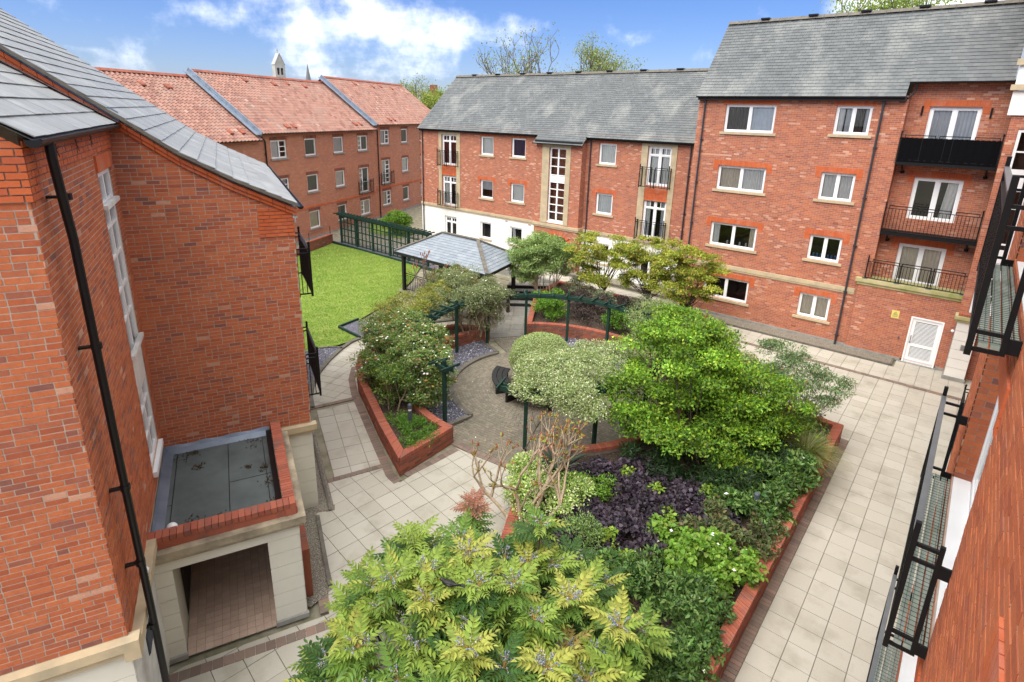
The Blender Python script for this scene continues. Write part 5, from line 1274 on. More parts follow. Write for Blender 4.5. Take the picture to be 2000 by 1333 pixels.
# porch inside: quarry tiles, red-brown skirting, dark door
mb = MB(); mb.poly([LW(-2.05, -.02, .012), LW(-.5, -.02, .012), LW(-.5, 3.1, .012), LW(-2.05, 3.1, .012)]); fl = mb.build('porch_floor', 'joint', PO); ps = Pieces()
for i in range(11):
    for j in range(22):
        a, b = -2.04+i*.14, -.02+j*.14; q = [LW(a+.003, b+.003, .03), LW(a+.137, b+.003, .03), LW(a+.137, b+.137, .03), LW(a+.003, b+.137, .03)]; ps.add(q, (0, 0, 1), .014, random.random())
ps.emit('floor_tile', 'quarry_tile', fl, 300)
mb = MB(); mb.poly([LW(-2.3, 3.0, 0), LW(-.1, 3.0, 0), LW(-.1, 3.0, 1.95), LW(-2.3, 3.0, 1.95)]); mb.poly([LW(-2.06, 0, 0), LW(-2.06, 3.1, 0), LW(-2.06, 3.1, 1.95), LW(-2.06, 0, 1.95)]); mb.poly([LW(-.48, .5, 0), LW(-.48, 3.1, 0), LW(-.48, 3.1, 1.95), LW(-.48, .5, 1.95)]); mb.poly([LW(-2.4, 0.02, 1.95), LW(0, .02, 1.95), LW(0, 3.1, 1.95), LW(-2.4, 3.1, 1.95)])
mb.build('porch_lining', 'cream_render', PO)
mb = MB(); mb.poly([LW(-2.05, .9, .03), LW(-2.05, 2.98, .03), LW(-2.05, 2.98, 1.94), LW(-2.05, .9, 1.94)]); mb.poly([LW(-2.05, 2.97, .03), LW(-1.25, 2.97, .03), LW(-1.25, 2.97, 1.94), LW(-2.05, 2.97, 1.94)]); mb.build('entrance_door', 'dark_timber_door', PO)
mb = MB(); FPs.box(mb, .42, 1.75, .0, .95, .0, .16); FPs.box(mb, .42, .75, .95, 1.15, .0, .16); kx = mb.build('side_kerb', 'brick_planter', PO)
ps = Pieces(); coping(FPs, .42, 1.75, .0, .17, 1.02, .068, .0765); ps.emit("coping_brick", "brick_coping", kx, 60)
mb = MB(); FPf.box(mb, -.57, .02, 0, .1, -.02, .05); FPf.box(mb, -2.44, -2.02, 0, .1, -.02, .05); mb.build('plinth', 'concrete', PO)
# small drain by the porch
mb = MB(); c = FPf.P(-2.52, 0, .12); mb.tube([c+(0, 0, .0), c+(0, 0, .55), c+(.0, 0, .62)], [.055, .055, .06], 12); mb.lathe(c, [(.06, .6), (.075, .62), (.075, .7), (.03, .74)], 12); mb.build('vent_pipe', 'black_plastic', LB)
GL = thing('globe_vent', 'white ball on the felt porch roof beside the brick kerb', 'vent', LW(-1.98, .36, 2.33)); mb = MB()
mb.lathe(LW(-1.98, .36, 2.33), [(.05, 0), (.055, .05)]+[(.088*math.cos(a), .13+.088*math.sin(a)) for a in np.linspace(-.9, 1.45, 9)], 20); mb.build('ball', 'globe_white', GL, smooth=True)

# ---------- right-hand wing beside the camera: brick wall with balcony openings
NB = thing('apartment_wing', 'orange brick wing with iron balconies, close beside the viewpoint at right', 'building', (.9, 5, 0))
FN = Fac((.42, 0), (0, 1), (-1, 0)); HN = [(5.0, 8.0, zf+.05, zf+2.2) for zf in (2.6, 5.25, 7.95)]+[(1.5, 2.55, zf, zf+1.25) for zf in (3.5, 6.0)]
mb = MB(); FN.wall(mb, -2, 9.42, 0, 10.5, HN, d=-.004, rev=.18)
wl = mb.build('wall', 'mortar', NB); ps = Pieces(); bricks(FN, 1.2, 9.42, 2.3, 9.5, ps, HN, hi=.72); ps.emit('brick', 'brick', wl, 300, 'bricks')
ps = Pieces()
for h in HN[:3]:      # jamb bricks of the openings
    for (y, s) in ((h[1], -1), (h[0], 1)):
        z = h[2]+.01; k = 0
        while z+.065 < h[3]:
            for (a, b) in (((.012, .1) , (.108, .19)) if k % 2 else ((.012, .19),)):
                q = [V3(.42+a, y+s*.006, z), V3(.42+b, y+s*.006, z), V3(.42+b, y+s*.006, z+.065), V3(.42+a, y+s*.006, z+.065)]
                ps.add(q if s < 0 else q[::-1], (0, s, 0), .01, random.random())
            z += .075; k += 1
FE = Fac((.42, 9.42), (1, 0), (0, 1)); mb = MB(); FE.quad(mb, 0, .75, 0, 10.5); mb.build('return_wall', 'brickwork', NB)
ps.emit('jamb_brick', 'brick', wl, 120, 'jamb_bricks')
for h in HN: lintel(FN, wl, h[0], h[1], h[3]+.004, h=.225, ext=.15, ear=.15, d=.015)
for h in HN[:3]: window(FN, NB, *h, (.25, .5, .75), (), fw=.09, rec=.19, sill='white_pvc', sillw=-.02, silld=-.12, name='balcony_door', room='interior', curt=[('curtain_white', 0, .25), ('curtain_white', .75, 1)])
for h in HN[3:]: window(FN, NB, *h, (.5,), (), fw=.08, rec=.1, name='window')
for zf in (2.6, 5.25, 7.95):
    y0, y1, d, zr = 4.95, 8.05, .27, zf+1.02; mb = MB()
    FN.box(mb, y0, y1, zr-.03, zr, d-.02, d+.02); FN.box(mb, y0, y1, zr-.16, zr-.135, d-.014, d+.014); FN.box(mb, y0, y1, zf-.04, zf-.01, d-.016, d+.016)
    for y in (y0, y1):
        FN.box(mb, y-.02, y+.02, zf-.12, zr+.12, d-.02, d+.02); FN.box(mb, y-.018, y+.018, zf-.08, zr-.02, .07, .105)
        for z in (zr-.08, zr-.22, zf+.06, zf-.07): FN.box(mb, y-.013, y+.013, z-.014, z+.014, .105, d-.02)
        for z in (zr-.3, zf-.06): FN.box(mb, y-.012, y+.012, z, z+.11, -.005, .07)
    o = mb.build('balcony', 'black_metal', NB)
    bm = MB(); FN.box(bm, -.009, .009, zf-.01, zr-.16, d-.009, d+.009); me = bm.mesh('baluster', 'black_metal', FN.o)
    for i in range(1, 28):
        x = bpy.data.objects.new('baluster', me); COL.objects.link(x); x.parent = o; c = FN.o+FN.u*(y0+(y1-y0)*i/28); x.location = c-wloc(NB); WL[x] = c
    mb = MB(); FN.box(mb, y0+.05, y1-.05, zr+.002, zr+.018, d-.024, d+.024); mb.build('hand_rail', 'rail_sky_sheen', o)  # grey strip: sky reflection on the black rail, put into its colour
    for i in range(6):
        dm = MB(); FN.box(dm, y0, y1, zf-.05, zf-.02, -.17+i*.068, -.17+i*.068+.055); dm.build('deck_board', 'deck', o)
    mb = MB(); FN.box(mb, y0+.06, y1-.06, zf+.0, zf+.06, -.185, -.02); mb.build('threshold', 'white_pvc', o)
    nm = MB()     # bird netting over the deck
    for i in range(52): y = y0+.06*i; nm.bar(FN.P(y, zf+.0, -.1), FN.P(y, zf+.0, d-.02), .003, .003)
    for i in range(7): dd = -.1+.05*i; nm.bar(FN.P(y0, zf+.003, dd), FN.P(y1, zf+.003, dd), .003, .003)
    nm.build('netting', 'black_metal', o)
# far, set-back part of the wing
FN2 = Fac((1.2, 0), (0, 1), (-1, 0)); hn = [(y, y+1.6, z, z+2.0) for y in (11.5, 15.5, 19.5) for z in (.2, 2.8, 5.5, 8.2)]
mb = MB(); FN2.wall(mb, 9.4, 26.5, 0, 10.8, hn); mb.build('far_wall', 'brickwork', NB)
for h in hn: window(FN2, NB, *h, (.5,), (), fw=.12, sill=None, room='interior_dark', curt=[('curtain_white', 0, .3)])
railing(FN2, NB, 15, 22.2, .1, 1.2, .32, ret=.3, pitch=.13, name='terrace_railing')
mb = MB(); mb.poly([(-.0+.42, -2, 10.5), (6, -2, 10.5), (6, 9.42, 10.5), (.42, 9.42, 10.5)]); mb.poly([(1.2, 9.42, 10.8), (6, 9.42, 10.8), (6, 26.4, 10.8), (1.2, 26.4, 10.8)]); mb.build('roof', 'far_slate', NB)
# ------------------------------------------------------------------ raised brick beds
def resample(pts, closed=True, step=.2):
    pts = [np.array(p, float) for p in pts]
    if closed: pts = pts+[pts[0]]
    return pts
def planter(name, label, outline, h=.5, t=.22, soilz=.4, nmax=150, z0=0.):
    """brick wall round an outline (ccw), coping bricks laid across, soil inside"""
    outline = ccw(outline); n = len(outline); c = np.mean(np.array(outline), 0)
    T = thing(name, label, 'planter', (float(c[0]), float(c[1]), 0), 'raised brick planting beds')
    P = [np.array(p, float) for p in outline]; N_ = []
    for i in range(n):
        d0 = P[i]-P[i-1]; d1 = P[(i+1) % n]-P[i]; d0 /= np.linalg.norm(d0); d1 /= np.linalg.norm(d1)
        n0, n1 = np.array([d0[1], -d0[0]]), np.array([d1[1], -d1[0]]); m = n0+n1; m /= np.linalg.norm(m); N_.append(m/max(.5, m @ n0))
    inn = [p-m*t for p, m in zip(P, N_)]
    mb = MB()
    for i in range(n):
        j = (i+1) % n; mb.poly([(*(P[i]-N_[i]*.008), z0), (*(P[j]-N_[j]*.008), z0), (*(P[j]-N_[j]*.008), z0+h), (*(P[i]-N_[i]*.008), z0+h)]); mb.poly([(*inn[j], z0), (*inn[i], z0), (*inn[i], z0+h), (*inn[j], z0+h)])
    wl = mb.build('wall', 'mortar_dark', T)
    ps, cp = Pieces(), Pieces()
    for i in range(n):
        j = (i+1) % n; a, b = P[i], P[j]; L_ = np.linalg.norm(b-a); d = (b-a)/L_; nn = np.array([d[1], -d[0]])
        F = Fac(a, d, nn); bricks(F, 0, L_, z0, z0+h+.01, ps, hdr=.1)
        k = max(1, int(round(L_/.0765)))
        for m in range(k):
            s0, s1 = (m+.05)/k, (m+.95)/k
            e = lambda s, o: (a+(b-a)*s)*(1-o)+(inn[i]+(inn[j]-inn[i])*s)*o+nn*.012*(1-2*o)
            z = z0+h+.105+random.choice((-.002, 0, .002)); q = [(*e(s0, 0), z), (*e(s1, 0), z), (*e(s1, 1), z), (*e(s0, 1), z)]
            cp.add(ccw_top(q), (0, 0, 1), .1, random.random())
    ps.emit('brick', 'brick_planter', wl, nmax, 'bricks'); cp.emit('coping_brick', 'brick_coping', wl, nmax, 'coping_bricks')
    mb = MB(); mb.poly([(*p, soilz) for p in inn]); mb.build('soil', 'soil', T)
    return T
def ccw_top(q): 
    a = np.array(q, float); return q if np.cross(a[1]-a[0], a[2]-a[1])[2] > 0 else q[::-1]
PLA = planter('brick_planter', 'crescent brick planter with bollard light, left of the round court', [PL_OUT[0]]+[(-10.5, 10.2)]+arc(4.66, 268, 156, 22)+PL_OUT[::-1][:-1], .45)
PRA = planter('brick_planter', 'long brick planter of dark shrubs along the right-hand path', [(-7.75, 10.15)]+arc(4.7, -53, 38, 20)+[(-6.3, 18.4), (-1.78, 18.1), (-1.78, 2.6), (-4.3, 3.6)], .5, nmax=300)
PBA = planter('brick_planter', 'curved brick planter behind the pergola, in front of the white ground floor', arc(4.72, 56, 136, 18)+[(-16.3, 21.6), (-17.0, 24.6), (-8.6, 24.9), (-6.9, 20.5)], .5)
mb_c = arc(.95, 0, 360, 16)[:-1]; PCA = planter('brick_planter', 'small round brick planter under the clipped ball in the court centre', mb_c, .4, nmax=40)

# ------------------------------------------------------------------ pergola ring
PG = thing('pergola', 'curved dark green timber pergola ringing the round court', 'pergola', (C0[0], C0[1], 0))
RG = 4.28; ZT = 2.12
def ringpt(a, r=RG): return np.array([C0[0]+r*math.cos(R(a)), C0[1]+r*math.sin(R(a))])
posts = [262, 232, 205, 181, 160, 137, 113, 89, 66, 300, 327, 352, 15]
for a in posts:
    p = ringpt(a); mb = MB(); d = np.array([math.cos(R(a)), math.sin(R(a))]); mb.bar((*p, 0), (*p, ZT+.14), .1, .1, (d[0], d[1], 0)); o = mb.build('post', 'green_timber', PG)
    mb = MB(); mb.lathe((*p, ZT+.14), [(.052, 0), (.06, .015), (.03, .05), (.0, .06)], 4); mb.build('post_cap', 'green_timber', o)
for (a0, a1) in ((150, 266), (50, 146), (290, 380)):
    k = int((a1-a0)/7.5)
    for i in range(k):
        t0, t1 = a0+(a1-a0)*i/k, a0+(a1-a0)*(i+1)/k
        for dr in (-.085, .085):
            mb = MB(); p, q = ringpt(t0-.15, RG+dr), ringpt(t1+.15, RG+dr); mb.bar((*p, ZT-.08), (*q, ZT-.08), .045, .15); mb.build('beam', 'green_timber', PG)
    k = int((a1-a0)/7.5)
    for i in range(k+1):
        t = a0+(a1-a0)*i/k; mb = MB(); p, q = ringpt(t, RG-.36), ringpt(t, RG+.36); mb.bar((*p, ZT+.03), (*q, ZT+.03), .045, .07); mb.build('cross_piece', 'green_timber', PG)
# ------------------------------------------------------------------ bench round the middle planter
for a0, a1, lab in ((195, 245, 'short curved black bench by the round paving, left of the climber'), (258, 320, 'curved black bench under the white-flowered climber')):
    T = thing('bench', lab, 'bench', (*ringpt((a0+a1)/2, 1.55), 0), 'curved benches round the middle planter')
    for k in range(3):
        r0, r1 = 1.28+k*.19, 1.28+k*.19+.17; mb = MB(); m = 10
        for i in range(m):
            t0, t1 = a0+(a1-a0)*i/m, a0+(a1-a0)*(i+1)/m
            A, B, C_, D_ = ringpt(t0, r0), ringpt(t1, r0), ringpt(t1, r1), ringpt(t0, r1)
            mb.hexa([(*D_, .38), (*C_, .38), (*B, .38), (*A, .38), (*D_, .43), (*C_, .43), (*B, .43), (*A, .43)][::1])
        mb.build('seat_slat', 'black_timber', T)
    for t in (a0+5, a1-5):
        mb = MB(); p, q = ringpt(t, 1.33), ringpt(t, 1.77); mb.bar((*p, .19), (*q, .19), .09, .38); mb.build('leg', 'black_timber', T)
# ------------------------------------------------------------------ bollard lights
def bollard(x, y, z, h, lab):
    T = thing('bollard_light', lab, 'bollard light', (x, y, z), 'bollard lights in the beds'); mb = MB()
    mb.lathe((x, y, z), [(.06, 0), (.06, h-.2)], 16); mb.build('column', 'bollard_metal', T)
    mb = MB(); mb.lathe((x, y, z), [(.05, h-.2), (.05, h-.14)], 16); mb.build('lens', 'globe_white', T)
    mb = MB(); mb.lathe((x, y, z), [(.06, h-.14), (.064, h-.13), (.064, h-.02), (.05, h)], 16); mb.build('cap', 'bollard_metal', T)
bollard(-11.6, 9.5, .4, .75, 'dark grey bollard light in low greenery at the planter tip')
bollard(-2.55, 12.15, .4, .78, 'bollard light with pale top among dark evergreens by the long planter wall')
bollard(-2.6, 16.6, .4, .75, 'bollard light half hidden beside the ornamental grass')
# ------------------------------------------------------------------ trellis along the lawn
TR = thing('trellis_fence', 'dark green trellis screen with pergola top at the far edge of the lawn', 'trellis', (-30.5, 22.9, 0))
FX = Fac((0, 22.85), (1, 0), (0, -1)); x0, x1 = -35.1, -25.6
for x in np.linspace(x0+.15, x1-.1, 6): mb = MB(); FX.box(mb, x-.06, x+.06, 0, 2.25, -.06, .06); mb.build('post', 'green_timber', TR)
for x in np.arange(x0+.55, x1, .42):
    mb = MB(); FX.box(mb, x-.025, x+.025, .1, 2.0, -.025, .025); mb.build('upright', 'green_timber', TR)
for z in (.12, .62, 1.1, 1.58, 1.98): mb = MB(); FX.box(mb, x0, x1, z, z+.05, -.03, .03); mb.build('rail', 'green_timber', TR)
mb = MB(); FX.box(mb, x0-.2, x1+.2, 2.06, 2.17, .07, .11); FX.box(mb, x0-.2, x1+.2, 2.06, 2.17, -.11, -.07); mb.build('beam', 'green_timber', TR)
for x in np.arange(x0-.1, x1+.2, .36): mb = MB(); FX.box(mb, x-.025, x+.025, 2.17, 2.24, -.4, .4); mb.build('cross_piece', 'green_timber', TR)
mb = MB()
for x in np.arange(x0, x1, .1): FX.box(mb, x, x+.011, .15, 2.0, -.045, -.034)
for z in np.arange(.15, 2.0, .1): FX.box(mb, x0, x1, z, z+.011, -.055, -.045)
mb.build('lattice', 'green_timber', TR, kind='stuff')
mb = MB(); FX.box(mb, x0-.5, x1+1, 0, .14, .32, .42); mb.build('edging_board', 'green_timber', TR)
mb = MB(); mb.poly([(x0-.4, 22.46, .05), (x1+1, 22.46, .05), (x1+1, 23.3, .05), (x0-.4, 23.3, .05)]); o = mb.build('slate_chip_bed', 'slate_chips'); o['kind'] = 'stuff'
# ------------------------------------------------------------------ low wall and iron railing beside the lawn
LWL = thing('garden_wall', 'low stepped brick wall with thin iron posts, left of the lawn', 'wall', (-34.5, 20.5, 0)); FWL = Fac((-33.3, 17.6), ((-35.5+33.3)/5.3, 4.85/5.3), (.915, .403))
u_ = np.array([-35.55+33.3, 22.5-17.6]); ll = np.linalg.norm(u_); u_ /= ll; FWL = Fac((-33.3, 17.6), u_, (u_[1], -u_[0])); ps, cp = Pieces(), Pieces()
mb = MB()
for (a, b, h) in ((0, ll*.45, .35), (ll*.45, ll, .6)):
    FWL.quad(mb, a, b, 0, h, -.006, uv=False); FWL.quad(mb, a, b, 0, h, -.2, uv=False); bricks(FWL, a, b, 0, h, ps)
    k = int((b-a)/.11)
    for i in range(k):
        q = [FWL.P(a+(b-a)*(i+.05)/k, h+.08, .02), FWL.P(a+(b-a)*(i+.95)/k, h+.08, .02), FWL.P(a+(b-a)*(i+.95)/k, h+.08, -.22), FWL.P(a+(b-a)*(i+.05)/k, h+.08, -.22)]; cp.add(ccw_top(q), (0, 0, 1), .08, random.random())
wl = mb.build('wall_body', 'mortar_dark', LWL); ps.emit('brick', 'brick_planter', wl, 60, 'bricks'); cp.emit('coping_brick', 'brick_coping', wl, 60, 'coping_bricks')
for u in (.6, ll*.5, ll-.15): mb = MB(); mb.bar(FWL.P(u, .3, -.1), FWL.P(u, 1.25, -.1), .03, .03); mb.build('iron_post', 'black_metal', LWL)
mb = MB(); mb.tube([FWL.P(.6, 1.1, -.1), FWL.P(ll-.15, 1.15, -.1)], .006, 5); mb.build('wire', 'black_metal', LWL)
# ------------------------------------------------------------------ timber edged slate corner by the lawn
E3 = [(-20.75, 13.12), (-20.95, 14.3), (-19.4, 14.6), (-19.05, 13.05)]; mb = MB(); mb.poly([(x, y, .05) for x, y in ccw(E3)]); o = mb.build('slate_chip_bed', 'slate_chips'); o['kind'] = 'stuff'
T = thing('bed_edging', 'green painted board edging at the pointed corner of the lawn', 'edging', (-20.75, 13.12, 0))
for a, b in ((E3[0], E3[3]), (E3[0], E3[1])): mb = MB(); mb.bar((*a, .06), (*b, .06), .07, .16); mb.build('board', 'green_timber', T)
# ------------------------------------------------------------------ pavilion with hipped slate roof
PV = thing('pavilion', 'open garden pavilion with hipped blue-grey slate roof and black posts', 'pavilion', (-20.6, 20.2, 0))
# plan: roughly square to the lawn, eaves corners and ridge
A_, B_, C_, D_ = np.array([-23.35, 18.4, 2.2]), np.array([-16.75, 18.5, 2.2]), np.array([-17.7, 22.3, 2.2]), np.array([-23.6, 22.4, 2.2])
R1, R2 = np.array([-21.9, 20.58, 3.1]), np.array([-19.3, 20.56, 3.1])
def hip(pts):
    O = pts[0]; u = pts[1]-pts[0]; lu = np.linalg.norm(u); u /= lu; v = pts[-1]-pts[0]; n = np.cross(u, v); n /= np.linalg.norm(n); s = np.cross(n, u)
    if s[2] < 0: s = -s
    poly = [((p-O) @ u, (p-O) @ s) for p in pts]
    return roof_slates('roof', PV, O, u, s, poly, .30, .2, 'slate_pavilion', 120, lift=.012)
hip([A_, B_, R2, R1]); hip([B_, C_, R2]); hip([C_, D_, R1, R2]); hip([D_, A_, R1])
mb = MB()
for a, b in ((A_, R1), (B_, R2), (C_, R2), (D_, R1), (R1, R2)):
    d = b-a; n = max(2, int(np.linalg.norm(d)/.4))
    for i in range(n): mb.bar(a+d*(i+.02)/n+(0, 0, .05), a+d*(i+.98)/n+(0, 0, .05), .17, .05)
mb.build('hip_tile', 'kerb', PV, kind='stuff')
mb = MB()
for a, b in ((A_, B_), (B_, C_), (C_, D_), (D_, A_)): mb.bar(a-(0, 0, .08), b-(0, 0, .08), .05, .12)
mb.build('fascia', 'black_timber', PV)
cen = (A_+B_+C_+D_)/4
for p in (A_, B_, C_, D_, (A_+B_)/2, (C_+D_)/2):
    q = p+(cen-p)*.14; mb = MB(); mb.bar((q[0], q[1], 0), (q[0], q[1], 2.2), .16, .16); mb.build('post', 'black_timber', PV)
FPV = Fac((A_+(cen-A_)*.14)[:2], ((B_-A_)/np.linalg.norm(B_-A_))[:2], (0, -1)); FPV.n = np.array([FPV.u[1], -FPV.u[0], 0]); railing(FPV, PV, .1, 3.6, .15, 1.05, 0., pitch=.13, name='railing')
mb = MB(); mb.poly([(x, y, .05) for x, y in ((-23.2, 18.4), (-17.4, 18), (-17.3, 22.1), (-23.3, 22.3))]); mb.build('floor', 'slab_grey', PV)
mb = MB(); mb.box((-17.75, 18.2, 0), (-17.5, 18.55, 2.1)); mb.build('brick_pier', 'brick_planter', PV)
# timber steps up to the pavilion
SP = thing('garden_steps', 'shallow steps with black timber risers leading to the pavilion', 'steps', (-17.2, 20.6, 0))
for i in range(4):
    p, q = np.array([-18.4-i*.25+.6, 20.3+i*.6]), np.array([-16.6-i*.25+.5, 21.7+i*.6]); mb = MB(); mb.bar((*p, .07+i*.13), (*q, .07+i*.13), .1, .14+.002*i); mb.build('riser', 'black_timber', SP)
    mb = MB(); d = np.array([-.3, .55]); mb.hexa([(*p, .0), (*q, .0), (*(q+d), .0), (*(p+d), .0), (*p, .12+i*.13), (*q, .12+i*.13), (*(q+d), .12+i*.13), (*(p+d), .12+i*.13)]); mb.build('tread', 'concrete', SP)
mb = MB(); mb.bar((-16.7, 20.0, 0), (-16.7, 20.0, .95), .12, .12); mb.build('newel_post', 'black_timber', SP)
# ------------------------------------------------------------------ planting
LIME = [(.12, .25, .018), (.16, .29, .022), (.09, .20, .015), (.23, .33, .03), (.06, .14, .015)]
# big bright tree-like shrub in the middle of the long bed
shrub('spindle_tree', 'large bright lime green shrub filling the middle of the long bed', 'shrub', (-5.2, 13.5, .4),
      [(-5.3, 14.0, 2.6, 1.8, 1.8, 1.2), (-6.0, 12.9, 2.0, 1.1, 1.0, .7), (-4.2, 14.6, 2.2, 1.3, 1.3, .9), (-4.9, 12.6, 1.5, 1.4, .8, .5), (-5.8, 14.9, 3.3, 1.2, 1.2, .7), (-3.9, 13.5, 1.4, 1.0, .9, .5), (-4.8, 15.4, 2.8, 1.2, 1.0, .7), (-3.4, 15.3, 1.9, 1.0, 1.0, .7), (-5.6, 15.2, 3.6, .9, .9, .4), (-3.2, 14.4, 1.5, .8, .8, .5)], 200, .5, 66000, .082, LIME, bark='bark', r0=.07, stems=5, spread=.35, maxl=120, aspect=.55, flat=.3, jit=.25, clumpjit=.2, shell=.15)
shrub('evergreen_shrub', 'dark evergreen shrub in shade under the lime green one', 'shrub', (-4.2, 13.0, .4), [(-4.0, 13.0, .85, 1.5, 1.0, .5), (-3.2, 14.2, .9, .9, 1.2, .5), (-5.4, 12.2, .7, .7, .6, .3)], 60, .35, 12000, .11, [(.02, .05, .016), (.028, .065, .02), (.016, .04, .014)], 'leaf_gloss', stems=3, aspect=.25)
shrub('pale_shrub', 'pale silvery green shrub behind the lime green one', 'shrub', (-6.6, 17.2, .4), [(-6.8, 17.2, 2.0, 1.3, 1.1, 1.0), (-7.7, 16.8, 1.4, .9, .8, .7), (-5.8, 17.4, 1.8, .9, .8, .9), (-5.2, 17.6, 1.4, .8, .8, .8)], 90, .38, 22000, .08, [(.22, .29, .11), (.28, .34, .16), (.17, .25, .07), (.34, .30, .15)], stems=3, r0=.03, aspect=.45)
t, c, r_ = shrub('nandina', 'airy dark green nandina with thin upright stems at the bed corner', 'shrub', (-2.9, 17.0, .4), [(-3.1, 17.2, 2.2, .9, .9, .4), (-2.6, 16.9, 1.7, .7, .8, .4), (-3.6, 17.7, 2.6, .7, .6, .3), (-3.9, 16.9, 2.3, .6, .6, .3), (-2.2, 17.3, 2.1, .5, .5, .3)], 60, .34, 9500, .09, [(.10, .18, .07), (.15, .23, .10), (.075, .135, .055), (.21, .26, .13)], stems=9, spread=.35, r0=.016, maxl=45, aspect=.3, up=.9, flat=.3, bark='bark')
flowers('young_shoots', t, c, r_, 30, .04, [(.22, .07, .03), (.3, .12, .06)])
shrub('green_bush', 'mid green bush filling the bed corner under the nandina', 'shrub', (-3.0, 16.4, .4), [(-3.1, 16.4, .95, .8, .8, .5), (-2.5, 16.9, .85, .5, .7, .4), (-3.9, 16.9, 1.1, .8, .7, .6)], 60, .3, 10000, .075, [(.10, .18, .035), (.14, .22, .05), (.07, .14, .025), (.2, .25, .08)], stems=3, r0=.02, aspect=.45)
# ornamental grass
def grass_clump(name, label, base, n, h, spread, cols, parent=None):
    T = thing(name, label, 'grass', base); V, Fc, Cc = [], [], []; k = 5; b = np.array(base, float)
    C = palette(n, cols, .15)
    for i in range(n):
        a = random.random()*6.28; d = np.array([math.cos(a), math.sin(a), 0]); o = b+d*random.random()*.14; L_ = h*random.uniform(.6, 1.15); out = spread*random.uniform(.3, 1.1); w = random.uniform(.006, .013); sd = np.array([-d[1], d[0], 0])
        i0 = len(V)
        for m in range(k+1):
            t = m/k; p = o+d*out*t**1.6+np.array([0, 0, L_*(t-.42*t**3*min(1.6, out/h*1.8))]); ww = w*(1-t*.9); V += [p-sd*ww, p+sd*ww]; Cc += [C[i]]*2
        for m in range(k): a_ = i0+2*m; Fc += [(a_, a_+1, a_+3), (a_, a_+3, a_+2)]
    return link('blades', tri_mesh('blades', np.array(V)-b, np.array(Fc), np.array(Cc), 'leaf'), T)
GR = [(.16, .2, .06), (.24, .25, .09), (.34, .29, .14), (.11, .16, .05)]
grass_clump('ornamental_grass', 'arching ornamental grass with straw tips spilling over the planter wall', (-2.25, 15.4, .4), 1000, 1.25, 1.05, GR)
grass_clump('ornamental_grass', 'smaller arching grass tuft beside the bollard near the bed corner', (-2.9, 14.9, .4), 420, .9, .7, GR)
# low evergreen mounds along the wall
DK = [(.05, .115, .025), (.07, .14, .03), (.095, .17, .04), (.035, .08, .02), (.12, .19, .055)]
def mound(name, label, cat, els, n, size, cols, mat='leaf_gloss', ncl=70, rcl=.22, aspect=.42, group='low mounds in the long bed', fl=None, kind6=True, **kw):
    x, y = np.mean([e[0] for e in els]), np.mean([e[1] for e in els])
    t, c, r_ = shrub(name, label, cat, (x, y, .4), els, ncl, rcl, n, size, cols, mat, stems=3, r0=.015, maxl=25, aspect=aspect, kind6=kind6, group=group, zmin=.5, **kw)
    if fl: flowers('flowers', t, c, r_, *fl)
    return t, c, r_
mound('viburnum_mound', 'broad dark glossy evergreen mound at the bottom of the long bed', 'shrub', [(-3.2, 7.9, .78, 1.3, 1.4, .38), (-2.7, 6.6, .75, .9, 1.0, .35), (-4.2, 7.0, .75, .9, .9, .35), (-2.35, 8.7, .7, .45, .9, .3), (-2.2, 7.2, .7, .4, 1.3, .3), (-2.4, 5.4, .72, .6, 1.2, .3), (-3.4, 5.6, .75, .9, .9, .3)], 36000, .09, DK, ncl=290, rcl=.24, fl=(30, .04, [(.85, .85, .8)]))
mound('viburnum_mound', 'dark glossy evergreen beside the pale-topped bollard light', 'shrub', [(-2.6, 13.2, .85, .7, 1.1, .4), (-3.1, 12.3, .75, .6, .6, .3), (-2.2, 14.2, .8, .4, .8, .3), (-2.15, 12.6, .7, .35, .8, .28), (-3.6, 13.0, .75, .5, .6, .3)], 11000, .11, DK, ncl=110, fl=(14, .05, [(.8, .82, .75)]))
mound('viburnum_mound', 'olive tinged low evergreen beside the purple carpet', 'shrub', [(-3.15, 10.9, .7, .5, .9, .26), (-2.3, 11.0, .62, .45, .9, .26), (-2.2, 12.0, .55, .3, .5, .2)], 7000, .09, [(.085, .115, .04), (.11, .13, .05), (.06, .09, .035), (.13, .10, .05)], ncl=50)
mound('geranium_mound', 'bright fresh green leafy clump between purple carpet and planter wall', 'plant', [(-2.85, 9.75, .85, .75, .7, .3), (-2.2, 10.0, .75, .45, .7, .27), (-3.7, 10.0, .75, .5, .4, .2)], 4800, .085, [(.12, .24, .025), (.15, .28, .03), (.095, .2, .02), (.19, .3, .05)], 'leaf', ncl=60, aspect=.85, rcl=.2, up=1.2, fl=(14, .04, [(.85, .85, .85)]))
t, c, r_ = mound('heuchera_carpet', 'carpet of dark purple leaves across the middle of the bed', 'plant', [(-5.2, 10.3, .66, 1.4, 1.2, .2), (-4.2, 10.9, .62, 1.2, 1.0, .18), (-5.0, 11.6, .6, 1.5, .7, .16), (-4.3, 9.4, .68, 1.0, .7, .2), (-5.5, 9.1, .64, .8, .8, .2), (-3.6, 11.7, .6, .9, .6, .15), (-4.9, 8.4, .62, .6, .6, .18)], 27000, .085, [(.026, .018, .027), (.038, .027, .038), (.018, .013, .02), (.05, .037, .05), (.058, .045, .062)], 'leaf_dark', ncl=240, rcl=.2, aspect=.8, up=1.2)
for i, (x, y, k) in enumerate(((-6.0, 10.1, .5), (-5.5, 10.3, .4))):
    mound('fern', ('feathery bright green fern at the left of the purple carpet', 'small feathery bright green fern against the purple carpet')[i], 'fern', [(x, y, .8, k*.6, k*.6, .3)], 1300, .06, [(.13, .27, .02), (.17, .32, .03), (.10, .22, .02)], 'leaf', ncl=14, aspect=.3, kind6=False, group='ferns in the bed')
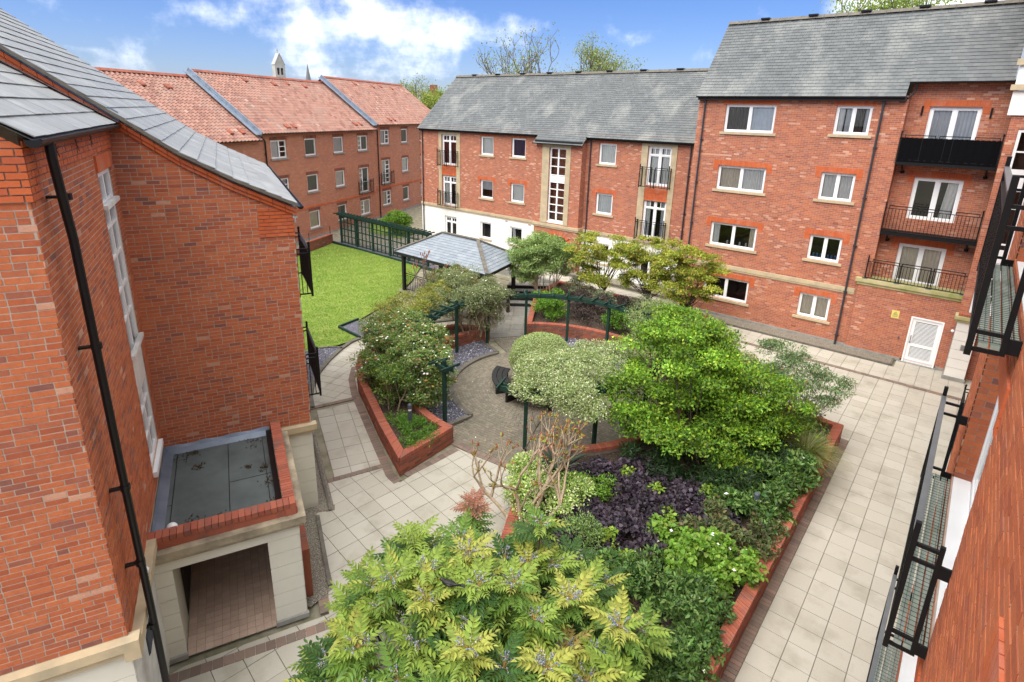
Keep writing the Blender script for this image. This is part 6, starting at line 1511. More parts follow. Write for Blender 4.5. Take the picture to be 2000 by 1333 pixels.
mound('rue_clump', 'soft grey-green feathery clump below the purple carpet', 'plant', [(-4.95, 8.5, .95, .4, .4, .3), (-4.6, 7.9, .8, .5, .4, .25)], 3000, .055, [(.16, .25, .07), (.2, .3, .1), (.12, .2, .05)], 'leaf', ncl=24, aspect=.35, kind6=False)
for i, (x, y, z) in enumerate(((-4.6, 11.2, .75), (-3.9, 10.6, .8), (-4.55, 9.0, .85), (-3.6, 11.9, .8), (-5.35, 11.4, .75), (-3.95, 8.7, .85))):
    mound('self_sown_seedling', ('light green seedling at the top of the purple carpet', 'light green seedling in the centre of the purple carpet', 'light green sprig at the lower rim of the purple carpet', 'light green sprig near the dark evergreens', 'tiny light green sprig by the bark mulch', 'yellow-green sprig between purple carpet and evergreen mound')[i], 'plant', [(x, y, z, .16, .16, .12)], 160, .075, [(.16, .26, .03), (.2, .3, .04)], 'leaf', ncl=5, rcl=.13, aspect=.7, group='seedlings in the purple carpet')
# variegated euonymus and sword-leaved phormium by the court entrance
t, c, r_ = shrub('variegated_shrub', 'cream and green variegated shrub under bare branches by the court entrance', 'shrub', (-6.6, 9.2, .4), [(-6.5, 9.1, .8, .8, .65, .35), (-7.3, 9.8, .75, .5, .5, .4), (-5.9, 9.7, .85, .4, .5, .3), (-6.9, 9.2, .7, .5, .5, .4)], 80, .26, 17000, .06, [(.40, .50, .16), (.50, .58, .25), (.26, .40, .07), (.60, .64, .36), (.15, .28, .04)], stems=3, r0=.02, aspect=.5)
T = thing('phormium', 'sword leaved grey-green phormium by the bare magnolia', 'plant', (-7.0, 10.5, .4)); n = 60
for i in range(n):
    pass
V, Fc, Cc = [], [], []; b = np.array([-7.0, 10.5, .4]); Cp = palette(90, [(.06, .085, .06), (.09, .12, .09), (.05, .065, .05)], .12)
for i in range(90):
    a = random.random()*6.28; d = np.array([math.cos(a), math.sin(a), 0]); L_ = random.uniform(.6, 1.25); out = random.uniform(.25, 1.05); sd = np.array([-d[1], d[0], 0]); i0 = len(V)
    for m in range(6): t = m/5; p = b+d*(.05+out*t)+np.array([0, 0, L_*(t-.45*t**2.5)]); w = .03*(1-t**2)+.002; V += [p-sd*w, p+sd*w]; Cc += [Cp[i]]*2
    for m in range(5): a_ = i0+2*m; Fc += [(a_, a_+1, a_+3), (a_, a_+3, a_+2)]
link('blades', tri_mesh('blades', np.array(V)-b, np.array(Fc), np.array(Cc), 'leaf_gloss'), T)
# bare magnolia with buds and a few opening leaves
MG = thing('magnolia', 'nearly bare magnolia with pale twisting branches and reddish buds', 'tree', (-6.35, 8.35, .4)); mb = MB(); tips = []
def twig(p, d, L_, r, lev):
    d = d/np.linalg.norm(d); k = 4; pts = [p]
    for i in range(k): d = d+rdir(1)[0]*.22+np.array([0, 0, .10]); d /= np.linalg.norm(d); pts.append(pts[-1]+d*L_/k)
    mb.tube(pts, [r*(1-.35*i/k) for i in range(k+1)], 6, caps=False)
    if lev == 0: tips.append((pts[-1], d)); return
    for _ in range(random.choice((2, 2, 3))):
        a = rdir(1)[0]; a[2] = abs(a[2])*.6; twig(pts[-1], d*.9+a*.75, L_*random.uniform(.55, .85), r*.62, lev-1)
    if random.random() < .5: a = rdir(1)[0]; twig(pts[2], d*.5+a, L_*.6, r*.4, max(0, lev-2))
for (dx, dy, dz, L_) in ((-.55, .35, 1, .75), (.15, .6, 1, .8), (.8, .5, .8, .8), (-.95, -.2, .5, .8), (-.2, .9, .8, .75)): twig(np.array([-6.35+dx*.08, 8.35+dy*.08, .35]), np.array([dx, dy, dz]), L_*1.25, .058, 3)
mb.build('branch', 'bark_pale', MG, smooth=True)
bm = MB()
for p, d in tips: bm.tube([p-d*.01, p+d*.03, p+d*.08, p+d*.11], [.008, .017, .013, .002], 5)
bm.build('buds', 'brick_planter', MG, kind='stuff')
n = len(tips)*5; k = RNG.integers(0, len(tips), n); P = np.array([tips[i][0] for i in k])+rdir(n)*.03; D = rdir(n); D[:, 2] = np.abs(D[:, 2])+.2; sz = RNG.uniform(.05, .11, n)
link('young_leaves', leaf_mesh('young_leaves', P, D, rdir(n), sz, sz*.45, palette(n, [(.30, .30, .05), (.36, .30, .06), (.25, .3, .04), (.3, .14, .05)], .15), 'leaf', wloc(MG), .2), MG)
# ------------------------------------------------------------------ mahonia: whorls of pinnate leaves on tall stems, each leaf a part
def pinnate(L_, nl, w, col, curl=.35, rng=random):
    """one mahonia leaf along +x: rachis and paired spiny leaflets"""
    V, Fc, C = [], [], []
    def tri(a, b, c, cc): i = len(V); V.extend([a, b, c]); Fc.append((i, i+1, i+2)); C.extend([cc]*3)
    rz = lambda t: -curl*L_*t*t+.12*L_*t
    ra = np.array(col)*.8+np.array([.06, .03, 0])
    for i in range(6):
        a, b = i/6, (i+1)/6; p, q = np.array([a*L_, 0, rz(a)]), np.array([b*L_, 0, rz(b)]); s = np.array([0, .004, 0]); tri(p-s, q-s*.7, q+s*.7, ra); tri(p-s, q+s*.7, p+s, ra)
    for i in range(nl):
        t = .14+.86*i/(nl-1); sz = w*(.75+.5*math.sin(math.pi*min(1, t*1.05)))*rng.uniform(.9, 1.1)
        sides = (1, -1) if i < nl-1 else (0,)
        for s in sides:
            p = np.array([t*L_, 0, rz(t)]); ang = 1.05-.35*t if s else 0; d = np.array([math.cos(ang), s*math.sin(ang), -.12-.25*t]); d /= np.linalg.norm(d); side = np.cross(d, (0, 0, 1)); side /= np.linalg.norm(side)
            ln = sz; cc = np.clip(np.array(col)*rng.uniform(.7, 1.3), .003, .9); m = p+d*ln*.5; tip = p+d*ln-np.array([0, 0, ln*.12])
            e = np.array([0, 0, ln*.09]); hw = ln*.2
            l1, r1 = p+d*ln*.28+side*hw+e, p+d*ln*.28-side*hw+e; l2, r2 = p+d*ln*.62+side*hw*.85+e, p+d*ln*.62-side*hw*.85+e
            for a, b in ((p, r1), (r1, r2), (r2, tip), (tip, l2), (l2, l1), (l1, p)): tri(m, a, b, cc)
    return np.array(V), np.array(Fc), np.array(C)
MH = thing('mahonia', 'big yellow-green mahonia with whorls of spiny leaves and blue berries, in front', 'shrub', (-4.9, 4.9, .3))
cols = {'y': (.36, .38, .075), 'g': (.13, .235, .04), 'd': (.05, .115, .028), 'l': (.23, .325, .055), 'r': (.33, .14, .10), 'o': (.36, .28, .09)}
LV = {}
for k, c in cols.items():
    for v in range(3):
        V, Fc, C = pinnate((.40, .34, .45)[v], (7, 6, 8)[v], .112, c, (.3, .45, .22)[v]); LV[k, v] = tri_mesh('leaf', V, Fc, C, 'leaf_gloss' if k == 'd' else 'leaf')
stems = []
def inshape(x, y):       # plan of the crown
    return qf(x, y) < 1
def qf(x, y): dx, dy = x+4.75, y-5.1; return ((dx*.745+dy*.667)/2.6)**2+((-dx*.667+dy*.745)/1.9)**2
tries = 0
while len(stems) < 74 and tries < 9000:
    tries += 1; x, y = random.uniform(-7.4, -2.2), random.uniform(2.6, 7.6)
    if not inshape(x, y): continue
    q = qf(x, y); z = 2.35-.95*q+random.gauss(0, .28)
    if any((x-a[0])**2+(y-a[1])**2+(z-a[2])**2 < .17 for a in stems): continue
    stems.append((x, y, z))
leafs = []; bm = MB(); berries = []; shoots = MB()
for (x, y, z) in stems:
    b = np.array([-4.9+(x+4.9)*.45, 4.9+(y-4.9)*.45, .25]); tp = np.array([x, y, z]); branch(bm, b, tp, .028, .013, .1, 5, 6)
    q = qf(x, y); kind = random.choices(('y', 'l', 'g', 'd', 'o'), (3, 4, 3.2, 1, .3) if q < .6 else (1.5, 4, 3.5, 1.5, .3))[0]
    if random.random() < .012: kind = 'r'
    tiers = random.choice((2, 3)); a0 = random.random()*6
    for ti in range(tiers):
        nl = random.randint(7, 9); zz = z-ti*.15
        kk = kind if ti == 0 else random.choice(('g', 'l', 'g', 'd')) if ti == 1 else random.choice(('d', 'd', 'g'))  # older lower leaves darker, which also paints shade into the gaps
        for i in range(nl):
            a = a0+ti*.5+i*6.283/nl+random.gauss(0, .12); el = (.6, .2, -.1, -.35)[ti]+random.gauss(0, .12); s = random.uniform(.75, 1.25)
            leafs.append((np.array([x, y, zz]), a, el, s, kk if random.random() < .85 else random.choice('yllg'), random.randrange(3)))
    if kind != 'r' and random.random() < .8:
        for i in range(random.randint(9, 13)):
            a = random.random()*6.28; e = tp+np.array([math.cos(a)*.2, math.sin(a)*.2, .05+random.uniform(0, .1)]); shoots.tube([tp, (tp+e)/2+(0, 0, .05), e], .004, 4, caps=False)
            for j in range(9): t = .35+.65*j/9; p = tp+(e-tp)*t+np.array([0, 0, .05*math.sin(t*3.14)])+rdir(1)[0]*.018; berries.append(p)
mahbr = bm.build('stem', 'bark', MH, smooth=True); shoots.build('flower_stalks', 'stalk', MH, kind='stuff')
def lmat(p, a, el, s): return Matrix.Translation(Vector(p)) @ Matrix.Rotation(a, 4, 'Z') @ Matrix.Rotation(-el, 4, 'Y') @ Matrix.Scale(s, 4)
def lscore(l): d = l[0]-CAMP; return -np.linalg.norm(d)+.9*l[0][2]
leafs.sort(key=lscore, reverse=True); org = wloc(MH)
for (p, a, el, s, k, v) in leafs[:300]:
    o = bpy.data.objects.new('leaf', LV[k, v]); COL.objects.link(o); o.parent = MH; o.matrix_local = lmat(p-org, a, el, s)
VV, FF, CC, nv = [], [], [], 0; cache = {}
for (p, a, el, s, k, v) in leafs[300:]:
    if (k, v) not in cache:
        me = LV[k, v]; n = len(me.vertices); co = np.zeros(n*3); me.vertices.foreach_get('co', co); fi = np.zeros(len(me.loops), int); me.loops.foreach_get('vertex_index', fi); cl_ = np.zeros(n*4); me.attributes['col'].data.foreach_get('color', cl_); cache[k, v] = (co.reshape(-1, 3), fi.reshape(-1, 3), cl_.reshape(-1, 4)[:, :3])
    co, fi, cl_ = cache[k, v]; M_ = np.array(lmat(p-org, a, el, s)); VV.append(co @ M_[:3, :3].T+M_[:3, 3]); FF.append(fi+nv); CC.append(cl_); nv += len(co)
link('leaves', tri_mesh('leaves', np.concatenate(VV), np.concatenate(FF), np.concatenate(CC), 'leaf'), MH, 'stuff')
B = np.array(berries); n = len(B); oc = np.array([(1, 0, 0), (-1, 0, 0), (0, 1, 0), (0, -1, 0), (0, 0, 1), (0, 0, -1)])*.0105; tf = np.array([(0, 2, 4), (2, 1, 4), (1, 3, 4), (3, 0, 4), (2, 0, 5), (1, 2, 5), (3, 1, 5), (0, 3, 5)])
V = (B[:, None, :]+oc[None]*RNG.uniform(.8, 1.3, (n, 1, 1))).reshape(-1, 3)-org; Fb = (np.arange(n)[:, None, None]*6+tf[None]).reshape(-1, 3)
link('berries', tri_mesh('berries', V, Fb, np.repeat(palette(n, [(.09, .13, .26), (.14, .19, .33), (.22, .29, .38), (.26, .33, .26), (.34, .40, .36)], .15), 6, 0), 'leaf_dark'), MH, 'stuff')
# red-tipped mahonia shoot standing apart
M2 = thing('mahonia_shoot', 'tall mahonia shoot topped with reddish young leaves, left of the magnolia', 'shrub', (-6.35, 6.75, .4)); bm = MB(); tp = np.array([-6.4, 6.75, 2.05]); branch(bm, (-6.3, 6.7, .3), tp, .025, .012, .05); bm.build('stem', 'bark', M2)
for ti, (z, k, el) in enumerate(((2.05, 'r', .75), (1.92, 'r', .35), (1.75, 'g', .2), (1.55, 'g', .1), (1.35, 'd', 0))):
    for i in range(8):
        o = bpy.data.objects.new('leaf', LV[k, i % 3]); COL.objects.link(o); o.parent = M2; o.matrix_local = lmat(np.array([-6.4, 6.75, z])-wloc(M2), i*.785+ti*.3, el+random.gauss(0, .1), .72 if ti == 0 else .95)
# ------------------------------------------------------------------ crescent bed shrubs
VAR = [(.11, .20, .04), (.16, .25, .06), (.22, .29, .10), (.07, .15, .03), (.28, .28, .13)]
t, c, r_ = shrub('flowering_shrub', 'large mixed shrub with white flowers and russet buds in the crescent bed', 'shrub', (-13.6, 10.9, .4),
      [(-14.6, 11.1, 1.35, 1.5, 1.0, .85), (-13.2, 10.9, 1.2, 1.1, .9, .85), (-15.7, 11.9, 1.5, 1.1, 1.0, .8), (-13.8, 10.5, .9, 1.3, .5, .5), (-12.4, 10.6, .9, .7, .5, .5), (-12.2, 10.8, 2.0, .6, .5, .35), (-12.9, 11.15, 2.05, .6, .5, .35), (-13.5, 11.6, 2.05, .6, .5, .35), (-14.0, 12.1, 2.05, .6, .5, .35), (-12.4, 11.0, 1.3, .7, .7, .7), (-14.8, 12.0, 1.7, 1.0, .9, .5), (-12.2, 10.9, 1.5, .75, .6, .6), (-13.1, 11.4, 1.75, .9, .7, .5), (-13.9, 12.1, 1.75, .8, .8, .5), (-15.3, 12.6, 1.8, .9, .9, .4), (-12.0, 11.0, 1.1, .5, .5, .6)], 300, .3, 64000, .068, VAR, bark='bark_pale', r0=.045, stems=6, spread=.8, maxl=100, aspect=.5, jit=.25)
flowers('white_flowers', t, c, r_, 620, .04, [(.82, .82, .76), (.75, .74, .6)]); flowers('russet_buds', t, c, r_, 480, .06, [(.20, .06, .03), (.28, .10, .03), (.34, .19, .04), (.14, .05, .03)])
hm = MB()
for _ in range(170):
    i = random.randrange(len(c)); p = c[i]; branch(hm, p-np.array([0, 0, .35]), p+rdir(1)[0]*.32+np.array([0, 0, .22]), .006, .0025, .18, 4, 3)
for _ in range(70): x, y = random.uniform(-13.6, -11.9), random.gauss(10.75, .25); branch(hm, (x, y, .4), (x+random.gauss(0, .35), y+random.gauss(0, .3), random.uniform(.9, 1.5)), .012, .004, .2, 4, 4)
hm.build('bare_twigs', 'bark_pale', t, kind='stuff')
shrub('pieris', 'yellow-tipped green shrub at the near side of the crescent bed', 'shrub', (-12.7, 9.75, .4), [(-12.8, 10.0, 1.15, .8, .5, .55), (-13.7, 10.4, 1.2, .8, .5, .5)], 36, .3, 6000, .09, [(.07, .15, .04), (.11, .2, .05), (.24, .3, .05), (.05, .11, .03)], stems=3, r0=.03, bark='bark_pale', aspect=.35)
shrub('ground_cover', 'low bright green ground cover round the bollard light', 'plant', (-11.2, 9.4, .35), [(-11.3, 9.5, .5, .75, .5, .1), (-10.8, 9.1, .5, .35, .7, .1), (-11.9, 9.4, .5, .6, .3, .1)], 60, .16, 5000, .055, [(.09, .21, .025), (.12, .26, .03), (.07, .16, .02)], stems=2, r0=.006, aspect=.4)
# climbers on the left of the pergola
t, c, r_ = shrub('climber', 'tangled climber with small white flowers hanging over the left pergola', 'climber', (-15.4, 16.2, .4),
      [(-15.0, 15.9, 2.0, .8, 1.0, .55), (-15.0, 16.5, 1.3, .6, .7, .8), (-15.8, 15.1, 1.9, .9, .8, .5), (-14.75, 16.6, 2.2, .8, .7, .4), (-16.4, 16.2, 2.1, 1.0, .9, .6), (-15.5, 16.4, 2.45, 1.0, 1.0, .4), (-16.7, 17.0, 2.2, 1.0, .8, .6), (-14.9, 17.0, 1.6, .5, .5, .8), (-14.95, 15.5, 2.2, .6, .6, .35), (-14.75, 16.3, 2.25, .6, .6, .35)], 210, .33, 50000, .058, [(.15, .20, .09), (.20, .25, .12), (.11, .16, .06), (.26, .27, .16), (.2, .16, .09)], bark='bark_pale', r0=.035, stems=6, spread=.5, maxl=90, aspect=.5)
flowers('white_flowers', t, c, r_, 160, .035, [(.8, .8, .74)])
hm = MB()
for _ in range(180): x, y = random.gauss(-14.95, .35), random.gauss(16.4, .45); z = random.uniform(1.6, 2.2); branch(hm, (x, y, z), (x+random.gauss(0, .25), y+random.gauss(0, .25), z-random.uniform(.5, 1.5)), .006, .003, .2, 4, 3)
hm.build('hanging_stem', 'bark_pale', t, kind='stuff')
shrub('yellow_shrub', 'yellowish green shrub at the lawn side of the crescent bed', 'shrub', (-17.0, 14.2, .4), [(-17.2, 14.2, 1.4, .9, 1.2, .8), (-17.0, 15.6, 1.7, .8, .9, .8), (-16.6, 13.0, 1.7, .8, .8, .7), (-16.2, 14.2, 1.8, .7, .9, .6)], 100, .33, 20000, .065, [(.20, .24, .04), (.27, .27, .05), (.14, .2, .035), (.30, .22, .06)], stems=4, r0=.025, aspect=.5)
t, c, r_ = shrub('rhododendron', 'brown budded shrub in front of the pavilion roof', 'shrub', (-17.8, 17.4, .2), [(-17.9, 17.5, 1.7, 1.3, .9, .6), (-17.0, 17.4, 1.8, .8, .7, .6), (-18.9, 17.2, 1.6, .7, .6, .6), (-17.8, 17.3, 2.2, 1.0, .7, .4)], 90, .3, 15000, .07, [(.13, .17, .05), (.18, .21, .07), (.10, .13, .04)], stems=4, r0=.025, aspect=.4)
flowers('russet_buds', t, c, r_, 160, .09, [(.2, .08, .03), (.3, .15, .05), (.14, .05, .03)])
YM = thing('young_magnolia', 'bare twigged young magnolia with brown buds before the pavilion', 'tree', (-18.6, 16.6, .2)); mb = MB(); tips = []
for (dx, dy, dz, L_) in ((-.5, .1, 1, 1.0), (-1, .2, .5, .9), (-.1, .4, 1, .9)): twig(np.array([-18.6, 16.6, .9]), np.array([dx, dy, dz]), L_, .035, 2)
mb.tube([(-18.6, 16.6, .1), (-18.55, 16.6, .5), (-18.6, 16.6, .95)], [.05, .045, .04], 7); mb.build('branch', 'bark_grey', YM)
bm = MB()
for p, d in tips: bm.tube([p, p+d*.05, p+d*.13, p+d*.17], [.01, .028, .022, .002], 5)
bm.build('buds', 'brick_planter', YM, kind='stuff')
# ------------------------------------------------------------------ clipped ball, climber canopy in the court
BL = thing('clipped_ball', 'dense clipped variegated ball bush in the court centre', 'topiary', (C0[0], C0[1], .4)); n = 26000
d = rdir(n); d[:, 2] = np.where(d[:, 2] < -.45, -d[:, 2], d[:, 2]); bmp = 1+.05*np.sin(d[:, 0]*7+1)*np.sin(d[:, 1]*6)*np.cos(d[:, 2]*5)
P = np.array([C0[0]-.2, C0[1]+.15, 1.0])+d*np.array([1.12, 1.12, .86])*(bmp*RNG.uniform(.93, 1.03, n))[:, None]
link('foliage', leaf_mesh('foliage', P, d*.7+rdir(n)*.8, d+rdir(n)*.5, RNG.uniform(.03, .055, n), RNG.uniform(.02, .03, n), palette(n, [(.23, .32, .10), (.32, .41, .15), (.40, .47, .21), (.15, .23, .06), (.48, .51, .29)], .15), 'leaf', wloc(BL), .15), BL)
mb = MB(); mb.lathe((C0[0]-.2, C0[1]+.15, .15), [(.3, 0), (.85, .3), (1.02, .8), (.85, 1.3), (.4, 1.6), (.05, 1.65)], 14); mb.build('inner_twigs', 'bark', BL); mb = MB(); mb.tube([(C0[0], C0[1], .2), (C0[0]-.2, C0[1]+.1, .7)], .07, 8); mb.build('trunk', 'bark', BL)
t, c, r_ = shrub('climber', 'pale white-flowered climber spread like a roof over the front pergola', 'climber', (-8.5, 11.05, .3),
      [(-8.5, 11.85, 2.3, .75, .95, .2), (-7.9, 12.75, 2.4, .95, .9, .24), (-7.5, 14.0, 2.45, .8, .9, .24), (-7.6, 11.75, 2.25, .8, .7, .22), (-8.3, 13.5, 2.4, .75, .7, .18), (-7.8, 11.35, 2.0, .8, .4, .2), (-7.0, 11.6, 2.0, .6, .5, .3), (-8.9, 12.2, 2.3, .5, .9, .2), (-8.6, 11.2, 2.15, .5, .45, .2)], 260, .28, 62000, .05, [(.21, .28, .10), (.28, .35, .14), (.15, .22, .06), (.34, .39, .19), (.42, .44, .26)], bark='bark', r0=.018, stems=1, maxl=6, aspect=.5, up=.9)
flowers('white_flowers', t, c, r_, 1300, .018, [(.72, .72, .5), (.8, .8, .66)])
# ------------------------------------------------------------------ bed behind the pergola
FE_ = [(.22, .32, .09), (.28, .37, .13), (.17, .27, .07), (.34, .41, .19), (.12, .21, .05)]
shrub('feathery_shrub', 'tall feathery pale green shrub beside the pavilion steps', 'shrub', (-16.3, 22.3, .4), [(-16.5, 22.4, 2.5, 1.35, 1.2, .9), (-17.3, 21.6, 2.7, .8, .7, .6), (-15.6, 23.0, 2.3, .8, .8, .8), (-16.4, 22.2, 3.1, 1.2, 1.0, .5), (-16.9, 21.6, 1.9, .9, .7, .7)], 200, .32, 56000, .09, FE_, bark='bark_pale', r0=.03, stems=8, spread=.5, maxl=80, aspect=.32, droop=.25)
MP = [(.21, .28, .03), (.29, .31, .04), (.15, .23, .025), (.36, .25, .05), (.33, .34, .05)]
for i, (b, el, n, lab) in enumerate((((-13.5, 23.8, .4), [(-13.6, 23.8, 3.0, 1.6, 1.3, .65), (-14.6, 23.1, 2.5, .9, .9, .5), (-12.8, 24.0, 2.5, 1.0, 1.0, .5)], 10000, 'yellow-green young maple with one dark trunk behind the pergola'),
        ((-11.3, 24.2, .4), [(-11.2, 24.1, 3.1, 1.5, 1.2, .7), (-12.2, 23.5, 2.3, .8, .8, .5), (-10.4, 24.0, 2.4, 1.0, 1.0, .6)], 9500, 'yellow-green young maple in the middle of the row of maples'),
        ((-9.2, 23.6, .4), [(-9.1, 23.4, 3.0, 1.4, 1.2, .7), (-10.0, 22.7, 2.2, .9, .9, .5), (-8.2, 23.1, 2.4, .9, .9, .6)], 9500, 'orange tinged young maple at the right end of the maples'))):
    shrub('maple_tree', lab, 'tree', b, [(e[0], e[1], e[2]+.25, *e[3:]) for e in el]+[(b[0], b[1]-.5, 1.9, 1.3, .9, .5)], 75, .45, n*2, .075, MP, bark='bark', r0=.06, stems=1, maxl=34, aspect=.7, flat=.28, shell=.1, up=.9, group='young maples behind the pergola')
shrub('green_bush', 'vivid green bush behind the curved wall, left of the pergola post', 'shrub', (-14.0, 19.9, .4), [(-13.9, 19.8, .95, .7, .7, .5), (-14.5, 20.3, 1.1, .6, .6, .5)], 40, .27, 6500, .08, [(.09, .21, .015), (.12, .26, .02), (.065, .15, .012)], stems=3, r0=.02, aspect=.5)
shrub('green_bush', 'rounded vivid green bush by the right-hand pergola post', 'shrub', (-11.0, 20.7, .4), [(-11.0, 20.6, .95, .7, .6, .5)], 30, .25, 5000, .06, [(.08, .19, .015), (.11, .24, .02), (.06, .14, .012)], stems=3, r0=.02, aspect=.6)
shrub('purple_hedge', 'low dark purple shrubs behind the curved planter wall', 'shrub', (-12.3, 21.4, .4), [(-12.6, 21.3, .85, 1.3, .7, .45), (-11.6, 22.2, .95, 1.5, .7, .5), (-13.4, 22.0, .95, .8, .7, .5), (-12.6, 20.5, .65, .9, .4, .25), (-10.0, 21.6, .9, .9, .7, .45)], 110, .28, 17000, .07, [(.04, .025, .03), (.06, .035, .035), (.05, .045, .03)], 'leaf_dark', stems=4, r0=.02)
shrub('fern', 'pale grey-green fern under the right-hand end of the pergola', 'fern', (-9.6, 20.2, .4), [(-9.6, 20.1, .9, .7, .6, .4)], 26, .3, 3500, .09, [(.16, .22, .1), (.22, .28, .14), (.11, .16, .07)], stems=4, r0=.01, aspect=.25)
shrub('pale_shrub', 'soft pale green shrub over the right-hand end of the pergola', 'shrub', (-8.6, 18.8, .4), [(-8.6, 18.9, 1.9, .9, .9, .7), (-7.9, 19.2, 1.7, .9, .8, .9), (-9.0, 20.0, 2.0, .8, .8, .5), (-7.0, 19.6, 1.9, .8, .8, .7)], 90, .35, 20000, .075, [(.17, .25, .09), (.23, .31, .13), (.12, .2, .06), (.27, .27, .12)], stems=4, r0=.025, aspect=.35)
for i, (x, y, lab) in enumerate(((-13.0, 22.6, 'white variegated bush below the first maple'), (-15.0, 23.6, 'grey-green bush between feathery shrub and first maple'), (-11.2, 23.0, 'speckled bush at the foot of the middle maple'))):
    shrub('variegated_bush', lab, 'shrub', (x, y, .4), [(x, y, .95, .8, .5, .4)], 28, .26, 4000, .06, [(.3, .33, .2), (.42, .43, .32), (.17, .22, .1)], stems=3, r0=.015, group='pale bushes under the maples')
# round bush by the corner of the white ground floor
shrub('round_bush', 'round vivid green bush at the corner of the white ground floor', 'shrub', (-34.6, 27.6, 0), [(-34.6, 27.6, 1.0, 1.15, 1.0, .85)], 70, .36, 9000, .1, [(.10, .21, .015), (.13, .26, .02), (.07, .16, .012)], stems=3, r0=.04, aspect=.6)
# fallen leaves on the round court
n = 260; a = RNG.uniform(0, 6.28, n); rr = np.sqrt(RNG.uniform(0, 1, n))*4.6; P = np.c_[C0[0]+rr*np.cos(a), C0[1]+rr*np.sin(a), np.full(n, .1)]; P = P[(rr > 3.4) | (RNG.random(n) < .6)]; n = len(P); P[:, 2] = np.where(np.linalg.norm(P[:, :2]-C0, axis=1) > 3.2, .095, .012); sz = RNG.uniform(.03, .07, n); D = rdir(n); D[:, 2] *= .1
o = link('fallen_leaves', leaf_mesh('fallen_leaves', P, D, np.tile([0, 0, 1.], (n, 1)), sz, sz*.6, palette(n, [(.5, .42, .32), (.3, .2, .12), (.6, .58, .52), (.4, .34, .1)], .15), 'leaf_dark', (0, 0, 0), .1), None, 'stuff'); o['label'] = 'scattered fallen petals and leaves on the round court'
# blackbird perched on the mahonia
BD = thing('blackbird', 'black bird perched on top of the big mahonia', 'bird', (-4.86, 4.59, 2.66)); b = np.array([-4.86, 4.59, 2.74]); f = np.array([-.85, -.5, 0]); f /= np.linalg.norm(f); z_ = np.array([0, 0, 1.])
mb = MB(); mb.tube([b-f*.20+z_*.015, b-f*.12+z_*.0, b-f*.07, b-f*.02+z_*.005, b+f*.035+z_*.02, b+f*.065+z_*.045, b+f*.08+z_*.062, b+f*.105+z_*.068, b+f*.125+z_*.062], [.008, .02, .036, .046, .044, .034, .027, .025, .006], 10); mb.build('body', 'feather', BD, smooth=True)
mb = MB(); s_ = np.cross(f, z_)
for sg in (-1, 1): mb.tube([b+f*.03+s_*sg*.036+z_*.025, b-f*.03+s_*sg*.044+z_*.012, b-f*.12+s_*sg*.02+z_*.006], [.012, .024, .004], 6)
mb.build('wing', 'feather', BD, smooth=True)
mb = MB(); mb.hexa([b-f*.26+s_*.028, b-f*.26-s_*.028, b-f*.15-s_*.014, b-f*.15+s_*.014, b-f*.26+s_*.028+z_*.008, b-f*.26-s_*.028+z_*.008, b-f*.15-s_*.014+z_*.01, b-f*.15+s_*.014+z_*.01]); mb.build('tail', 'feather', BD)
mb = MB(); mb.tube([b+f*.12+z_*.064, b+f*.155+z_*.058], [.007, .001], 6); mb.build('beak', 'beak', BD)
mb = MB()
for sg in (-1, 1): mb.tube([b+s_*sg*.015-z_*.03, b+s_*sg*.018-z_*.08], .003, 4)
mb.build('leg', 'beak', BD)
# ------------------------------------------------------------------ far skyline
def at(px_, py_, dist):
    d = FW+(px_-CX)/F_PX*RT-(py_-CY)/F_PX*UP; d = d/math.hypot(d[0], d[1]); return CAMP+d*dist
def bare_tree(name, label, px_, top, dist, h, spread, leafcols, nl, ntw=3):
    global mb, tips
    p = at(px_, top, dist); b = np.array([p[0], p[1], 0]); H = p[2]; T = thing(name, label, 'tree', b, 'trees beyond the roofs'); mb = MB(); tips = []
    mb.tube([b, b+(0, 0, H*.3), b+(0, 0, H*.5)], [.45, .36, .28], 8)
    for _ in range(7): a = random.random()*6.28; twig(b+np.array([0, 0, H*random.uniform(.35, .5)]), np.array([math.cos(a)*spread, math.sin(a)*spread, 1.]), H*.24, .16, ntw)
    mb.build('trunk', 'bark_grey', T)
    n = nl; k = RNG.integers(0, len(tips), n); P = np.array([tips[i][0] for i in k])+RNG.normal(size=(n, 3))*H*.03; sz = RNG.uniform(.12, .28, n)
    link('crown', leaf_mesh('crown', P, rdir(n), rdir(n), sz, sz*.6, palette(n, leafcols, .15), 'leaf', wloc(T), .2), T)
YG = [(.2, .23, .06), (.26, .28, .09), (.15, .19, .05)]
bare_tree('bare_tree', 'large half bare tree rising behind the slate roof', 1035, 112, 62, 1, .75, YG, 1500, 4)
bare_tree('leafy_tree', 'rounder yellow-green tree right of the bare one', 1172, 134, 66, 1, .6, YG, 7000, 4)
bare_tree('leafy_tree', 'small tree top showing over the tall slate ridge', 1735, 2, 60, 1, .5, [(.2, .28, .05), (.25, .32, .08)], 9000, 3)
bare_tree('leafy_tree', 'pale birch in the gap between red and slate roofs', 812, 165, 90, 1, .45, YG, 2500, 3)
bare_tree('leafy_tree', 'yellow-green tree low in the gap, against the slate verge', 860, 188, 75, 1, .6, [(.2, .26, .04), (.26, .3, .06)], 9000, 3)
bare_tree('leafy_tree', 'dark green tree left of the chimney in the gap', 843, 190, 110, 1, .5, [(.08, .12, .03), (.1, .14, .04)], 6000, 3)
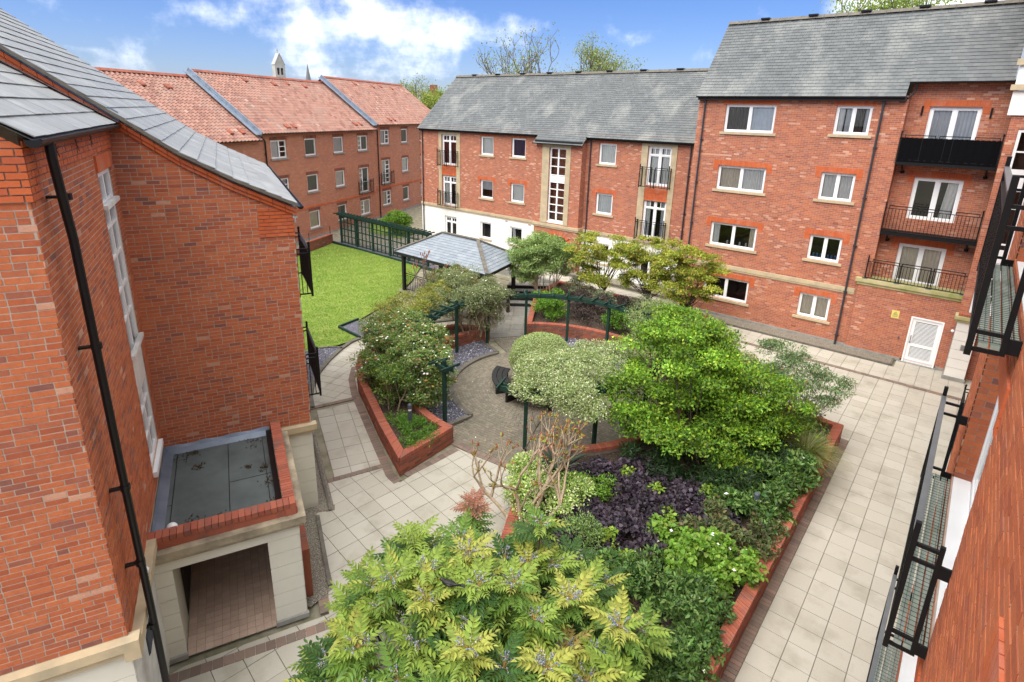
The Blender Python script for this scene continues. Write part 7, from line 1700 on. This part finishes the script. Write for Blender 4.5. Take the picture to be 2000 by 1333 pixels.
# house with chimney in the gap
p = at(838, 212, 100); T = thing('house', 'distant house with brick chimney in the gap between the roofs', 'building', (p[0], p[1], 0)); h = p[2]; d = (p-CAMP)*(1, 1, 0); d /= np.linalg.norm(d); s_ = np.array([d[1], -d[0], 0])
def hbox(mb, a0, a1, b0, b1, z0, z1): c = lambda a, b, z: np.array([p[0], p[1], 0])+s_*a+d*b+np.array([0, 0, z]); mb.hexa([c(a0, b0, z0), c(a1, b0, z0), c(a1, b1, z0), c(a0, b1, z0), c(a0, b0, z1), c(a1, b0, z1), c(a1, b1, z1), c(a0, b1, z1)]); return c
mb = MB(); c = hbox(mb, -7, 3.5, 0, 8, 0, h-.5); mb.build('wall', 'brick_planter', T)
mb = MB(); mb.poly([c(-7.3, -.3, h-.5), c(3.8, -.3, h-.5), c(3.8, 4, h+2.6), c(-7.3, 4, h+2.6)]); mb.poly([c(-7.3, 8.3, h-.5), c(3.8, 8.3, h-.5), c(3.8, 4, h+2.6), c(-7.3, 4, h+2.6)]); mb.poly([c(3.7, -.3, h-.5), c(3.7, 8.3, h-.5), c(3.7, 4, h+2.6)]); rf = mb.build('roof', 'far_slate', T)
mb = MB(); hbox(mb, .2, 1.5, 3.4, 4.6, h, h+3.9); mb.build('chimney', 'brick_planter', rf)
# church bellcote and distant spire
dist = 170; tp, bt = at(541, 98, dist), at(541, 175, dist); sc_ = dist/1145
T = thing('church_tower', 'pale stone church bellcote with arched openings above the red roofs', 'tower', (tp[0], tp[1], 0)); d = (tp-CAMP)*(1, 1, 0); d /= np.linalg.norm(d); s_ = np.array([d[1], -d[0], 0]); q0 = np.array([tp[0], tp[1], 0])
a_ = R(30); u1 = s_*math.cos(a_)+d*math.sin(a_); v1 = -s_*math.sin(a_)+d*math.cos(a_); W_ = 9.5*sc_; zt, ze, zb = tp[2]-.8, at(541, 126, dist)[2], 0
cc = lambda a, b, z: q0+u1*a+v1*b+np.array([0, 0, z])
Fch = Fac(q0[:2]-v1[:2]*W_*.55, u1[:2], -v1[:2]); hl = [(-.62*W_, -.12*W_, ze-2.6, ze-.9), (.12*W_, .62*W_, ze-2.6, ze-.9), (-.62*W_, -.12*W_, ze-5.6, ze-3.6), (.12*W_, .62*W_, ze-5.6, ze-3.6)]
mb = MB(); Fch.wall(mb, -W_, W_, zb, ze, hl, rev=.5); q = [cc(-W_, -W_*.55, ze), cc(W_, -W_*.55, ze), cc(0, -W_*.55, zt)]; mb.poly(q)
mb.poly([cc(-W_, -W_*.55, zb), cc(-W_, W_*.55, zb), cc(-W_, W_*.55, ze), cc(-W_, -W_*.55, ze)]); mb.poly([cc(W_, -W_*.55, zb), cc(W_, W_*.55, zb), cc(W_, W_*.55, ze), cc(W_, -W_*.55, ze)]); mb.build('wall', 'church_stone', T)
mb = MB()
for s2 in (-1, 1): mb.poly([cc(s2*W_*1.08, -W_*.62, ze-.15), cc(s2*W_*1.08, W_*.62, ze-.15), cc(0, W_*.62, zt+.1), cc(0, -W_*.62, zt+.1)])
mb.build('roof', 'church_stone', T)
mb = MB()
for h in hl: Fch.quad(mb, h[0], h[1], h[2], h[3], -.5, uv=False)
mb.build('bell_opening', 'interior_dark', T)
mb = MB(); mb.bar(cc(0, 0, zt), cc(0, 0, zt+1.2), .15, .15); mb.bar(cc(-.35, 0, zt+.75), cc(.35, 0, zt+.75), .12, .12); mb.build('cross', 'church_stone', T)
tp = at(600, 125, 260); T = thing('church_spire', 'thin grey church spire far off above the red roof', 'spire', (tp[0], tp[1], 0)); mb = MB(); mb.lathe((tp[0], tp[1], 0), [(1.6, 0), (1.5, tp[2]-9), (.05, tp[2])], 8); mb.build('spire', 'far_slate', T)
